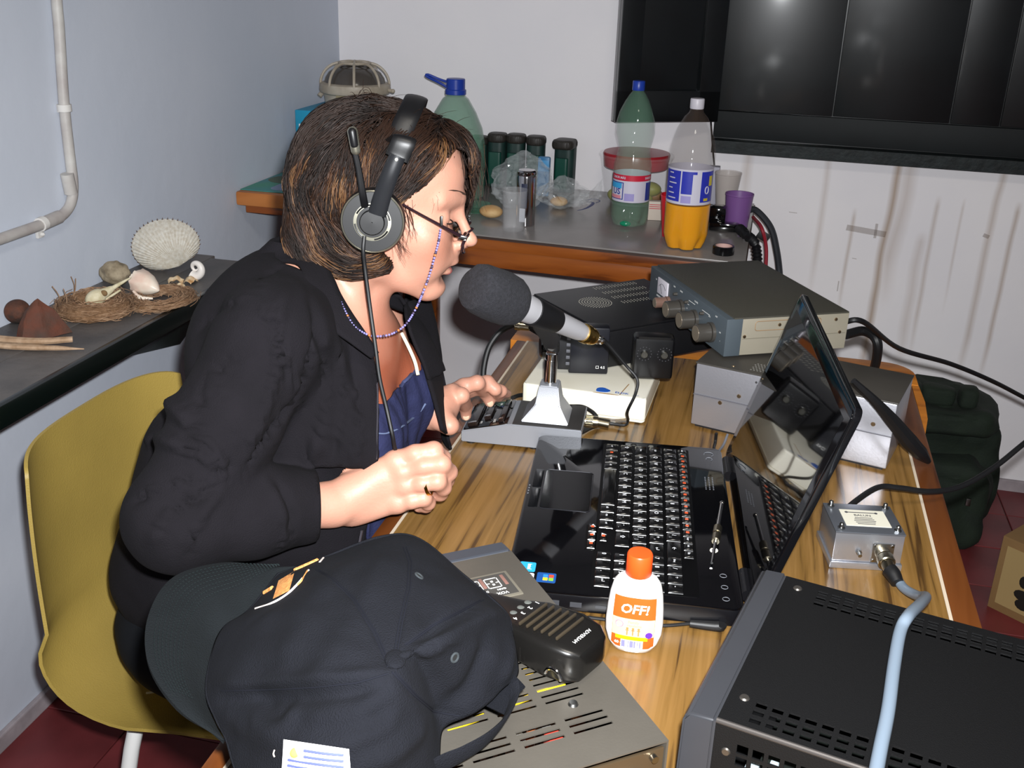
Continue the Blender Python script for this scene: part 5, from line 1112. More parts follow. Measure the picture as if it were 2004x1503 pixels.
# ---------------- crumpled clear bags with bread ----------------
M_film = mat('clear_film', '#e9eef0', .14, spec=1, alpha=.16, coat=.5)
def bag(name, label, c, d, seed, top=None, crum=.014, m=None):
    g = G(); b = bmesh.new(); bmesh.ops.create_icosphere(b, subdivisions=5, radius=1); rnd = random.Random(seed); off = Vector((seed*3.1, seed*1.7, 0))
    for v in b.verts:
        p = v.co.copy(); k = 1.0
        if top and p.z > 0:      # gathered neck
            t = p.z; k = (1-t**1.3*(1-top)); 
        q = Vector((p.x*d[0]*k, p.y*d[1]*k, (p.z*.5+.5)**(.9)*d[2]))
        n = noise.voronoi(q*26+off)[0]; f_ = (n[1]-n[0]); w2 = noise.noise(q*38+off)
        q += Vector((p.x, p.y, p.z*.4)).normalized()*crum*(w2-.8*min(f_*3, .8)+.4) if q.z > .004 else Vector((0, 0, 0)); q.z = max(q.z, .0015); v.co = q
    g.bm(b, T(*c)); return g
bc_ = PZ(1015, 408, ZT)
b1 = thing('plastic_bag', 'tall crumpled clear plastic bag with bread before the green canisters', 'bag', (bc_.x, bc_.y, ZT))
g = bag('b', '', (0, 0, .001), (.080, .066, .150), 3, .35, .015); g.v = [p+Vector((.012*p.z/.15, 0, 0)) for p in g.v]; obj('film', g, M_film, b1, auto=20)
b2c = PZ(1101, 406, ZT)
b2_ = thing('plastic_bag', 'low crumpled clear plastic bag with a roll, right of the steel can', 'bag', (b2c.x, b2c.y, ZT))
g = bag('b', '', (0, 0, .001), (.068, .052, .075), 8, .5, .015); obj('film', g, M_film, b2_, auto=20)
g = G(); g.grid(22, 16, lambda u_, v_: (.030+.072*u_, -.002+.012*sin(u_*9)+.01*noise.noise(Vector((u_*5, v_*5, 0))), .022+.026*u_*u_*1.5+(v_-.5)*(.012+.026*u_)*1.3+.006*noise.noise(Vector((u_*9, v_*9, 4))))); obj('twisted_end', g, M_film, b2_, auto=20)
M_bread = mat('bread_crust', '#b88a55', .65, col2='#cfae7c', vscale=25, bump=.3)
for (x_, y_, s_, lb) in ((960, 425, 1.0, 'half round bread roll under the left end of the tall bag'), (1093, 403, .8, 'bread roll inside the low plastic bag'), (1030, 405, .7, 'bread roll inside the tall bag behind the steel can')):
    p = PZ(x_, y_, ZT+.004); g = blob((0, 0, .016*s_), (.030*s_, .024*s_, .016*s_), x_, .08, 20); g.v = [q+Vector((p.x, p.y, ZT+.003)) for q in g.v]; one('bread_roll', g, M_bread, lb, 'bread')
g = G(); p = PT(1063, 300, (PZ(1080, 405, ZT)-CAM).dot(FW)+.05); g.prism(rr(-.013, -.003, .013, .003, .002), -.022, .022, bev=.001); g.v = [(RY(.1) @ q)+Vector((0, 0, .022)) for q in g.v]
pb = Vector((p.x, p.y+.02, ZT+.002)); bw_ = thing('blue_packet', 'small blue packet standing between the tall bag and the right canister', 'packet', tuple(pb)); g = G(); g.box((0, 0, .055), (.034, .018, .108), .006); obj('packet', g, mat('sky_blue_pack', '#2c6f9e', .4), bw_); g = G(); g.box((0, -.0095, .085), (.030, .001, .030), .0004); obj('packet_label', g, mat('light_blue_pack', '#3f8fc4', .4), bw_)
# steel can
cc = PZ(1024, 444, ZT); sc = thing('spray_can', 'shiny steel can with paper label standing before the plastic bags', 'can', (cc.x, cc.y+.02, ZT+.0005))
g = G(); g.lathe([(.022, 0), (.0235, .002), (.0235, .118), (.0225, .122), (.0235, .124), (.0232, .131), (.020, .135), (.012, .136)], 40); obj('can_body', g, mat('mirror_steel', '#c4c2c4', .1, 1), sc)
g = G(); g.lathe([(.02362, .012), (.02362, .045)], 40, close=False); Fs = [f for k, f in enumerate(g.f) if 27 <= k % 40 <= 30]; g.f = Fs; obj('paper_label', g, mat('label_pale', '#c9ccd6', .5), sc)
g = G(); g.lathe([(.02358, .046), (.02358, .105)], 40, close=False); g.f = [f for k, f in enumerate(g.f) if 28 <= k % 40 <= 31]; obj('dark_label', g, mat('label_dark', '#272d45', .5), sc)
# clear tumbler
M_clr = mat('clear_plastic', '#e8e8e8', .05, trans=.9, ior=1.45)
M_thin = mat('thin_clear_plastic', '#f2f2f4', .10, spec=.9, alpha=.09, coat=.5)
def cup(g, r0, r1, h_, t=.0012, n=40): g.lathe([(.001, .002), (r0-t, .002), (r1-t, h_-.001), (r1+.0008, h_), (r1+.001, h_-.004), (r1, h_-.005), (r0, 0), (.001, 0)], n, close=False)
tc_ = PZ(1000, 455, ZT); g = G(); cup(g, .026, .031, .098); c = one('tumbler', g, M_thin, 'tall clear plastic tumbler in front of the steel can', 'cup'); c.location = (tc_.x, tc_.y+.026, ZT+.0005)
# green dish peeping out beside the nose
dc = PZ(925, 418, ZT); g = G(); g.lathe([(.001, .002), (.022, .002), (.040, .020), (.042, .021), (.041, .018), (.024, 0), (.001, 0)], 36, close=False); c = one('small_dish', g, mat('green_glass', '#a8d8c0', .06, trans=.9, ior=1.3), 'small green glass dish just beside the woman\'s nose', 'dish'); c.location = (dc.x, dc.y+.02, ZT+.0005)
# ---------------- green soda bottle ----------------
def bottle(name, label, base, h_, r, prof, n=56, body=None, lobes=5, lobe_h=.045, depth=.25, cut=None):
    t = thing(name, label, 'bottle', (base.x, base.y, ZT+.0005))
    def fn(a, rr_, z):
        if z < lobe_h and rr_ > r*.3: k = (1-z/lobe_h); return rr_*(1-depth*k*(.5-.5*cos(a*lobes))**3)
        return rr_
    g = G(); g.lathe(prof, n, fn=fn, close=False); obj('bottle_body', g, body, t); return t
bb = PZ(1230, 440, ZT); h1 = PY(1250, 160, bb.y).z-ZT
R1 = .047
M_petg2 = mat('green_tinted_pet', '#8ab89c', .07, spec=1, alpha=.17, coat=.6)
pr1 = [(.001, .012), (.018, .010), (.030, .001), (.040, .004), (R1, .022), (R1, .060), (R1-.002, .066), (R1-.002, .128), (R1, .134), (R1-.001, .150), (R1-.006, .176), (R1-.008, .186), (R1-.003, .206), (R1+.001, .226), (R1, .250), (R1-.006, .275), (R1-.018, .300), (.020, h1-.030), (.0135, h1-.022), (.0128, h1-.010)]
gb = bottle('soda_bottle', 'dented empty green-tinted soda bottle with red and white label and blue cap', bb, h1, R1, pr1, body=M_petg2)
for ch in gb.children:
    for v in ch.data.vertices:
        if .15 < v.co.z < .31:
            k = sin((v.co.z-.15)/.16*pi); a = atan2(v.co.y, v.co.x); v.co *= 1; f_ = 1-.11*k*max(0, cos(a*3+v.co.z*40+1)); v.co.x *= f_; v.co.y *= f_
g = G(); g.lathe([(.0145, h1-.020), (.0150, h1-.018), (.0148, h1), (.0135, h1+.002)], 30); obj('blue_cap', g, M_bcap, gb)
RLb = R1-.0012
def wrap(nm, par, R, a0, a1, z0, z1, m, n=24):
    g = G(); g.grid(n, 2, lambda u_, v_: (R*cos(a0+(a1-a0)*u_), R*sin(a0+(a1-a0)*u_), z0+(z1-z0)*v_)); return obj(nm, g, m, par)
def wtxt(nm, par, R, a, z, s_, sz, m, bold=.03): g = G(); txt(g, s_, sz, T(), bold=bold); g.v = [Vector((R*cos(a+p.x/R), R*sin(a+p.x/R), z+p.y)) for p in g.v]; return obj(nm, g, m, par, smooth=False)
M_lw = mat('label_white', '#c9c6d4', .4); M_lr = mat('label_red', '#c2223c', .4); M_ln = mat('label_navy', '#25358c', .4); M_lc = mat('label_cyan', '#3aa0d8', .4)
g = G(); g.lathe([(RLb, .064), (RLb, .130)], 56, close=False); la = obj('label', g, M_lw, gb)
wrap('red_band', la, RLb+.0004, -pi, pi, .116, .130, M_lr, 56); fcam = atan2(0-bb.y, 0-bb.x)   # direction towards the viewer
wtxt('lettering', la, RLb+.0009, fcam-.75, .123, 'SABOR M\u00c1S', .0075, M_lw); wtxt('lettering', la, RLb+.0009, fcam+1.0, .123, 'SABOR', .0075, M_lw)
wrap('blue_panel', la, RLb+.0005, fcam-1.45, fcam-.42, .070, .112, M_ln); wrap('pale_panel', la, RLb+.0008, fcam-1.42, fcam-.47, .072, .110, M_lw); wrap('cyan_patch', la, RLb+.0010, fcam-1.40, fcam-.52, .097, .110, M_lc); wrap('pink_patch', la, RLb+.0010, fcam-1.35, fcam-.55, .072, .080, mat('label_pink', '#d88a96', .4))
wtxt('lettering', la, RLb+.0013, fcam-.84, .089, 'US', .021, M_ln, .02)
wrap('barcode', la, RLb+.0006, fcam-.35, fcam+.18, .068, .086, mat('lavender_print', '#9a92c8', .5)); wrap('blue_panel', la, RLb+.0005, fcam+.85, fcam+1.4, .068, .112, M_ln)
g = G(); g.ell((-.004, -.034, .010), (.014, .008, .007)); obj('green_dreg', g, mat('deep_green', '#12805c', .2), gb)
# ---------------- orange soda bottle ----------------
b3 = PZ(1338, 484, ZT); h2 = PY(1360, 200, b3.y).z-ZT; R2 = .0525*.98
M_petb = mat('brownish_pet', '#6a5a50', .06, spec=.9, alpha=.15, coat=.6)
pr2 = [(.001, .014), (.020, .012), (.030, .002), (.040, .002), (R2-.004, .018), (R2, .035), (R2, .100), (R2-.0015, .106), (R2-.0015, .186), (R2+.001, .192), (R2+.001, .210), (R2-.004, .240), (R2-.014, .272), (.026, h2-.032), (.0165, h2-.022), (.0138, h2-.014)]
ob_ = bottle('soda_bottle', 'large plastic bottle half full of orange soda with blue label and white cap', b3, h2, R2, pr2, body=M_petb, depth=.30)
g = G(); k_ = .985
g.lathe([(.001, .015), (.020, .0135), (.030, .004), (.040, .0035), (R2-.005, .018), (R2*k_, .035), (R2*k_, .104), (.001, .104)], 56, fn=lambda a, r, z: r*(1-.30*(1-z/.045)*(.5-.5*cos(a*5))**3) if z < .045 and r > .015 else r, close=False)
obj('orange_drink', g, mat('orange_drink', '#ffac0c', .25, emit=0, sub=.3), ob_)
g = G(); g.lathe([(.0148, h2-.014), (.0155, h2-.012), (.0155, h2+.006), (.0145, h2+.008)], 30); obj('white_cap', g, mat('white_cap', '#c4c0c8', .4), ob_)
g = G(); g.lathe([(R2-.0008, .108), (R2-.0008, .186)], 56, close=False); lo_ = obj('label', g, M_lw, ob_)
fo_ = atan2(-b3.y, -b3.x); Rr = R2-.0003; M_rb = mat('label_royal', '#2b34a8', .4)
wrap('blue_panel', lo_, Rr, fo_-1.35, fo_-.42, .114, .182, M_rb); wrap('blue_panel', lo_, Rr, fo_-.36, fo_+.12, .132, .182, M_rb); wrap('blue_panel', lo_, Rr, fo_-.36, fo_+.30, .176, .182, M_rb); wrap('blue_panel', lo_, Rr, fo_+.52, fo_+1.35, .114, .182, M_rb)
wrap('barcode', lo_, Rr+.0002, fo_-.34, fo_+.10, .112, .128, mat('lavender_print')); wrap('yellow_print', lo_, Rr+.0004, fo_+.70, fo_+.95, .117, .123, mat('label_yellow', '#c8b432', .4)); wrap('yellow_print', lo_, Rr+.0004, fo_+.95, fo_+1.2, .150, .172, mat('label_yellow'))
for i in range(6): wrap('print_line', lo_, Rr+.0004, fo_-1.05, fo_-.6-.1*(i % 3), .120+i*.011, .1225+i*.011, M_lw, 8)
g = G(); a0 = fo_+.85; g.tube([Vector(((Rr+.0006)*cos(a0+.10*cos(q)), (Rr+.0006)*sin(a0+.10*cos(q)), .141+.008*sin(q))) for q in [k*pi/8 for k in range(16)]], .0012, 5, closed=True); obj('ring_print', g, M_lw, lo_)
# ---------------- red cup behind, tub with red lid, cups ----------------
rc = PZ(1306, 470, ZT); g = G(); cup(g, .026, .036, .100); c = one('cup', g, mat('red_plastic_cup', '#d4202c', .35), 'bright red plastic cup half hidden behind the orange soda bottle', 'cup'); c.location = (rc.x+.008, rc.y+.045, ZT+.0005)
g = G(); tcx = PY(1243, 380, YB-.16); tb_ = thing('food_tub', 'clear plastic tub with red lid and food behind the green soda bottle', 'container', (PZ(1243, 390, ZT).x, YB-.12, ZT+.0005))
ht = PY(1243, 300, YB-.14).z-ZT
g = G(); g.lathe([(.001, .002), (.070, .001), (.078, .012), (.098, ht-.012), (.102, ht-.010), (.100, ht-.004)], 48, close=False); obj('tub', g, M_thin, tb_)
g = G(); g.lathe([(.084, ht-.040), (.086, ht-.038), (.090, ht-.004), (.088, ht), (.001, ht+.002)], 48, close=False); obj('red_lid', g, mat('dark_red_lid', '#9c1e28', .3), tb_)
for k, (x_, y_, z_) in enumerate(((-.045, -.02, .02), (-.01, -.035, .022), (.03, -.03, .02), (.055, -.01, .024), (.02, .01, .045), (-.03, .01, .045), (.05, -.03, .045))):
    g = blob((x_, y_, z_), (.026, .022, .019), k, .12, 30); obj('food_piece', g, mat('food_brown', '#8f6a34', .5, col2='#6e3c1c', vscale=40) if k % 2 else mat('food_green', '#8b8a3c', .5), tb_)
g = G(); a_ = PY(1184, 300, YB-.10); g.ell((a_.x, YB-.11, ZT+.11), (.022, .03, .030)); 
# small carton left of red cup
kx = PZ(1282, 430, ZT); k_ = thing('small_carton', 'little white and red printed carton between the two soda bottles', 'carton', (kx.x, kx.y, ZT+.0005), .2); g = G(); g.box((0, 0, .024), (.040, .02, .048), .001); obj('carton', g, mat('carton_cream', '#c9bcae', .6), k_); g = G(); [g.box((0, -.0104, .030+i*.005), (.036, .0005, .0016)) for i in range(3)]; obj('red_lines', g, M_lr, k_, smooth=False)
cl = PZ(1417, 420, ZT); g = G(); cup(g, .022, .034, PY(1423, 337, cl.y).z-ZT); c = one('cup', g, mat('frosted_clear_cup', '#cfc6c0', .2, alpha=.45), 'ribbed clear plastic cup standing behind the purple cup', 'cup'); c.location = (cl.x, cl.y, ZT+.0005)
pc_ = PZ(1440, 446, ZT); hp = PY(1443, 386, pc_.y).z-ZT; g = G(); cup(g, .028, .0345, hp+.006); c = one('cup', g, mat('purple_plastic', '#7d5592', .4, alpha=.88), 'purple plastic cup at the right end of the formica table', 'cup'); c.location = (pc_.x, pc_.y+.02, ZT+.0005)
# grey carton behind the orange bottle at right
q_ = PZ(1386, 405, ZT); wc = thing('white_packet', 'plain white packet standing behind the orange soda bottle', 'packet', (q_.x, q_.y, ZT+.0005)); g = G(); g.box((0, 0, .055), (.042, .03, .11), .002); obj('packet', g, mat('dull_white', '#a8a6b2', .6), wc)
# black strap / rod hanging against the wall from the window
rp = PY(1393, 242, YB-.05); g = G(); g.tube([PY(1391, 235, YB-.045), PY(1395, 290, YB-.05), PY(1400, 345, YB-.06), PZ(1404, 405, ZT+.01)], .006, 8, smooth=6, flat=.4); one('black_strap', g, M_rubber, 'black strap hanging down the wall beside the orange soda bottle', 'strap')
# tape roll
tr = PZ(1415, 497, ZT); tr_ = thing('tape_roll', 'black roll of tape lying at the front right corner of the formica table', 'tape', (tr.x, tr.y, ZT+.0005))
g = G(); g.lathe([(.019, 0), (.0235, 0), (.0245, .001), (.0245, .018), (.0235, .019), (.019, .019), (.019, 0)], 48, close=False); obj('tape', g, mat('black_tape', '#0d0d0f', .15), tr_)
g = G(); g.lathe([(.0185, .0005), (.0190, .0005), (.0190, .0192), (.0180, .0192), (.0180, .0005), (.0185, .0005)], 48, close=False); obj('cardboard_core', g, mat('core_pink', '#c9a49c', .7), tr_)
# black headset / phone heap behind the tape
hb_ = PZ(1400, 445, ZT); hp_ = thing('black_telephone', 'glossy black handset with coiled lead between soda bottle and purple cup', 'telephone', (hb_.x, hb_.y, ZT+.0005))
g = G(); g.box((0, 0, .028), (.05, .05, .055), .012); g.box((.022, -.035, .012), (.075, .035, .022), .008); obj('handset', g, M_gloss, hp_)
M_coil = mat('coiled_black', '#141417', .4)
def corr(g, P, r, n=14, step=.006):
    P = spline(P, 12); L_ = 0; Q = [P[0]]; rr_ = []
    pts = []; acc = 0
    for i in range(len(P)-1):
        seg = (P[i+1]-P[i]).length; k = max(1, int(seg/(step/3)))
        for j in range(k): pts.append(P[i].lerp(P[i+1], j/k))
    rr_ = [r*(1+.16*sin(2*pi*i/3.999)) for i in range(len(pts))]
    g.tube(pts, rr_, n)
g = G(); corr(g, [PZ(1448, 448, ZT+.016), PZ(1458, 458, ZT+.018), PY(1478, 478, 2.52), PY(1483, 520, 2.50), PY(1482, 560, 2.50)], .011)
one('corrugated_tube', g, M_coil, 'black corrugated tube running over the right end of the formica table', 'tube')
cable('thick_cable', [PZ(1462, 412, ZT+.03), PY(1480, 412, 2.72), PY(1508, 445, 2.72), PY(1520, 490, 2.72), PY(1526, 540, 2.72), PY(1528, 600, 2.7)], .0085, mat('dark_grey_cable', '#2c2e33', .45), 'dark grey cable drooping off the table end beside the wall')
cable('red_cable', [PZ(1474, 425, ZT+.02), PY(1490, 445, 2.6), PY(1499, 480, 2.6), PY(1499, 520, 2.6), PY(1495, 570, 2.6)], .0045, mat('red_cable', '#8e2430', .4), 'thin red cable hanging at the right end of the formica table')
g = G(); p = PY(1494, 462, 2.62); g.box((0, 0, .0), (.030, .004, .022), .001, RY(.5)); g.v = [q+p for q in g.v]; one('tape_tab', g, M_rubber, 'black tape tab stuck on the red cable', 'tape')
# ---------------- mustard shell chair ----------------
M_must = mat('mustard_plastic', '#937d3d', .5, bump=.25, bscale=500, var=.08, vscale=6); M_wtube = mat('white_enamel_tube', '#d9d8d6', .2)
ch = thing('shell_chair', 'mustard yellow plastic shell chair on white tube legs, under the woman', 'chair', (-.70, 1.03, 0))
# outline control: the seat faces +X ; back at x = -.86
def shell(u_, v_):
    # v: 0 front lip of the seat .. .5 bend .. 1 top of the back ; u: 0 near side (towards the camera) .. 1 far side
    s_ = (u_-.5)*2
    if v_ < .45:
        t = v_/.45; x = -.42-.30*t; z = .448-.030*t-.02*(1-t)**4
        hw = .195+.018*t
    elif v_ < .60:
        t = (v_-.45)/.15; a = t*radians(82); x = -.72-.148*sin(a); z = .418+.120*(1-cos(a)); hw = .213
    else:
        t = (v_-.60)/.40; x = -.8666-.014*t-.004*sin(t*pi); z = .521+.262*t; hw = .211-.026*t
        z -= .012*abs(s_)**8*max(0, (t-.8)/.2); 
    curl = abs(s_)**3
    wr = min(1, max(0, (v_-.05)/.3))
    x2 = x+(.046*curl*min(1, max(0, (v_-.50)/.15)))
    z2 = z+(.012*curl*wr*max(0, 1-max(0, v_-.5)/.15)) if v_ < .65 else z
    return Vector((x2, 1.150+s_*hw*(1-.03*curl), z2))
g = G(); g.grid(41, 61, lambda a, b: shell(a, b)-Vector((-.70, 1.03, 0)), thick=.0045); obj('shell', g, M_must, ch, auto=70)
cx0 = Vector((.70, -1.03, 0))
for sy in (-1, 1):
    y = 1.150+sy*.15; sgn_ = sy
    g = G(); g.tube([Vector((-.46, y+sy*.05, .011)), Vector((-.49, y, .40)), Vector((-.52, y-sy*.03, .432)), Vector((-.60, y-sy*.05, .410)), Vector((-.70, y-sy*.04, .400)), Vector((-.75, y-sy*.01, .385)), Vector((-.80, y+sy*.05, .011))], .011, 12, smooth=6)
    g.v = [p+cx0 for p in g.v]; obj('leg_tube', g, M_wtube, ch)
g = G(); g.tube([Vector((-.60, 1.05, .405)), Vector((-.60, 1.25, .405))], .009, 10); g.v = [p+cx0 for p in g.v]; obj('cross_tube', g, M_wtube, ch)
# ---------------- backpack and carton on the floor at right ----------------
M_pack = mat('dark_green_canvas', '#101a12', .85, col2='#182418', vscale=15, bump=.6, bscale=220)
bp = thing('backpack', 'dark green canvas backpack leaning on the back wall right of the desk', 'backpack', (.56, 2.72, 0))
def cushion(c, d, seed, lump=.02, sub=4, sq=.55):
    b = bmesh.new(); bmesh.ops.create_icosphere(b, subdivisions=sub, radius=1)
    for v in b.verts:
        p = v.co.copy(); q = Vector([abs(t)**sq*(1 if t > 0 else -1) for t in p]); q = Vector((q.x*d[0], q.y*d[1], q.z*d[2])); q += p*lump*noise.noise(q*9+Vector((seed, 0, 0)))+p*lump*.35*noise.noise(q*28+Vector((seed, 3, 0))); v.co = q+Vector(c)
    return g.bm(b)
g = G(); cushion((-.04, .04, .17), (.155, .13, .18), 1, .05); g = remeshed(g, .012, 3); [g.v.__setitem__(i, Vector((p.x, p.y, max(p.z, .002)))) for i, p in enumerate(g.v)]; obj('main_body', g, M_pack, bp)
g = G(); cushion((-.02, -.12, .12), (.11, .05, .115), 4, .03); obj('front_pocket', g, M_pack, bp)
g = G(); cushion((-.05, .0, .325), (.145, .12, .035), 6, .03); obj('top_flap', g, M_pack, bp)
for (x_, z_, w_) in ((-.14, .372, .05), (-.06, .372, .055), (.01, .376, .028)): g = G(); cushion((x_, -.03, z_-.005), (w_*.8, .03, .028), x_*10, .01, 3); obj('rolled_strap', g, M_pack, bp)
g = G(); g.box((.03, -.185, .15), (.012, .008, .02), .002); obj('buckle', g, M_steel, bp); g = G(); g.box((-.05, -.18, .18), (.01, .006, .014), .002); obj('buckle', g, M_steel, bp)
cbp = PZ(1950, 1188, 0)
cx_ = thing('cardboard_box', 'brown cardboard box on the red tiles at the right edge', 'box', (.625, 2.30, .001), radians(-38))
M_card = mat('brown_cardboard', '#8a6a42', .8, var=.1)
g = G(); g.box((.17, .19, .095), (.34, .38, .19), .002); cbd = obj('carton', g, M_card, cx_)
g = G(); g.box((.17, .19, .1908), (.34, .0035, .0012)); obj('tape_seam', g, mat('tape_brown', '#7a5c36', .4), cbd, smooth=False)
g = G(); g.box((.10, -.0006, .095), (.17, .001, .15)); cbf = obj('printed_panel', g, mat('print_tan', '#a58b5c', .8), cbd, smooth=False)
g = G(); rnd = random.Random(3)
for i in range(12): g.ell((.04+.12*rnd.random(), -.0012, .04+.11*rnd.random()), (rnd.uniform(.006, .02), .0004, rnd.uniform(.006, .022)), n=10, m=6)
obj('black_print', g, mat('print_black', '#17110c', .8), cbf)
# ---------------- the woman ----------------
M_skin = mat('skin', '#bf8b76', .48, sub=.12, var=.05, vscale=18, bump=.12, bscale=350)
M_skinr = M_skin
nt_, l_, bs_ = nodes(M_skin)
M_jkt = mat('black_knit_jacket', '#141216', .95, spec=.2, bump=.5, bscale=700, var=.12, vscale=20)
M_top = mat('navy_gathered_top', '#242744', .9, spec=.2, bump=.4, bscale=300, var=.15, vscale=60)
M_trs = mat('black_trousers', '#101216', .9, spec=.2)
wm = thing('person', 'seated woman in black zip jacket and navy top, speaking into the foam-covered microphone', 'person', (-.60, 1.10, .45))
def project(p):
    d_ = p-CAM; w_ = d_.dot(FW); return 1002+FPX*d_.dot(RT)/w_, 751.5-FPX*d_.dot(UP)/w_
def inside(x, y, P):
    c = False; j = len(P)-1
    for i in range(len(P)):
        if (P[i][1] > y) != (P[j][1] > y) and x < (P[j][0]-P[i][0])*(y-P[i][1])/(P[j][1]-P[i][1])+P[i][0]: c = not c
        j = i
    return c
HP = radians(11); HY = radians(14)
EAR = PT(728, 420, 1.15)+Vector((-sin(HY), cos(HY), 0))*.072
HM = Matrix.Translation(EAR) @ RZ(HY) @ RY(HP)
def hl(x, y, z): return HM @ Vector((x, y, z))
HR3 = HM.to_3x3()
def hell(g, c, d, n=20, m=14): g.ell(hl(*c), d, n=n, m=m, R=HR3)
SHR = PT(530, 652, 1.11); SHL = Vector((-.515, 1.265, .985))
ELR, WRR = PT(356, 1010, 1.075), PT(652, 987, 1.165)
ELL_, WRL = Vector((-.47, 1.330, .80)), PT(852, 806, 1.345)
B = Clay((-.78, .72, .44), (-.24, 1.45, 1.27), .0021)
def he(c, d, k=.010, cutout=False): B.ell(hl(*c), d, HR3, k, cutout)
def hc(a, b, ra, rb, k=.010): B.cap(hl(*a), hl(*b), ra, rb, k)
he((-.014, 0, .036), (.090, .071, .068)); he((.034, 0, .040), (.058, .060, .058), .02); he((.030, 0, -.012), (.056, .056, .058), .02)
he((.048, 0, -.042), (.042, .040, .044), .02)
for s_ in (-1, 1):
    hc((.070, s_*.012, -.090), (.006, s_*.050, -.060), .0125, .016, .022); hc((.006, s_*.050, -.060), (-.004, s_*.056, -.015), .016, .016, .02)
    he((.062, s_*.036, -.022), (.021, .021, .021), .026); he((.066, s_*.024, -.050), (.021, .018, .022), .025)
    hc((.088, s_*.010, .024), (.070, s_*.044, .026), .0050, .0055, .014)
he((.081, 0, -.086), (.0135, .016, .0140), .018)
for s_ in (-1, 1): he((.091, s_*.029, .003), (.011, .0125, .0085), .010, True)
for s_ in (-1, 1): he((.0715, s_*.0305, .0035), (.0132, .0145, .0120), .004)
hc((.089, 0, .022), (.0905, 0, .010), .0060, .0052, .012); hc((.0905, 0, .010), (.1090, 0, -.018), .0050, .0066, .008)
he((.1120, 0, -.0225), (.0092, .0082, .0078), .006)
for s_ in (-1, 1): he((.1020, s_*.0098, -.0285), (.0078, .0052, .0056), .004)
hc((.106, 0, -.027), (.098, 0, -.036), .0045, .0045, .006)
he((.086, 0, -.046), (.0150, .022, .012), .014); he((.0975, 0, -.0508), (.0070, .0150, .0038), .005); he((.0915, 0, -.0648), (.0082, .0145, .0050), .005)
he((.094, 0, -.0578), (.0095, .0150, .0018), .003, True); he((.094, 0, -.0745), (.0060, .016, .0045), .010, True)
for s_ in (-1, 1): he((-.006, s_*.070, -.004), (.013, .007, .026), .004)
nb0, nb1 = hl(-.030, 0, -.035), Vector((-.500, 1.095, .985))
B.cap(nb0, nb1, .048, .056, .025); B.cap(hl(.010, 0, -.075), Vector((-.462, 1.09, .960)), .028, .034, .025)
B.cap(hl(-.008, -.048, -.045), Vector((-.448, 1.070, .958)), .010, .008, .016); B.cap(hl(-.01, .048, -.045), Vector((-.452, 1.115, .958)), .010, .008, .016)
def torso(B, e=0, k=.04):
    B.ell((-.520, 1.10, .880), (.110+e, .148+e, .150+e), None, k); B.ell((-.535, 1.10, .955), (.078+e, .140+e, .065+e), None, k)
    B.ell((-.452, 1.100, .915), (.050+e, .10+e, .070+e), None, k)
    for y in (1.035, 1.165): B.ell((-.424, y, .856), (.050+e, .058+e, .058+e), None, k)
    B.cap(Vector((-.505, 1.095, .985)), SHR+Vector((0, .02, -.008)), .044+e, .040+e, k); B.cap(Vector((-.51, 1.11, .980)), SHL, .044+e, .040+e, k)
    B.ell((-.520, 1.10, .760), (.130+e, .150+e, .140+e), None, k); B.ell((-.585, 1.10, .62), (.145+e, .170+e, .13+e), None, k)
torso(B, 0, .03)
B.cap(SHR, ELR, .040, .034); B.cap(ELR, ELR.lerp(WRR, .5), .034, .031); B.cap(ELR.lerp(WRR, .5), WRR, .031, .0235)
B.cap(SHL, ELL_, .040, .034); B.cap(ELL_, WRL, .034, .022)
KH = .0055
def chain(P, R, k=.004):
    for i in range(len(P)-1): B.cap(P[i], P[i+1], R[i], R[i+1], k)
RH = LH = PT
B.cap(WRR, RH(700, 972, 1.176), .0230, .0235, .012)
for (a, b, r1, r2) in (((690, 958, 1.170), (772, 902, 1.168), .0185, .0108), ((695, 968, 1.172), (785, 925, 1.166), .0185, .0110), ((700, 984, 1.178), (790, 953, 1.169), .0175, .0106), ((690, 1004, 1.182), (776, 986, 1.174), .0155, .0100)): B.cap(RH(*a), RH(*b), r1, r2, .010)
B.cap(RH(700, 992, 1.195), RH(770, 965, 1.195), .016, .013, .010)
for q_ in ((774, 901, 1.163), (788, 924, 1.161), (793, 952, 1.164), (779, 985, 1.170)): B.ell(RH(*q_), (.0100, .0100, .0100), None, .008)
chain([RH(772, 902, 1.168), RH(812, 888, 1.160), RH(849, 882, 1.163), RH(866, 896, 1.182), RH(864, 912, 1.198), RH(846, 918, 1.207)], [.0108, .0100, .0102, .0090, .0084, .0074])
chain([RH(785, 925, 1.166), RH(828, 912, 1.157), RH(864, 908, 1.158), RH(879, 924, 1.178), RH(874, 940, 1.196), RH(856, 946, 1.205)], [.0110, .0102, .0104, .0092, .0086, .0076])
chain([RH(790, 953, 1.169), RH(826, 946, 1.160), RH(856, 942, 1.160), RH(868, 954, 1.178), RH(862, 966, 1.196), RH(845, 970, 1.205)], [.0106, .0096, .0098, .0088, .0082, .0072])
chain([RH(776, 986, 1.174), RH(806, 980, 1.166), RH(829, 975, 1.167), RH(838, 984, 1.180), RH(834, 990, 1.192), RH(820, 992, 1.20)], [.0100, .0088, .0090, .0080, .0074, .0066])
chain([RH(708, 976, 1.200), RH(756, 940, 1.215), RH(806, 914, 1.220), RH(846, 906, 1.216)], [.0160, .0120, .0105, .0088], .008)
at_z = PZ
TI, TM, TR_, TP, TT = at_z(912, 818, .789), at_z(958, 792, .797), at_z(976, 781, .803), at_z(992, 774, .806), at_z(892, 840, .772)
di = (TI-CAM).dot(FW); dm = (TM-CAM).dot(FW)
B.cap(WRL, LH(868, 794, 1.36), .0215, .0215, .010)
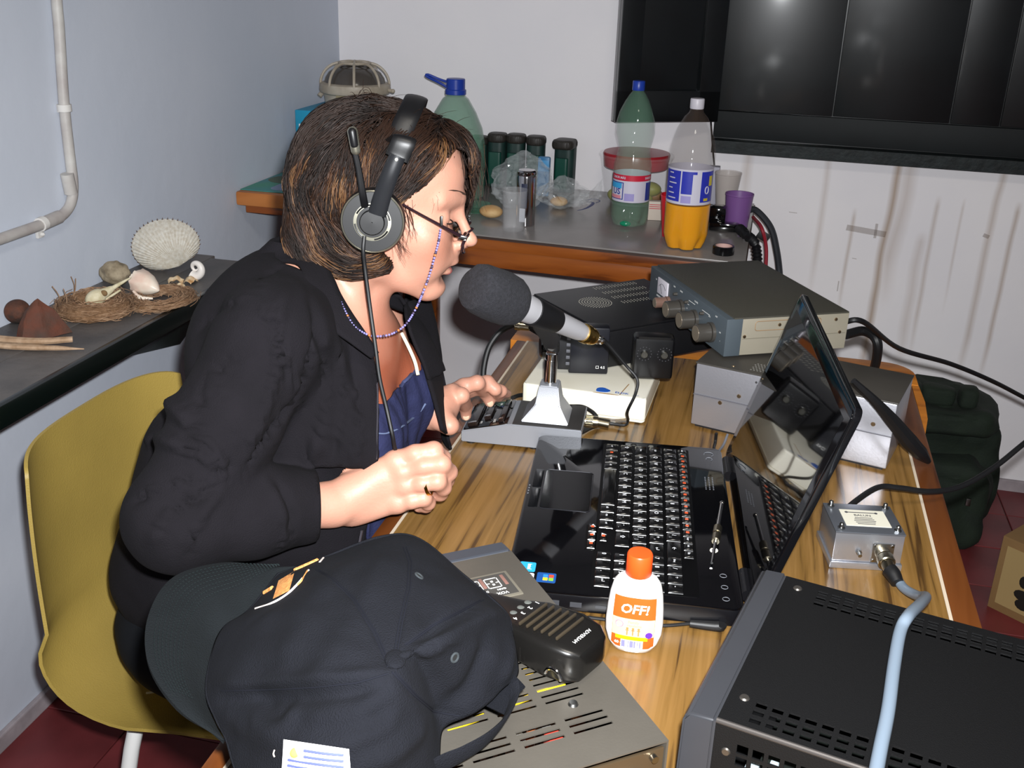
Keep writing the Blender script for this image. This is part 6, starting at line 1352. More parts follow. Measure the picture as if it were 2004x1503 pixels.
for (a, b, r1, r2) in (((866, 790, 1.355), (886, 768, 1.365), .0175, .0108), ((868, 784, 1.37), (908, 756, 1.39), .016, .0106), ((872, 778, 1.39), (926, 752, 1.415), .015, .0102), ((876, 776, 1.41), (938, 758, 1.43), .0135, .0098)): B.cap(LH(*a), LH(*b), r1, r2, .009)
chain([LH(886, 768, 1.365), LH(903, 774, 1.355), LH(911, 796, di-.012), TI+Vector((0, 0, .004))], [.0108, .0102, .0090, .0074])
chain([LH(908, 756, 1.39), LH(934, 749, 1.385), LH(949, 768, dm-.014), TM+Vector((0, 0, .004))], [.0108, .0098, .0088, .0072])
chain([LH(926, 752, 1.415), LH(954, 748, 1.41), LH(969, 762, 1.41), TR_+Vector((0, 0, .003))], [.0102, .0092, .0082, .0070])
chain([LH(938, 758, 1.43), LH(962, 757, 1.435), LH(981, 765, 1.435), TP+Vector((0, 0, .003))], [.0094, .0084, .0076, .0064])
chain([LH(858, 808, 1.345), LH(866, 822, 1.33), LH(880, 833, 1.325), TT+Vector((0, 0, .003))], [.0165, .0125, .0104, .0082], .008)
body = B.mesh()
bo = obj('body', body, [M_skin, mat('flushed_skin', '#96543c', .5, sub=.08, var=.06, vscale=25)], wm, world=True, auto=180)
at_ = bo.data.attributes.new('flush', 'FLOAT', 'POINT'); fv = []
for v in bo.data.vertices:
    c = MW(wm) @ v.co; k_ = max(0, min(1, (1.005+.02*noise.noise(c*25)-c.z)/.07)) if (-.52 < c.x < -.372 and 1.0 < c.y < 1.24 and c.z > .86) else 0; k_ = max(k_, .45*math.exp(-((c-hl(.075, -.042, -.030)).length/.022)**2)); fv.append(k_)
at_.data.foreach_set('value', fv)
N_, L2_, b2_ = nodes(M_skin); an_ = N_.new('ShaderNodeAttribute'); an_.attribute_name = 'flush'; mx_ = N_.new('ShaderNodeMix'); mx_.data_type = 'RGBA'; mx_.inputs[7].default_value = lin('#96523a'); src_ = b2_.inputs['Base Color'].links[0].from_socket
L2_.new(src_, mx_.inputs[6]); L2_.new(an_.outputs['Fac'], mx_.inputs[0]); L2_.new(mx_.outputs[2], b2_.inputs['Base Color'])
# sun-reddened chest and neck base below the collar bones (a colour of the skin itself)
Wi = MW(wm)
for p in bo.data.polygons:
    c = Wi @ p.center
    pass
# the parts of the torso and arms that clothes cover take the dark colour of the underlayer
bo.data.materials.append(M_jkt)
VIS = [(600, 440), (640, 560), (700, 660), (735, 720), (742, 800), (760, 805), (830, 740), (826, 690), (800, 600), (860, 560), (860, 440)]
HSEG = [(ELR.lerp(WRR, .75), WRR), (WRR, RH(775, 903, 1.168)), (WRR, RH(788, 940, 1.168)), (WRR, RH(780, 987, 1.174)), (RH(772, 902, 1.168), RH(862, 895, 1.180)), (RH(785, 925, 1.166), RH(872, 925, 1.180)), (RH(790, 953, 1.169), RH(860, 955, 1.182)), (RH(776, 986, 1.174), RH(832, 986, 1.185)), (RH(708, 976, 1.2), RH(846, 906, 1.216))]
def segd(c, a, b): ab = b-a; k = max(0, min(1, (c-a).dot(ab)/ab.length_squared)); return (c-a-ab*k).length
for p in bo.data.polygons:
    c = Wi @ p.center
    if c.x < -.535 and c.z < 1.07: p.material_index = 2; continue
    if (c-EAR).length < .165 or c.z > 1.03 or (c.x > -.366 or min(segd(c, a_, b_) for a_, b_ in HSEG) < .0265) and (c-ELR).dot((WRR-ELR).normalized()) > .80*(WRR-ELR).length: continue
    if (segd(c, WRL, TM) < .085 or segd(c, WRL, TP) < .07 or segd(c, WRL, TI) < .06) and (c-WRL).dot((WRL-ELL_).normalized()) > -.045: continue
    if (c-TM).length < .13 and c.z < .90: continue
    x, y = project(c)
    if inside(x, y, VIS) and c.x > -.53: continue
    p.material_index = 2
# face details
M_lip = mat('lip', '#a8605c', .4)
g = G(); hell(g, (.0966, 0, -.0514), (.0070, .0138, .0032)); hell(g, (.0912, 0, -.0644), (.0084, .0130, .0050)); obj('lips', g, M_lip, wm, world=True)
g = G(); hell(g, (.0890, 0, -.0578), (.0080, .0130, .0020)); obj('mouth_opening', g, mat('mouth_dark', '#3a1714', .6), wm, world=True)
M_brow = mat('brow_hair', '#3e2a20', .8)
for s_ in (-1, 1):
    g = G()
    for i in range(26):
        t = i/25; p0 = hl(.0965-.026*t**1.5, s_*(.012+.034*t), .0315+.006*sin(t*2.6)); g.tube([p0, p0+HR3 @ Vector((-.004, s_*.006, .0015))], .00045, 4)
    obj('eyebrow', g, M_brow, wm, world=True)
    g = G(); P = [hl(.075+.0138*cos(a)*.98, s_*(.032+.0148*sin(a)), .0015) for a in [-.9+1.9*k/10 for k in range(11)]]; g.tube(P, .0007, 6)
    for i in range(16):
        a = -.8+1.6*i/15; p0 = hl(.075+.0136*cos(a), s_*(.032+.0146*sin(a)), .0015); g.tube([p0, p0+HR3 @ Vector((.005*cos(a), s_*.005*sin(a), -.0025))], .0003, 3)
    obj('eyelashes', g, mat('lash_black', '#1a1210', .6), wm, world=True)
    g = G(); hell(g, (.1085, s_*.0058, -.0305), (.0032, .0022, .0016), 10, 8); obj('nostril', g, mat('nostril_dark', '#5a2c20', .8), wm, world=True)
# fingernails of the left hand
M_nail = mat('fingernail', '#dcb89c', .25)
for tip, kn in ((TI, LH(911, 798, di-.010)), (TM, LH(948, 770, dm-.012)), (TT, LH(880, 832, 1.325))):
    d_ = (tip-kn).normalized(); nrm = (CAM-tip).normalized(); nrm = (nrm-d_*nrm.dot(d_)).normalized(); sd = d_.cross(nrm); c_ = tip-d_*.002+Vector((0, 0, .004))+nrm*.0066
    g = G(); g.ell(c_, (.0062, .0046, .0018), n=16, m=8, R=Matrix((d_, sd, nrm)).transposed()); obj('fingernail', g, M_nail, wm, world=True)
# ---------- clothes ----------
def cut(q, keep):
    """keep only faces whose centre passes"""
    cs_ = [sum((q.v[i] for i in f), Vector())/len(f) for f in q.f]; q.f = [f for f, c in zip(q.f, cs_) if keep(c)]
    used = sorted(set(i for f in q.f for i in f)); mp = {o: n for n, o in enumerate(used)}; q.v = [q.v[i] for i in used]; q.f = [tuple(mp[i] for i in f) for f in q.f]; return q
def fold(q, amp, guides, seed=0):
    """cloth folds: raised and sunk lines along guides given as 3-D polylines"""
    b = bmesh.new(); vv = [b.verts.new(p) for p in q.v]
    for f in q.f:
        try: b.faces.new([vv[i] for i in f])
        except ValueError: pass
    b.normal_update(); N = [v.normal.copy() for v in b.verts]; b.free()
    segs = []
    for P, wd, am in guides:
        P = spline(P, 5) if len(P) < 12 else P
        for i in range(len(P)-1): segs.append((P[i], P[i+1], wd, am, i/(len(P)-1)))
    for i, p in enumerate(q.v):
        dsp = amp*.4*noise.noise(p*16+Vector((seed, 0, 0)))+amp*.22*noise.noise(p*40+Vector((0, seed, 0)))
        best = {}
        for a, b_, wd, am, t in segs:
            ab = b_-a; k = max(0, min(1, (p-a).dot(ab)/max(ab.length_squared, 1e-9))); d_ = (p-(a+ab*k)).length
            if d_ < wd*2.5:
                v_ = am*math.exp(-(d_/wd)**2)*min(1, 4*t+.15, 4*(1-t)+.15); key_ = (wd, am)
                if abs(v_) > abs(best.get(key_, 0)): best[key_] = v_
        q.v[i] = p+N[i]*(dsp+sum(best.values()))
    return q
# navy top: closed shell a little outside the torso, cut along the neckline
B2 = Clay((-.78, .85, .46), (-.28, 1.38, 1.10), .004); torso(B2, .003, .03); q = B2.mesh()
neck = [(700, 775), (735, 790), (752, 800), (768, 768), (790, 750), (812, 728), (824, 722), (832, 690), (1100, 640), (1100, 1400), (500, 1400), (500, 700), (690, 740)]
def keep_top(c):
    x, y = project(c)
    if x < 716: return False
    if c.x > -.50: return inside(x, y, neck) or y > 790
    return c.z < .96
q = cut(q, keep_top)
for i, p in enumerate(q.v):
    if p.x > -.45: q.v[i] = p+Vector((.0018*sin(p.y*260+p.z*20), 0, 0))
q = relax(q, 2); q2 = q
to = obj('navy_top', q, M_top, wm, world=True, auto=180); md = to.modifiers.new('thick', 'SOLIDIFY'); md.thickness = .003; md.offset = 1
BV = BVHTree.FromPolygons(q2.v, q2.f)
def on_top(x, y, off=.004):
    d_ = ray(x, y).normalized(); h_ = BV.ray_cast(CAM, d_)
    return (h_[0]-d_*off) if h_[0] else None
g = G(); P = [on_top(x, y) for x, y in ((738, 848), (755, 848), (772, 842), (790, 832), (808, 818), (822, 804), (832, 790))]; P = [p for p in P if p]
if len(P) > 2: g.tube(spline(P, 4), .0016, 6, flat=.6); obj('braid_trim', g, mat('slate_braid', '#5a6684', .8), wm, world=True, label='pale zigzag braid on the navy top')
g = G(); P = [on_top(x, y, .003) for x, y in ((737, 795), (752, 790), (766, 772), (786, 756), (800, 740), (815, 728))]; P = [p for p in P if p]
if len(P) > 2:
    P = spline(P, 6); P = [p+Vector((0, 0, .0035*abs(sin(i*1.3)))) for i, p in enumerate(P)]; g.tube(P, .0024, 6); obj('ruffled_edge', g, mat('navy_ruffle', '#333a5c', .8), wm, world=True)
# jacket
B3 = Clay((-.84, .70, .46), (-.24, 1.45, 1.12), .0038)
torso(B3, .013, .035)
B3.ell((-.505, 1.13, .80), (.125, .15, .15), None, .03); B3.cap(Vector((-.46, 1.18, .90)), Vector((-.43, 1.17, .74)), .068, .080, .03)
B3.cap(SHR, SHR.lerp(ELR, .5), .056, .052, .025); B3.cap(SHR.lerp(ELR, .5), ELR, .052, .050, .02); B3.ell(ELR+Vector((-.004, -.002, -.004)), (.050, .048, .050), None, .015)
CU = ELR.lerp(WRR, .90); B3.cap(ELR, ELR.lerp(WRR, .45), .050, .047, .02); B3.cap(ELR.lerp(WRR, .45), ELR.lerp(WRR, .76), .047, .041, .015); B3.cap(ELR.lerp(WRR, .76), ELR.lerp(WRR, .90), .036, .028, .008)
B3.ell(Vector((-.565, 1.10, .93)), (.05, .14, .10), None, .03)
B3.cap(SHL, ELL_, .054, .048, .02); B3.cap(ELL_, WRL+Vector((-.035, .018, 0)), .046, .036, .02)
B3.cap(Vector((-.62, 1.03, .80)), Vector((-.68, 1.04, .62)), .075, .085, .03)
q = B3.mesh()
def open_front(c):
    x, y = project(c)
    return inside(x, y, opening)
opening = [(610, 470), (640, 520), (655, 560), (668, 590), (690, 625), (712, 655), (728, 690), (738, 740), (741, 800), (740, 880), (738, 930), (715, 1040), (705, 1100), (735, 1100), (760, 1045), (905, 1045), (905, 905), (868, 862), (858, 815), (846, 780), (834, 735), (822, 700), (800, 640), (792, 600), (798, 560), (860, 500), (860, 380), (620, 380)]
wax = ((WRR-ELR).normalized()*.5+RT*.5).normalized(); CU = ELR.lerp(WRR, .87); lax = (WRL-ELL_).normalized(); cufL = WRL-lax*.030
def keep_j(c):
    x, y = project(c)
    dr_ = (c-CU); hr_ = dr_.dot(wax)
    if 0 < hr_ < .055 and (dr_-wax*hr_).length < .044: return False
    dl_ = (c-cufL); hl_ = dl_.dot(lax)
    if 0 < hl_ < .08 and (dl_-lax*hl_).length < .055: return False
    arm = min(((c-ELR.lerp(WRR, k/8)).length for k in range(9))) < .056
    if arm: return True
    if open_front(c) and c.x > -.50: return False
    nk = c-Vector((-.478, 1.095, 1.0)); 
    if nk.xy.length < .062 and c.z > .96: return False
    if c.x > -.47 and .99 < c.y < 1.19 and c.z > .80 and c.x > -.44 and inside(x, y, opening): return False
    return True
q = cut(q, keep_j)
crook = PT(462, 945, .99)
def onj(pts): return pts
BJ = BVHTree.FromPolygons(q.v, q.f)
def js(x, y):
    d_ = ray(x, y).normalized(); h_ = BJ.ray_cast(CAM, d_); return h_[0] if h_[0] else PT(x, y, 1.1)
folds = []
def fl(pts, wd, am):
    P = [js(*p) for p in dense(pts, 9)]
    for _ in range(5): P = [P[0]]+[(P[i-1]+P[i]*2+P[i+1])/4 for i in range(1, len(P)-1)]+[P[-1]]
    folds.append((P, wd, am))
fl([(458, 942), (520, 860), (590, 760), (620, 640)], .0075, -.0085); fl([(458, 942), (500, 840), (540, 720), (530, 640), (500, 590)], .008, .0065); fl([(455, 945), (420, 880), (370, 820), (310, 765)], .009, -.0080)
fl([(440, 930), (380, 880), (310, 860), (262, 868)], .008, -.009); fl([(440, 940), (370, 945), (300, 960), (262, 985)], .007, .006); fl([(440, 948), (380, 975), (330, 1010), (300, 1060)], .007, -.007)
fl([(440, 950), (405, 990), (380, 1040), (370, 1085)], .006, .005); fl([(540, 945), (560, 975), (572, 1010), (570, 1055)], .0055, -.006); fl([(520, 940), (545, 985), (555, 1040), (545, 1080)], .006, .0045)
fl([(600, 560), (625, 650), (640, 760), (625, 860), (600, 920)], .008, -.007); fl([(650, 640), (668, 740), (660, 840), (645, 930)], .007, .006); fl([(680, 660), (700, 760), (702, 860), (690, 920)], .007, -.006)
fl([(560, 560), (540, 640), (560, 720), (590, 800)], .008, .006); fl([(500, 580), (440, 600), (390, 650)], .009, .004); fl([(498, 566), (520, 540), (572, 524)], .004, -.004); fl([(480, 680), (420, 740), (380, 830)], .012, .004)
q = relax(q, 3); q = fold(q, .004, [(a_, w_*.85, m_*1.35) for a_, w_, m_ in folds], 2); q = relax(q, 2)
jk = obj('jacket', q, M_jkt, wm, world=True, auto=180); md = jk.modifiers.new('thick', 'SOLIDIFY'); md.thickness = .0035; md.offset = 0
BJ = BVHTree.FromPolygons(q.v, q.f)
def js2(x, y, off=.002, dflt=1.15):
    d_ = ray(x, y).normalized(); h_ = BJ.ray_cast(CAM, d_); return (h_[0]-d_*off) if h_[0] else None
# stand collar falling open
def strip(near, far, m, nm, lab=None, th=.004):
    A = spline(near, 8); B = spline(far, 8); g = G(); n_ = min(len(A), len(B))
    g.grid(n_, 6, lambda u_, v_: A[min(n_-1, int(round(u_*(n_-1))))].lerp(B[min(n_-1, int(round(u_*(n_-1))))], v_), thick=th); return obj(nm, g, m, wm, world=True, auto=180)
nbk = Vector((-.478, 1.095, 1.0))
inn = [PT(742, 690, 1.155), PT(716, 650, 1.150), PT(690, 612, 1.150), PT(668, 575, 1.155), PT(652, 540, 1.165), PT(622, 492, 1.195), Vector((-.548, 1.085, 1.062)), Vector((-.535, 1.165, 1.045)), PT(760, 560, 1.32), PT(792, 590, 1.31), PT(812, 640, 1.30)]
out_ = [PT(728, 702, 1.150), PT(690, 672, 1.135), PT(648, 640, 1.125), PT(612, 596, 1.125), PT(596, 552, 1.135), PT(575, 512, 1.18), Vector((-.585, 1.09, 1.030)), Vector((-.565, 1.19, 1.010)), PT(770, 600, 1.34), PT(815, 612, 1.33), PT(838, 660, 1.31)]
strip(inn, out_, M_jkt, 'collar')
# far front panel of the open jacket
g = G(); A = spline([PT(800, 590, 1.31), PT(815, 640, 1.30), PT(828, 690, 1.29), PT(838, 735, 1.285), PT(852, 780, 1.28), PT(868, 840, 1.28)], 6); B = spline([PT(836, 575, 1.36), PT(852, 640, 1.36), PT(862, 700, 1.35), PT(864, 745, 1.345), PT(866, 790, 1.34), PT(872, 850, 1.33)], 6)
Cc = [p+Vector((-.05, .10, 0)) for p in B]
n_ = len(A); g.grid(n_, 12, lambda u_, v_: (A[int(round(u_*(n_-1)))].lerp(B[int(round(u_*(n_-1)))], v_*2) if v_ < .5 else B[int(round(u_*(n_-1)))].lerp(Cc[int(round(u_*(n_-1)))], v_*2-1))+Vector((.004*sin(v_*pi), 0, 0)), thick=.004); obj('front_panel', g, M_jkt, wm, world=True, auto=180)
# zip edges
M_zip = mat('zip_teeth', '#57545c', .4, .6)
P = [js2(x, y) for x, y in ((730, 700), (738, 750), (739, 800), (738, 850), (737, 900))]; P = [p for p in P if p]
g = G()
if len(P) > 2:
    P = spline(P, 20)
    for i in range(0, len(P)-1): g.box(P[i], (.0016, .0016, .0012))
    obj('zip', g, M_zip, wm, world=True, kind='stuff')
g = G(); P = [PT(708, 1040, 1.18), PT(704, 1060, 1.18), PT(700, 1085, 1.18)]; P = spline(P, 10); [g.box(p, (.0022, .0022, .0016)) for p in P]; obj('zip_end', g, M_zip, wm, world=True, kind='stuff')
# pale trim of the strap beyond the neckline
g = G(); g.tube([PT(786, 652, 1.275), PT(800, 680, 1.27), PT(812, 708, 1.265), PT(818, 734, 1.262)], .0022, 8, smooth=5); obj('lace_strap', g, mat('cream_lace', '#d6cdb4', .8), wm, world=True, label='cream lace strap at the neckline')
# cuff rib of the near sleeve
g = G(); fx, fy, fz = frame(wax); Q = Matrix((fx, fy, fz)).transposed().to_4x4(); Q.translation = CU-(WRR-ELR).normalized()*.033; g.lathe([(.0400, 0), (.0400, .014), (.0355, .032), (.0345, .034), (.0325, .030), (.034, .005)], 32, Q, close=False); obj('cuff', g, M_jkt, wm, world=True, auto=180)
# trousers, legs and shoes under the desk
g = G(); hip = Vector((-.62, 1.10, .545))
g.ell(hip, (.165, .185, .11), n=28, m=18)
for s_ in (-1, 1):
    h0 = hip+Vector((.02, s_*.09, -.01)); kn = Vector((-.20, 1.10+s_*.10, .52)); an_ = Vector((-.22, 1.10+s_*.11, .09))
    g.cap(h0, kn, .085, .060, 20); g.cap(kn, kn.lerp(an_, .4), .060, .056, 18); g.cap(kn.lerp(an_, .4), an_, .056, .042, 18)
q = remeshed(g, .008, 5); q = fold(q, .004, [], 5); obj('trousers', q, M_trs, wm, world=True, auto=180)
for s_ in (-1, 1):
    g = G(); c = Vector((-.185, 1.10+s_*.115, 0)); g.cap(c+Vector((-.035, 0, .040)), c+Vector((.10, s_*.01, .032)), .036, .030, 16); g.cap(c+Vector((-.035, 0, .07)), c+Vector((-.035, 0, .11)), .036, .034, 14); q = remeshed(g, .005, 3)
    q.v = [Vector((p.x, p.y, max(.003, p.z))) for p in q.v]; obj('shoe', q, M_black, wm, world=True)
# ---------- ring, glasses, headset ----------
rg_c = RH(838, 949, 1.162); rdir = (RH(856, 944, 1.158)-RH(790, 957, 1.166)).normalized(); fx, fy, fz = frame(rdir); Q = Matrix((fx, fy, fz)).transposed().to_4x4(); Q.translation = rg_c
g = G(); g.lathe([(.0107, -.0016), (.0121, -.0018), (.0121, .0018), (.0107, .0016), (.0107, -.0016)], 36, Q, close=False); one('wedding_ring', g, mat('gold', '#e8b650', .18, 1), 'gold wedding ring on the woman\'s near hand', 'ring')
gl = thing('eyeglasses', 'narrow dark framed glasses low on the woman\'s nose with beaded cord', 'glasses', tuple(hl(.10, 0, -.02)))
M_gf = mat('brown_black_frame', '#2c1c22', .25, .3)
for s_ in (-1, 1):
    g = G(); g.tube([hl(.104, s_*.050, -.0085), hl(.085, s_*.060, -.001), hl(.045, s_*.072, .014), hl(.010, s_*.078, .027)], [.0022, .0020, .0015, .0013], 8, smooth=6); obj('temple_arm', g, M_gf, gl, world=True)
    lc = Vector((.1085, s_*.030, -.0180)); g = G(); P = [hl(lc.x-.004*abs(cos(a)), lc.y+.021*cos(a), lc.z+.0125*sin(a)*(1 if sin(a) < 0 else .72)) for a in [k*2*pi/28 for k in range(28)]]; g.tube(P, .0012, 6, closed=True)
    g.tube([P[(i if s_ > 0 else (14-i)) % 28] for i in range(0, 15)], .0019, 6); rim = obj('lens_rim', g, M_gf, gl, world=True)
    g = G(); g.add([hl(lc.x, lc.y, lc.z)]+[p for p in P], [(0, 1+k, 1+(k+1) % 28) for k in range(28)]); obj('lens', g, mat('lens_glass', '#eef2ee', .02, spec=.5, alpha=.06), rim)
    rim.children[0].data.transform(MW(gl).inverted())
    g = G(); g.box((0, 0, 0), (.010, .004, .005), .001); Mx = MW(gl).inverted() @ HM @ T(.103, s_*.0525, -.0085); g.v = [Mx @ p for p in g.v]; obj('hinge_ornament', g, M_chrome, gl)
    g = G(); g.tube([hl(.098, s_*.009, -.016), hl(.100, s_*.0095, -.024)], .0018, 8); obj('nose_pad', g, mat('clear_plastic'), gl, world=True)
g = G(); g.tube([hl(.1075, -.010, -.0125), hl(.1125, 0, -.0085), hl(.1075, .010, -.0125)], .0014, 8, smooth=5); obj('bridge', g, M_gf, gl, world=True)
# beaded cord: from the near temple down round the neck
cl_ = PT(864, 432, (hl(.06, -.068, .01)-CAM).dot(FW)-.006); g = G(); g.box(cl_, (.003, .003, .011), .001); obj('cord_clip', g, M_steel, gl, world=True)
dz = (cl_-CAM).dot(FW)
cp = [(863, 445, dz), (858, 475, dz-.002), (850, 505, dz-.004), (840, 540, dz-.006), (828, 572, dz-.010), (815, 602, 1.170), (795, 634, 1.165), (770, 652, 1.160), (745, 658, 1.155), (720, 655, 1.150), (695, 640, 1.145), (680, 618, 1.145), (668, 592, 1.150), (660, 570, 1.158), (652, 545, 1.172)]
P = spline([PT(*c) for c in cp], 18)
cb = {0: G(), 1: G(), 2: G()}; acc = 0; last = P[0]; k = 0
for i in range(1, len(P)):
    seg = (P[i]-P[i-1]).length; acc += seg
    if acc > .0026:
        acc = 0; k += 1; w_ = 2 if k % 11 == 0 else (1 if k % 5 == 0 else 0); r_ = .0016 if w_ else .0014; cb[w_].ell(P[i], (r_, r_, r_), n=8, m=6)
obj('cord_beads', cb[0], mat('lilac_bead', '#7e79b8', .3), gl, world=True, kind='stuff'); obj('dark_beads', cb[1], mat('dark_bead', '#3c3450', .3), gl, world=True, kind='stuff'); obj('brown_beads', cb[2], mat('amber_bead', '#a9683a', .3), gl, world=True, kind='stuff')
# headset
hs_ = thing('headset', 'black over-ear headset with folded-up boom on the woman\'s head', 'headset', tuple(PT(728, 437, 1.125)))
Yn = HR3 @ Vector((0, -1, 0)); cupc = PT(729, 434, 1.112)
vd = (CAM-cupc).normalized(); axd = (Yn*.72+vd*.28).normalized(); fx = (HR3 @ Vector((1, 0, 0))); fx = (fx-axd*fx.dot(axd)).normalized(); fyv = axd.cross(fx)
Q = Matrix((fx, fyv, axd)).transposed().to_4x4(); Q.translation = cupc
M_hs = mat('headset_black', '#0e0e10', .42); M_hss = mat('headset_satin', '#232427', .28, .2); M_si = mat('silver_ring', '#b3b09f', .3, .9)
R0 = .0335
g = G(); g.lathe([(R0*.85, -.022), (R0*1.02, -.018), (R0*1.04, -.006), (R0*.99, 0), (R0*.94, .0015), (.001, .0016)], 48, Q, close=False); obj('ear_cup', g, M_hs, hs_, world=True)
g = G(); g.lathe([(R0*.97, -.0005), (R0*1.005, .0000), (R0*1.0, .0010), (R0*.965, .0018), (R0*.95, .0014)], 48, Q, close=False); obj('outer_ring', g, M_si, hs_, world=True)
g = G(); g.lathe([(R0*.58, .0014), (R0*.60, .0026), (R0*.50, .0028), (R0*.49, .0014)], 48, Q, close=False); obj('inner_ring', g, M_si, hs_, world=True)
for k in range(4):
    a0 = k*pi/2+.3; g = G(); g.tube([Q @ Vector((R0*.55*cos(a0+t*.12), R0*.55*sin(a0+t*.12), .0032)) for t in range(9)], .0010, 6); obj('ring_slot', g, M_hs, hs_, world=True)
g = G(); g.lathe([(R0*.40, .0014), (R0*.40, .0065), (R0*.37, .0078), (.001, .0080)], 40, Q, close=False); obj('hub', g, M_hs, hs_, world=True)
def QP(x, y, h): 
    # point on plane through the cup at pixel, h towards the viewer
    o = cupc+axd*h; d_ = ray(x, y); t = (o-CAM).dot(axd)/d_.dot(axd); return CAM+d_*t
g = G(); A = [QP(738, 420, .006), QP(748, 385, .009), QP(762, 345, .012), QP(778, 305, .012)]; P = spline(A, 8); n_ = len(P)
V = []
for i, p in enumerate(P):
    t = P[min(i+1, n_-1)]-P[max(i-1, 0)]; t.normalize(); s_ = t.cross(axd).normalized(); wd = .0098-.0012*(i/n_); 
    for a in [k*2*pi/14 for k in range(14)]: V.append(p+s_*wd*cos(a)+axd*.0042*sin(a))
F = [tuple(range(14)), tuple((n_-1)*14+k for k in range(14))]+[(i*14+k, i*14+(k+1) % 14, (i+1)*14+(k+1) % 14, (i+1)*14+k) for i in range(n_-1) for k in range(14)]
g.add(V, F); ya = obj('yoke_arm', g, M_hss, hs_, world=True)
c = QP(776, 312, .0165); g = G(); g.cyl(c-axd*.001, c+axd*.001, .0016, n=12); obj('rivet', g, M_si, hs_, world=True)
# headband over the crown
top = [QP(776, 310, .008), QP(792, 270, .004)]+[hl(.012, -.070, .084), hl(.018, -.045, .112), hl(.020, 0, .124), hl(.018, .045, .112), hl(.012, .072, .080), hl(.0, .088, .04), hl(-.004, .090, .0)]
P = spline(top, 8); n_ = len(P); V = []; fw_ = HR3 @ Vector((1, 0, 0))
for i, p in enumerate(P):
    t = (P[min(i+1, n_-1)]-P[max(i-1, 0)]).normalized(); s_ = (fw_-t*fw_.dot(t)).normalized(); n2_ = t.cross(s_)
    for a in [k*2*pi/12 for k in range(12)]: V.append(p+s_*.0125*cos(a)+n2_*.0026*sin(a))
g = G(); g.add(V, [tuple(range(12)), tuple((n_-1)*12+k for k in range(12))]+[(i*12+k, i*12+(k+1) % 12, (i+1)*12+(k+1) % 12, (i+1)*12+k) for i in range(n_-1) for k in range(12)]); obj('headband', g, M_hs, hs_, world=True)
Ql = Matrix((fx, fyv, axd)).transposed().to_4x4(); Ql.translation = hl(-.004, .085, -.02); g = G(); g.lathe([(.001, -.0), (R0*.9, .0), (R0, .008), (R0*.9, .02), (.001, .021)], 40, HM @ T(-.004, .075, -.02) @ RX(-pi/2), close=False); obj('ear_cup', g, M_hs, hs_, world=True)
g = G(); g.tube([QP(714, 402, .004), QP(710, 380, .012), QP(702, 330, .014), QP(695, 298, .014)], [.0042, .0040, .0034, .0032], 10, smooth=6); obj('boom', g, M_hs, hs_, world=True)
g = G(); a_, b2 = QP(696, 294, .015), QP(690, 258, .016); g.cap(a_, b2, .0052, .0056, 16); bt_ = obj('boom_tip', g, M_si, hs_, world=True)
g = G(); g.cap(a_.lerp(b2, .32)+axd*.0022, b2+axd*.0022, .0042, .0046, 16); obj('tip_grille', g, M_hs, hs_, world=True)
hc = [QP(713, 462, .004), PT(711, 490, 1.115), PT(715, 530, 1.125), PT(724, 600, 1.135), PT(735, 680, 1.140), PT(743, 740, 1.145), PT(757, 800, 1.150), PT(768, 850, 1.150), PT(776, 885, 1.165), PT(800, 918, 1.185)]
g = G(); g.tube(hc, .0023, 8, smooth=8); obj('cord', g, M_cab, hs_, world=True)
# ---------- hair ----------
B = Clay(tuple(EAR-Vector((.19, .19, .17))), tuple(EAR+Vector((.19, .19, .19))), .0036)
he((-.014, 0, .038), (.090, .084, .075)); he((-.046, 0, .006), (.060, .079, .070), .02); he((-.050, 0, -.052), (.053, .068, .048), .02)
he((-.016, -.062, .012), (.046, .024, .055), .02); he((-.020, .062, .010), (.050, .026, .075), .02); he((.032, 0, .074), (.055, .066, .032), .02); he((.064, .008, .066), (.036, .056, .026), .02)
he((.054, -.046, .058), (.032, .024, .030), .02); he((.078, .046, .040), (.024, .024, .045), .015); he((.092, .042, .020), (.012, .020, .045), .01); he((.004, -.072, -.052), (.026, .012, .014), .01); he((-.02, -.064, -.048), (.034, .016, .030), .015)
q = B.mesh()
for i, p in enumerate(q.v): q.v[i] = p+(p-EAR).normalized()*(.0035*noise.noise(p*45))
M_h0 = mat('hair_dark', '#150c08', .6, spec=.3); M_h1 = mat('hair_brown', '#24150d', .55, spec=.35); M_h2 = mat('hair_chestnut', '#402717', .5, spec=.4); M_h3 = mat('hair_highlight', '#63452a', .5, spec=.4)
hr = obj('hair', q, M_h0, wm, world=True, auto=180)
FH = [(890, 288), (862, 328), (836, 360), (802, 386), (782, 402), (786, 425), (860, 440), (925, 430), (914, 300)]
HMi = HM.inverted()
def bare(c): l_ = HMi @ c; return l_.y < .030 and l_.x > .0 and inside(*project(c), FH)
q = cut(q, lambda c: not bare(c)); hr.data.clear_geometry(); hr.data.from_pydata([tuple(MW(wm).inverted() @ p) for p in q.v], [], q.f); hr.data.polygons.foreach_set('use_smooth', [True]*len(q.f)); hr.data.update()
BH = BVHTree.FromPolygons(q.v, q.f)
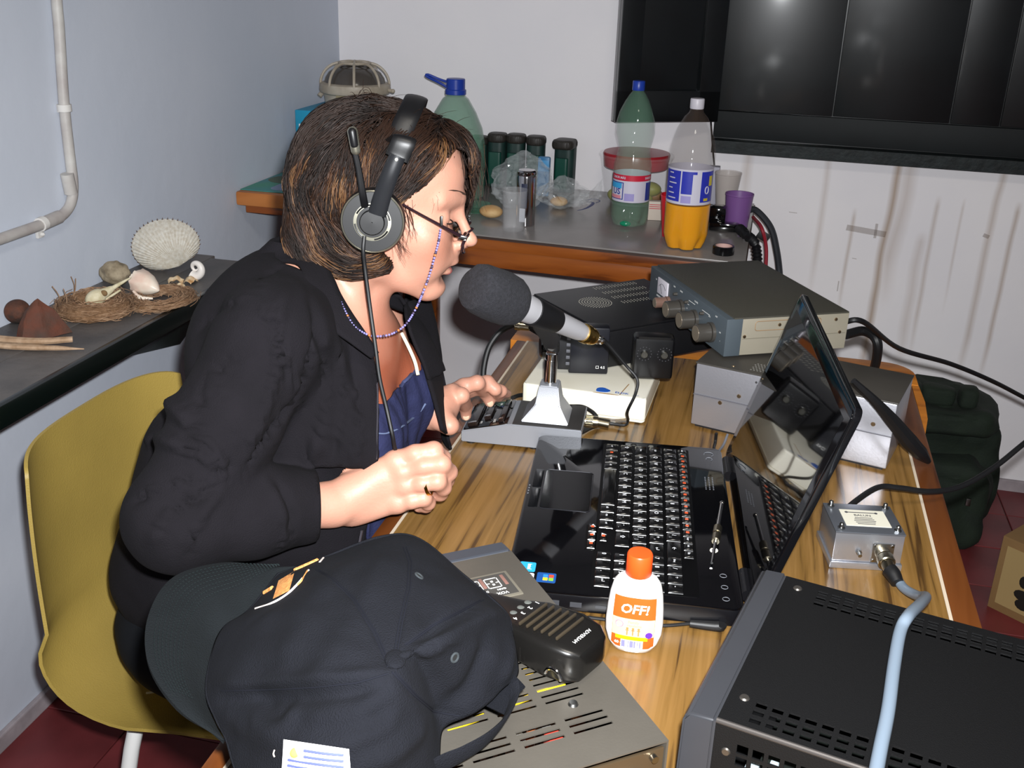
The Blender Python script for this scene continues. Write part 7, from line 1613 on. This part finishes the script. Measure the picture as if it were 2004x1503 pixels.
gd = [(800, 205, -.3, -.5), (760, 205, -.8, .1), (700, 215, -.8, .5), (640, 265, -.6, .8), (600, 335, -.35, .95), (570, 415, .0, 1), (585, 470, .45, .9), (640, 505, .85, .35), (700, 515, .95, -.15), (745, 500, .7, -.7), (650, 400, -.25, .95), (620, 440, .15, 1), (660, 450, .4, .9), (680, 480, .5, .7), (660, 300, -.5, .85), (700, 340, -.4, .9), (720, 300, -.45, .9), (760, 240, -.55, .8), (790, 330, -.6, .8), (760, 380, -.75, .6), (830, 280, -.6, .8), (850, 240, -.5, .75), (840, 320, -.75, .65), (800, 370, -.85, .5), (880, 250, .45, .85), (900, 290, .2, 1), (925, 300, .25, 1), (940, 350, -.1, 1), (930, 400, -.25, 1), (640, 350, -.4, .9), (870, 290, -.2, 1)]
rnd = random.Random(11)
def flow(p, n):
    x, y = project(p); vis = n.dot((CAM-p).normalized()) > -.15
    if vis:
        sx_ = sy_ = 0
        for gx, gy, dx, dy in gd: w_ = 1/((gx-x)**2+(gy-y)**2+150)**1.5; sx_ += w_*dx; sy_ += w_*dy
        d_ = RT*sx_-UP*sy_
    else: d_ = HR3 @ Vector((-.35, 0, -1))
    d_ = d_-n*d_.dot(n); return d_.normalized() if d_.length > 1e-6 else Vector((0, 0, -1))
areas = []; tot = 0; import bisect as bi
tri = []
for f in q.f:
    c = sum((q.v[i] for i in f), Vector())/len(f); n_ = (q.v[f[1]]-q.v[f[0]]).cross(q.v[f[2]]-q.v[f[0]]); a = n_.length
    if a < 1e-12: continue
    n_ = n_/a; n_ = n_ if n_.dot(c-(EAR+Vector((0, 0, .03)))) > 0 else -n_
    wt = a*(2.2 if n_.dot((CAM-c).normalized()) > 0 else .7); x, y = project(c)
    if wt > a and n_.dot((CAM-c).normalized()) > 0 and inside(x, y, [(878, 318), (905, 330), (905, 400), (960, 520), (780, 560), (772, 470), (790, 410), (835, 372), (850, 340)]): continue
    tot += wt; areas.append(tot); tri.append((c, n_, f))
HG = [G(), G(), G(), G()]
def strand(g, P, r): 
    m = len(P); g.tube(P, [r*(1-.75*(i/(m-1))**2) for i in range(m)], 3)
for k in range(8200):
    c, n_, f = tri[min(len(tri)-1, bi.bisect(areas, rnd.random()*tot))]
    j = [rnd.random() for _ in f]; s_ = sum(j); p = sum((q.v[f[i]]*j[i] for i in range(len(f))), Vector())/s_
    P = []; L_ = rnd.uniform(.035, .085); st_n = 9; off = rnd.uniform(.0003, .0045); jit = Vector((rnd.gauss(0, 1), rnd.gauss(0, 1), rnd.gauss(0, 1)))*.10
    ok = True; cur = p
    for i in range(st_n):
        h_ = BH.find_nearest(cur)
        if h_[0] is None: break
        nn = h_[1]; 
        if nn.dot(cur-h_[0]) < 0 and (cur-h_[0]).length > 1e-5: pass
        if nn.dot(h_[0]-(EAR+HR3 @ Vector((-.02, 0, .02)))) < 0: nn = -nn
        lift = off*sin(pi*min(1, (i+.6)/st_n))+.0004; P.append(h_[0]+nn*lift); fl_ = flow(h_[0], nn)+jit+Vector((noise.noise(cur*22), noise.noise(cur*22+Vector((9, 0, 0))), noise.noise(cur*22+Vector((0, 9, 0)))))*.55
        cur = h_[0]+fl_.normalized()*(L_/st_n)
    P = P[:next((i for i, p_ in enumerate(P) if i > 1 and bare(p_) and rnd.random() < .55), len(P))]
    if len(P) < 4: continue
    cl = noise.noise(p*42)+.30*rnd.random(); x, y = project(p)
    gi = 0 if cl < .0 else (1 if cl < .30 else (2 if cl < .50 else 3))
    if p.z > hl(0, 0, .085).z and gi > 1: gi = 1
    strand(HG[gi], P, rnd.uniform(.00045, .0009))
# loose flyaway hairs at the crown, fringe and cheek
for k in range(150):
    a = rnd.random(); base = hl(-.045+.11*a, rnd.uniform(-.05, .05), .113-.02*a); d_ = HR3 @ Vector((rnd.uniform(-.6, .9), rnd.uniform(-.6, .5), rnd.uniform(.2, 1.0))); L_ = rnd.uniform(.012, .035); P = [base+d_*L_*t/4+Vector((0, 0, -.012*(t/4)**2)) for t in range(5)]; strand(HG[1], P, .0004)
for (x0, y0_, x1, y1_, n_) in ((850, 330, 845, 400, 10), (830, 350, 800, 400, 12), (905, 270, 915, 330, 10), (925, 300, 938, 400, 30), (790, 400, 800, 470, 12), (770, 455, 795, 500, 14), (880, 300, 860, 350, 12)):
    for k in range(n_):
        xa, ya = x0+rnd.gauss(0, 7), y0_+rnd.gauss(0, 8); xb, yb = x1+rnd.gauss(0, 9), y1_+rnd.gauss(0, 10); tt = (EAR-CAM).dot(FW)-.078+.0005*abs(xa-740)*(.45 if xa < 900 else .55)
        P = spline([PT(xa, ya, tt), PT((xa+xb)/2+rnd.gauss(0, 6), (ya+yb)/2, tt-.002), PT(xb, yb, tt)], 5); strand(HG[1] if k % 3 else HG[2], P, .00035)
o_ = 0; hg = G(); mi = []
for gi in range(4):
    hg.add(HG[gi].v, HG[gi].f); mi += [gi]*len(HG[gi].f)
me = bpy.data.meshes.new('hair_strands'); Mi = MW(wm).inverted(); me.from_pydata([tuple(Mi @ p) for p in hg.v], [], hg.f); me.update()
for m in (M_h0, M_h1, M_h2, M_h3): me.materials.append(m)
me.polygons.foreach_set('material_index', mi); me.polygons.foreach_set('use_smooth', [True]*len(mi))
so_ = bpy.data.objects.new('hair_strands', me); COL.objects.link(so_); so_.parent = hr; so_['kind'] = 'stuff'
# small gold earring below the cup
g = G(); c = PT(731, 487, 1.135); g.ell(c, (.0022, .0022, .0016)); one('earring', g, mat('gold'), 'tiny gold earring below the headset cup', 'earring')
# ---------------- the black cap on the grey transceiver ----------------
M_cap = mat('washed_black_cotton', '#121318', .95, spec=.15, bump=.7, bscale=900, var=.14, vscale=25)
M_seam = mat('cap_seam', '#14151b', .95, spec=.1)
cpt = thing('baseball_cap', 'black baseball cap with orange emblem and small flag patch, lying on the grey transceiver', 'cap', (-.25, .60, ZV+.002))
cpt['label'] = 'black baseball cap with orange emblem and small flag patch, lying on the grey transceiver'
CB = PZ(772, 1300, .952)
OUT = [(543, 1123, .905), (485, 1195, .893), (437, 1228, .886), (414, 1277, .880), (401, 1354, .874), (421, 1412, .868), (440, 1450, .864), (462, 1520, .858), (520, 1620, .856), (640, 1680, .856), (760, 1640, .857), (830, 1560, .860), (856, 1500, .862), (862, 1440, .868), (878, 1418, .874), (922, 1402, .880), (962, 1374, .884), (985, 1350, .886), (1014, 1325, .886), (1012, 1290, .892), (1005, 1245, .900), (996, 1205, .908), (960, 1168, .916), (900, 1118, .922), (840, 1066, .928), (795, 1046, .930), (745, 1050, .930), (700, 1064, .924), (650, 1084, .917), (600, 1104, .910)]
Op = [PZ(*o) for o in OUT]; Op = spline(Op+[Op[0]], 5)[:-1]; nO = len(Op)
nR = 34; V = [CB]; 
for j in range(1, nR+1):
    s_ = j/nR
    for i in range(nO):
        p = CB.lerp(Op[i], s_); up_ = sin(pi*s_**.9)*.016+.0*s_; hz = CB.z+(Op[i].z-CB.z)*(s_**2.0); p.z = max(ZV+.004, hz+up_*.55); V.append(p)
F = [(0, 1+i, 1+(i+1) % nO) for i in range(nO)]+[(1+(j-1)*nO+i, 1+j*nO+i, 1+j*nO+(i+1) % nO, 1+(j-1)*nO+(i+1) % nO) for j in range(1, nR) for i in range(nO)]
q = G(); q.v = V; q.f = F
b = bmesh.new(); vv = [b.verts.new(p) for p in q.v]; [b.faces.new([vv[i] for i in f]) for f in q.f]; bmesh.ops.recalc_face_normals(b, faces=b.faces); bmesh.ops.subdivide_edges(b, edges=list(b.edges), cuts=1, use_grid_fill=True)
q = G(); b.normal_update(); fl_up = sum(f.normal.z for f in b.faces); q.bm(b)
if fl_up < 0: q.f = [tuple(reversed(f)) for f in q.f]
relax(q, 4, .5)
BC = BVHTree.FromPolygons(q.v, q.f)
def onc(x, y, off=.0):
    d_ = ray(x, y).normalized(); h_ = BC.ray_cast(CAM, d_)
    return (h_[0]-d_*off) if h_[0] else None
def cf(L_, wd, am): P = [onc(*p) for p in dense(L_, 6)]; P = [p for p in P if p]; return (P, wd, am)
seams = [[(772, 1292), (784, 1220), (800, 1150), (803, 1100), (790, 1065)], [(762, 1305), (735, 1240), (692, 1172), (650, 1132), (615, 1112)], [(760, 1318), (700, 1336), (620, 1345), (530, 1350), (415, 1352)], [(770, 1315), (812, 1360), (850, 1392), (912, 1403)], [(795, 1262), (850, 1222), (905, 1194), (950, 1170)]]
cg = [cf(s_, .0022, -.0016) for s_ in seams]
cg += [cf([(765, 1330), (690, 1352), (600, 1362), (520, 1366), (440, 1372)], .0060, -.0070), cf([(750, 1318), (690, 1328), (600, 1334), (480, 1338), (425, 1340)], .0060, .0045)]
cg += [cf([(815, 1285), (870, 1250), (930, 1215), (985, 1200)], .0065, .0065), cf([(815, 1255), (870, 1225), (930, 1190)], .0055, -.0050), cf([(960, 1240), (945, 1300), (920, 1350), (880, 1385)], .009, -.0070), cf([(1000, 1240), (995, 1300), (985, 1330)], .006, .004)]
cg += [cf([(470, 1372), (500, 1385), (515, 1412), (545, 1425), (570, 1405), (572, 1375)], .0060, .0055), cf([(495, 1372), (525, 1395), (550, 1392)], .0045, -.0050), cf([(430, 1390), (480, 1420), (540, 1450), (640, 1452), (760, 1420)], .008, .0050), cf([(560, 1440), (680, 1430), (760, 1395)], .006, -.004), cf([(700, 1500), (760, 1480), (800, 1450), (830, 1425)], .008, .005)]
cg += [cf([(700, 1090), (640, 1150), (590, 1230), (540, 1320)], .016, .0035), cf([(480, 1220), (540, 1180), (600, 1130)], .010, -.002), cf([(700, 1200), (660, 1270), (620, 1320)], .012, .003), cf([(855, 1090), (835, 1130), (830, 1190), (840, 1230)], .008, -.003), cf([(760, 1080), (735, 1130), (725, 1170)], .010, .003)]
cg = [c for c in cg if len(c[0]) > 1]
q = fold(q, .0035, cg, 6); relax(q, 2, .4)
BC = BVHTree.FromPolygons(q.v, q.f)
cr_ = obj('crown', q, M_cap, cpt, world=True, auto=180); md = cr_.modifiers.new('thick', 'SOLIDIFY'); md.thickness = .0016; md.offset = -1
# side skirt and sweatband down to the metal
g = G(); n_ = nO
A = [p.copy() for p in Op]; cen = Vector((-.235, .60, 0))
V = []
for k in range(5):
    t = k/4
    for p in A: d_ = Vector((p.x-cen.x, p.y-cen.y, 0)).normalized(); V.append(Vector((p.x, p.y, p.z+.001))-d_*(.012*t+.003*sin(t*pi))-Vector((0, 0, max(0, p.z-ZV-.004)*t)))
keep_i = [i for i in range(nO)]
F = [(k*nO+i, k*nO+(i+1) % nO, (k+1)*nO+(i+1) % nO, (k+1)*nO+i) for k in range(4) for i in range(nO) if not (60 < i < 92)]
g.add(V, F); sk_ = obj('side_panel', g, M_cap, cpt, world=True, auto=180); md = sk_.modifiers.new('thick', 'SOLIDIFY'); md.thickness = .0014
for s_ in seams:
    for off_ in (-3, 3) if s_ is not seams[2] else (0,):
        P = [onc(x+off_, y, .0002) for x, y in s_]; P = [p for p in P if p]
        if len(P) > 2: g = G(); P2 = []; 
        if len(P) > 2:
            for i in range(len(P)-1): P2 += [P[i].lerp(P[i+1], k/6) for k in range(6)]
            P2 = [onc(*project(p), .0004) or p for p in P2]; g.tube(P2, .0006, 5); obj('seam', g, M_seam, cpt, world=True)
p = onc(774, 1290, .002); ax_ = (onc(776, 1262) or p+Vector((0, .01, 0)))-p; fx, fy, fz = frame(ax_)
g = G(); g.ell(p, (.0105, .0070, .0060), R=Matrix((ax_.normalized(), ax_.normalized().cross((CAM-p).normalized()).normalized(), (CAM-p).normalized())).transposed()); obj('top_button', g, M_cap, cpt, world=True)
for (x, y) in ((820, 1127), (890, 1287)):
    p = onc(x, y, .0006)
    if p:
        n_ = BC.find_nearest(p)[1]; n_ = n_ if n_.dot(CAM-p) > 0 else -n_; fx, fy, fz = frame(n_)
        g = G(); g.tube([p+fx*.0030*cos(a)+fy*.0030*sin(a) for a in [k*pi/8 for k in range(16)]], .0009, 6, closed=True); ey = obj('eyelet', g, mat('eyelet_thread', '#23282b', .9), cpt, world=True)
        g = G(); g.cyl(p-n_*.0012, p+n_*.0001, .0023, n=14); obj('eyelet_hole', g, M_void, cpt, world=True)
# emblem embroidered on the front
def qpatch(nm, c4, m, par, off=.0010, nu=8, nv=5):
    g = G(); ok = True; V = []
    for j in range(nv):
        for i in range(nu):
            u_, v_ = i/(nu-1), j/(nv-1); x = (c4[0][0]*(1-u_)+c4[1][0]*u_)*(1-v_)+(c4[3][0]*(1-u_)+c4[2][0]*u_)*v_; y = (c4[0][1]*(1-u_)+c4[1][1]*u_)*(1-v_)+(c4[3][1]*(1-u_)+c4[2][1]*u_)*v_
            p = onc(x, y, off)
            if p is None: return None
            V.append(p)
    g.add(V, [(j*nu+i, j*nu+i+1, (j+1)*nu+i+1, (j+1)*nu+i) for j in range(nv-1) for i in range(nu-1)]); return obj(nm, g, m, par, world=True, auto=180)
M_or = mat('orange_thread', '#b5713a', .7, col2='#d59a5a', vscale=400, bump=.5, bscale=900); M_wt = mat('pale_thread', '#cdbfb8', .8)
def qline(nm, L_, r_, m, par, off=.0008):
    P = [onc(x, y, off) for x, y in L_]; P = [p for p in P if p]
    if len(P) > 1: g = G(); g.tube(P, r_, 6, smooth=5); return obj(nm, g, m, par, world=True)
base_em = qpatch('emblem', [(498, 1180), (560, 1158), (622, 1100), (545, 1128)], mat('emblem_ground', '#191a22', .95), cpt, .0005) or cpt
qline('emblem_outline', [(494, 1184), (500, 1191), (530, 1181), (560, 1164), (585, 1140), (604, 1116)], .0009, M_wt, base_em)
qline('emblem_outline', [(502, 1186), (500, 1174), (508, 1160), (524, 1146)], .0018, M_or, base_em); qline('emblem_outline', [(602, 1117), (590, 1136), (575, 1150)], .0009, M_or, base_em)
qline('emblem_outline', [(577, 1116), (600, 1106), (622, 1096)], .0016, M_or, base_em); qline('emblem_outline', [(626, 1100), (633, 1092), (628, 1090)], .0009, M_wt, base_em)
qpatch('emblem_figure', [(534, 1172), (545, 1136), (577, 1117), (566, 1156)], M_or, base_em, .0012); qline('emblem_figure', [(505, 1168), (518, 1160), (533, 1151)], .0020, M_or, base_em)
# flag patch
fp = qpatch('flag_patch', [(555, 1447), (683, 1466), (690, 1560), (549, 1548)], mat('patch_white', '#e8e6e4', .8, bump=.2, bscale=700), cpt, .0020, 14, 10)
if fp:
    M_fb = mat('flag_blue', '#4a52a8', .7)
    for (x0, y0_, x1, y1_) in ((595, 1469, 672, 1478), (595, 1481, 672, 1490), (564, 1487, 672, 1502), (563, 1498, 672, 1514), (562, 1512, 674, 1528), (561, 1525, 675, 1540)): qline('flag_stripe', [(x0, y0_), ((x0+x1)/2, (y0_+y1_)/2+1), (x1, y1_)], .0008, M_fb, fp, .0026)
    p = onc(577, 1473, .0026)
    if p: g = G(); n_ = (CAM-p).normalized(); fx, fy, fz = frame(n_); g.ell(p, (.0030, .0030, .0006), R=Matrix((fx, fy, fz)).transposed()); obj('flag_sun', g, mat('sun_yellow', '#ecd432', .7), fp, world=True)
# brim
IN = [(600, 1103, .9095), (543, 1123, .904), (485, 1195, .892), (437, 1228, .885), (414, 1277, .879), (401, 1354, .873), (421, 1412, .867), (440, 1446, .8635)]
OU = [(590, 1106, .9085), (530, 1107, .905), (440, 1097, .905), (340, 1125, .905), (290, 1200, .903), (289, 1293, .896), (347, 1382, .884), (432, 1444, .864)]
A = spline([PZ(*p) for p in IN], 8); Bq = spline([PZ(*p) for p in OU], 8); n_ = len(A)
def brim(u_, v_):
    i = u_*(n_-1); k = min(n_-2, int(i)); t = i-k; a = A[k].lerp(A[k+1], t); b2 = Bq[k].lerp(Bq[k+1], t); p = a.lerp(b2, v_); p = p+Vector((0, 0, .007*sin(pi*u_)*sin(pi*v_)-.0016)); return p
g = G(); g.grid(57, 16, brim, thick=.003); br_ = obj('brim', g, mat('brim_cotton', '#101315', .95, spec=.15, bump=.6, bscale=900, var=.1, vscale=30), cpt, world=True, auto=60)
g = G(); M_st = mat('brim_stitch', '#171d1e', .95, spec=.1)
for r0 in range(8):
    v_ = .38+.065*r0; k = 0; u_ = .12
    while u_ < .80:
        a, b2 = brim(u_, v_), brim(u_+.006, v_); g.tube([a+Vector((0, 0, .0026)), b2+Vector((0, 0, .0026))], .00032, 4); u_ += .0115
obj('stitching', g, M_st, br_, world=True, kind='stuff')
# strap at the back
def rib(name, P, w_, m, par, th=.0016, nrm=None):
    P = spline(P, 8); g = G(); V = []
    for i, p in enumerate(P):
        t = (P[min(i+1, len(P)-1)]-P[max(i-1, 0)]).normalized(); s2 = Vector((0, 0, 1)) if nrm is None else nrm; s2 = (s2-t*s2.dot(t)).normalized(); n2 = t.cross(s2); ww = w_ if isinstance(w_, (int, float)) else w_[0]+(w_[1]-w_[0])*i/(len(P)-1)
        for a in [k*2*pi/10 for k in range(10)]: V.append(p+s2*ww*cos(a)+n2*th*sin(a))
    m0 = len(P); g.add(V, [tuple(range(10)), tuple((m0-1)*10+k for k in range(10))]+[(i*10+k, i*10+(k+1) % 10, (i+1)*10+(k+1) % 10, (i+1)*10+k) for i in range(m0-1) for k in range(10)]); return obj(name, g, m, par, world=True)
vw = (CAM-PZ(980, 1400, .87)).normalized()
up2 = (Vector((0, 0, 1))+vw*.9).normalized(); tb2 = Vector((.5, .3, 1)).normalized()
rib('back_strap', [PZ(1000, 1342, .884), PZ(1003, 1372, .880), PZ(985, 1412, .875), PZ(950, 1448, .871), PZ(900, 1478, .868), PZ(850, 1500, .866), PZ(800, 1530, .864)], .0085, M_cap, cpt, .0016, tb2)
rib('strap_tab', [PZ(1012, 1328, .887), PZ(996, 1345, .884), PZ(978, 1368, .879), PZ(968, 1390, .874)], .0085, mat('loop_tape', '#15161a', 1, spec=.05, bump=1, bscale=1500), cpt, .0014, Vector((-.9, .2, .5)).normalized())
# white thread ends on the cap
g = G(); P = [onc(537, 1468, .001), onc(535, 1475, .002), onc(537, 1481, .001)]
if all(P): g.tube(P, .0005, 5, smooth=3); obj('thread_end', g, M_wt, cpt, world=True)
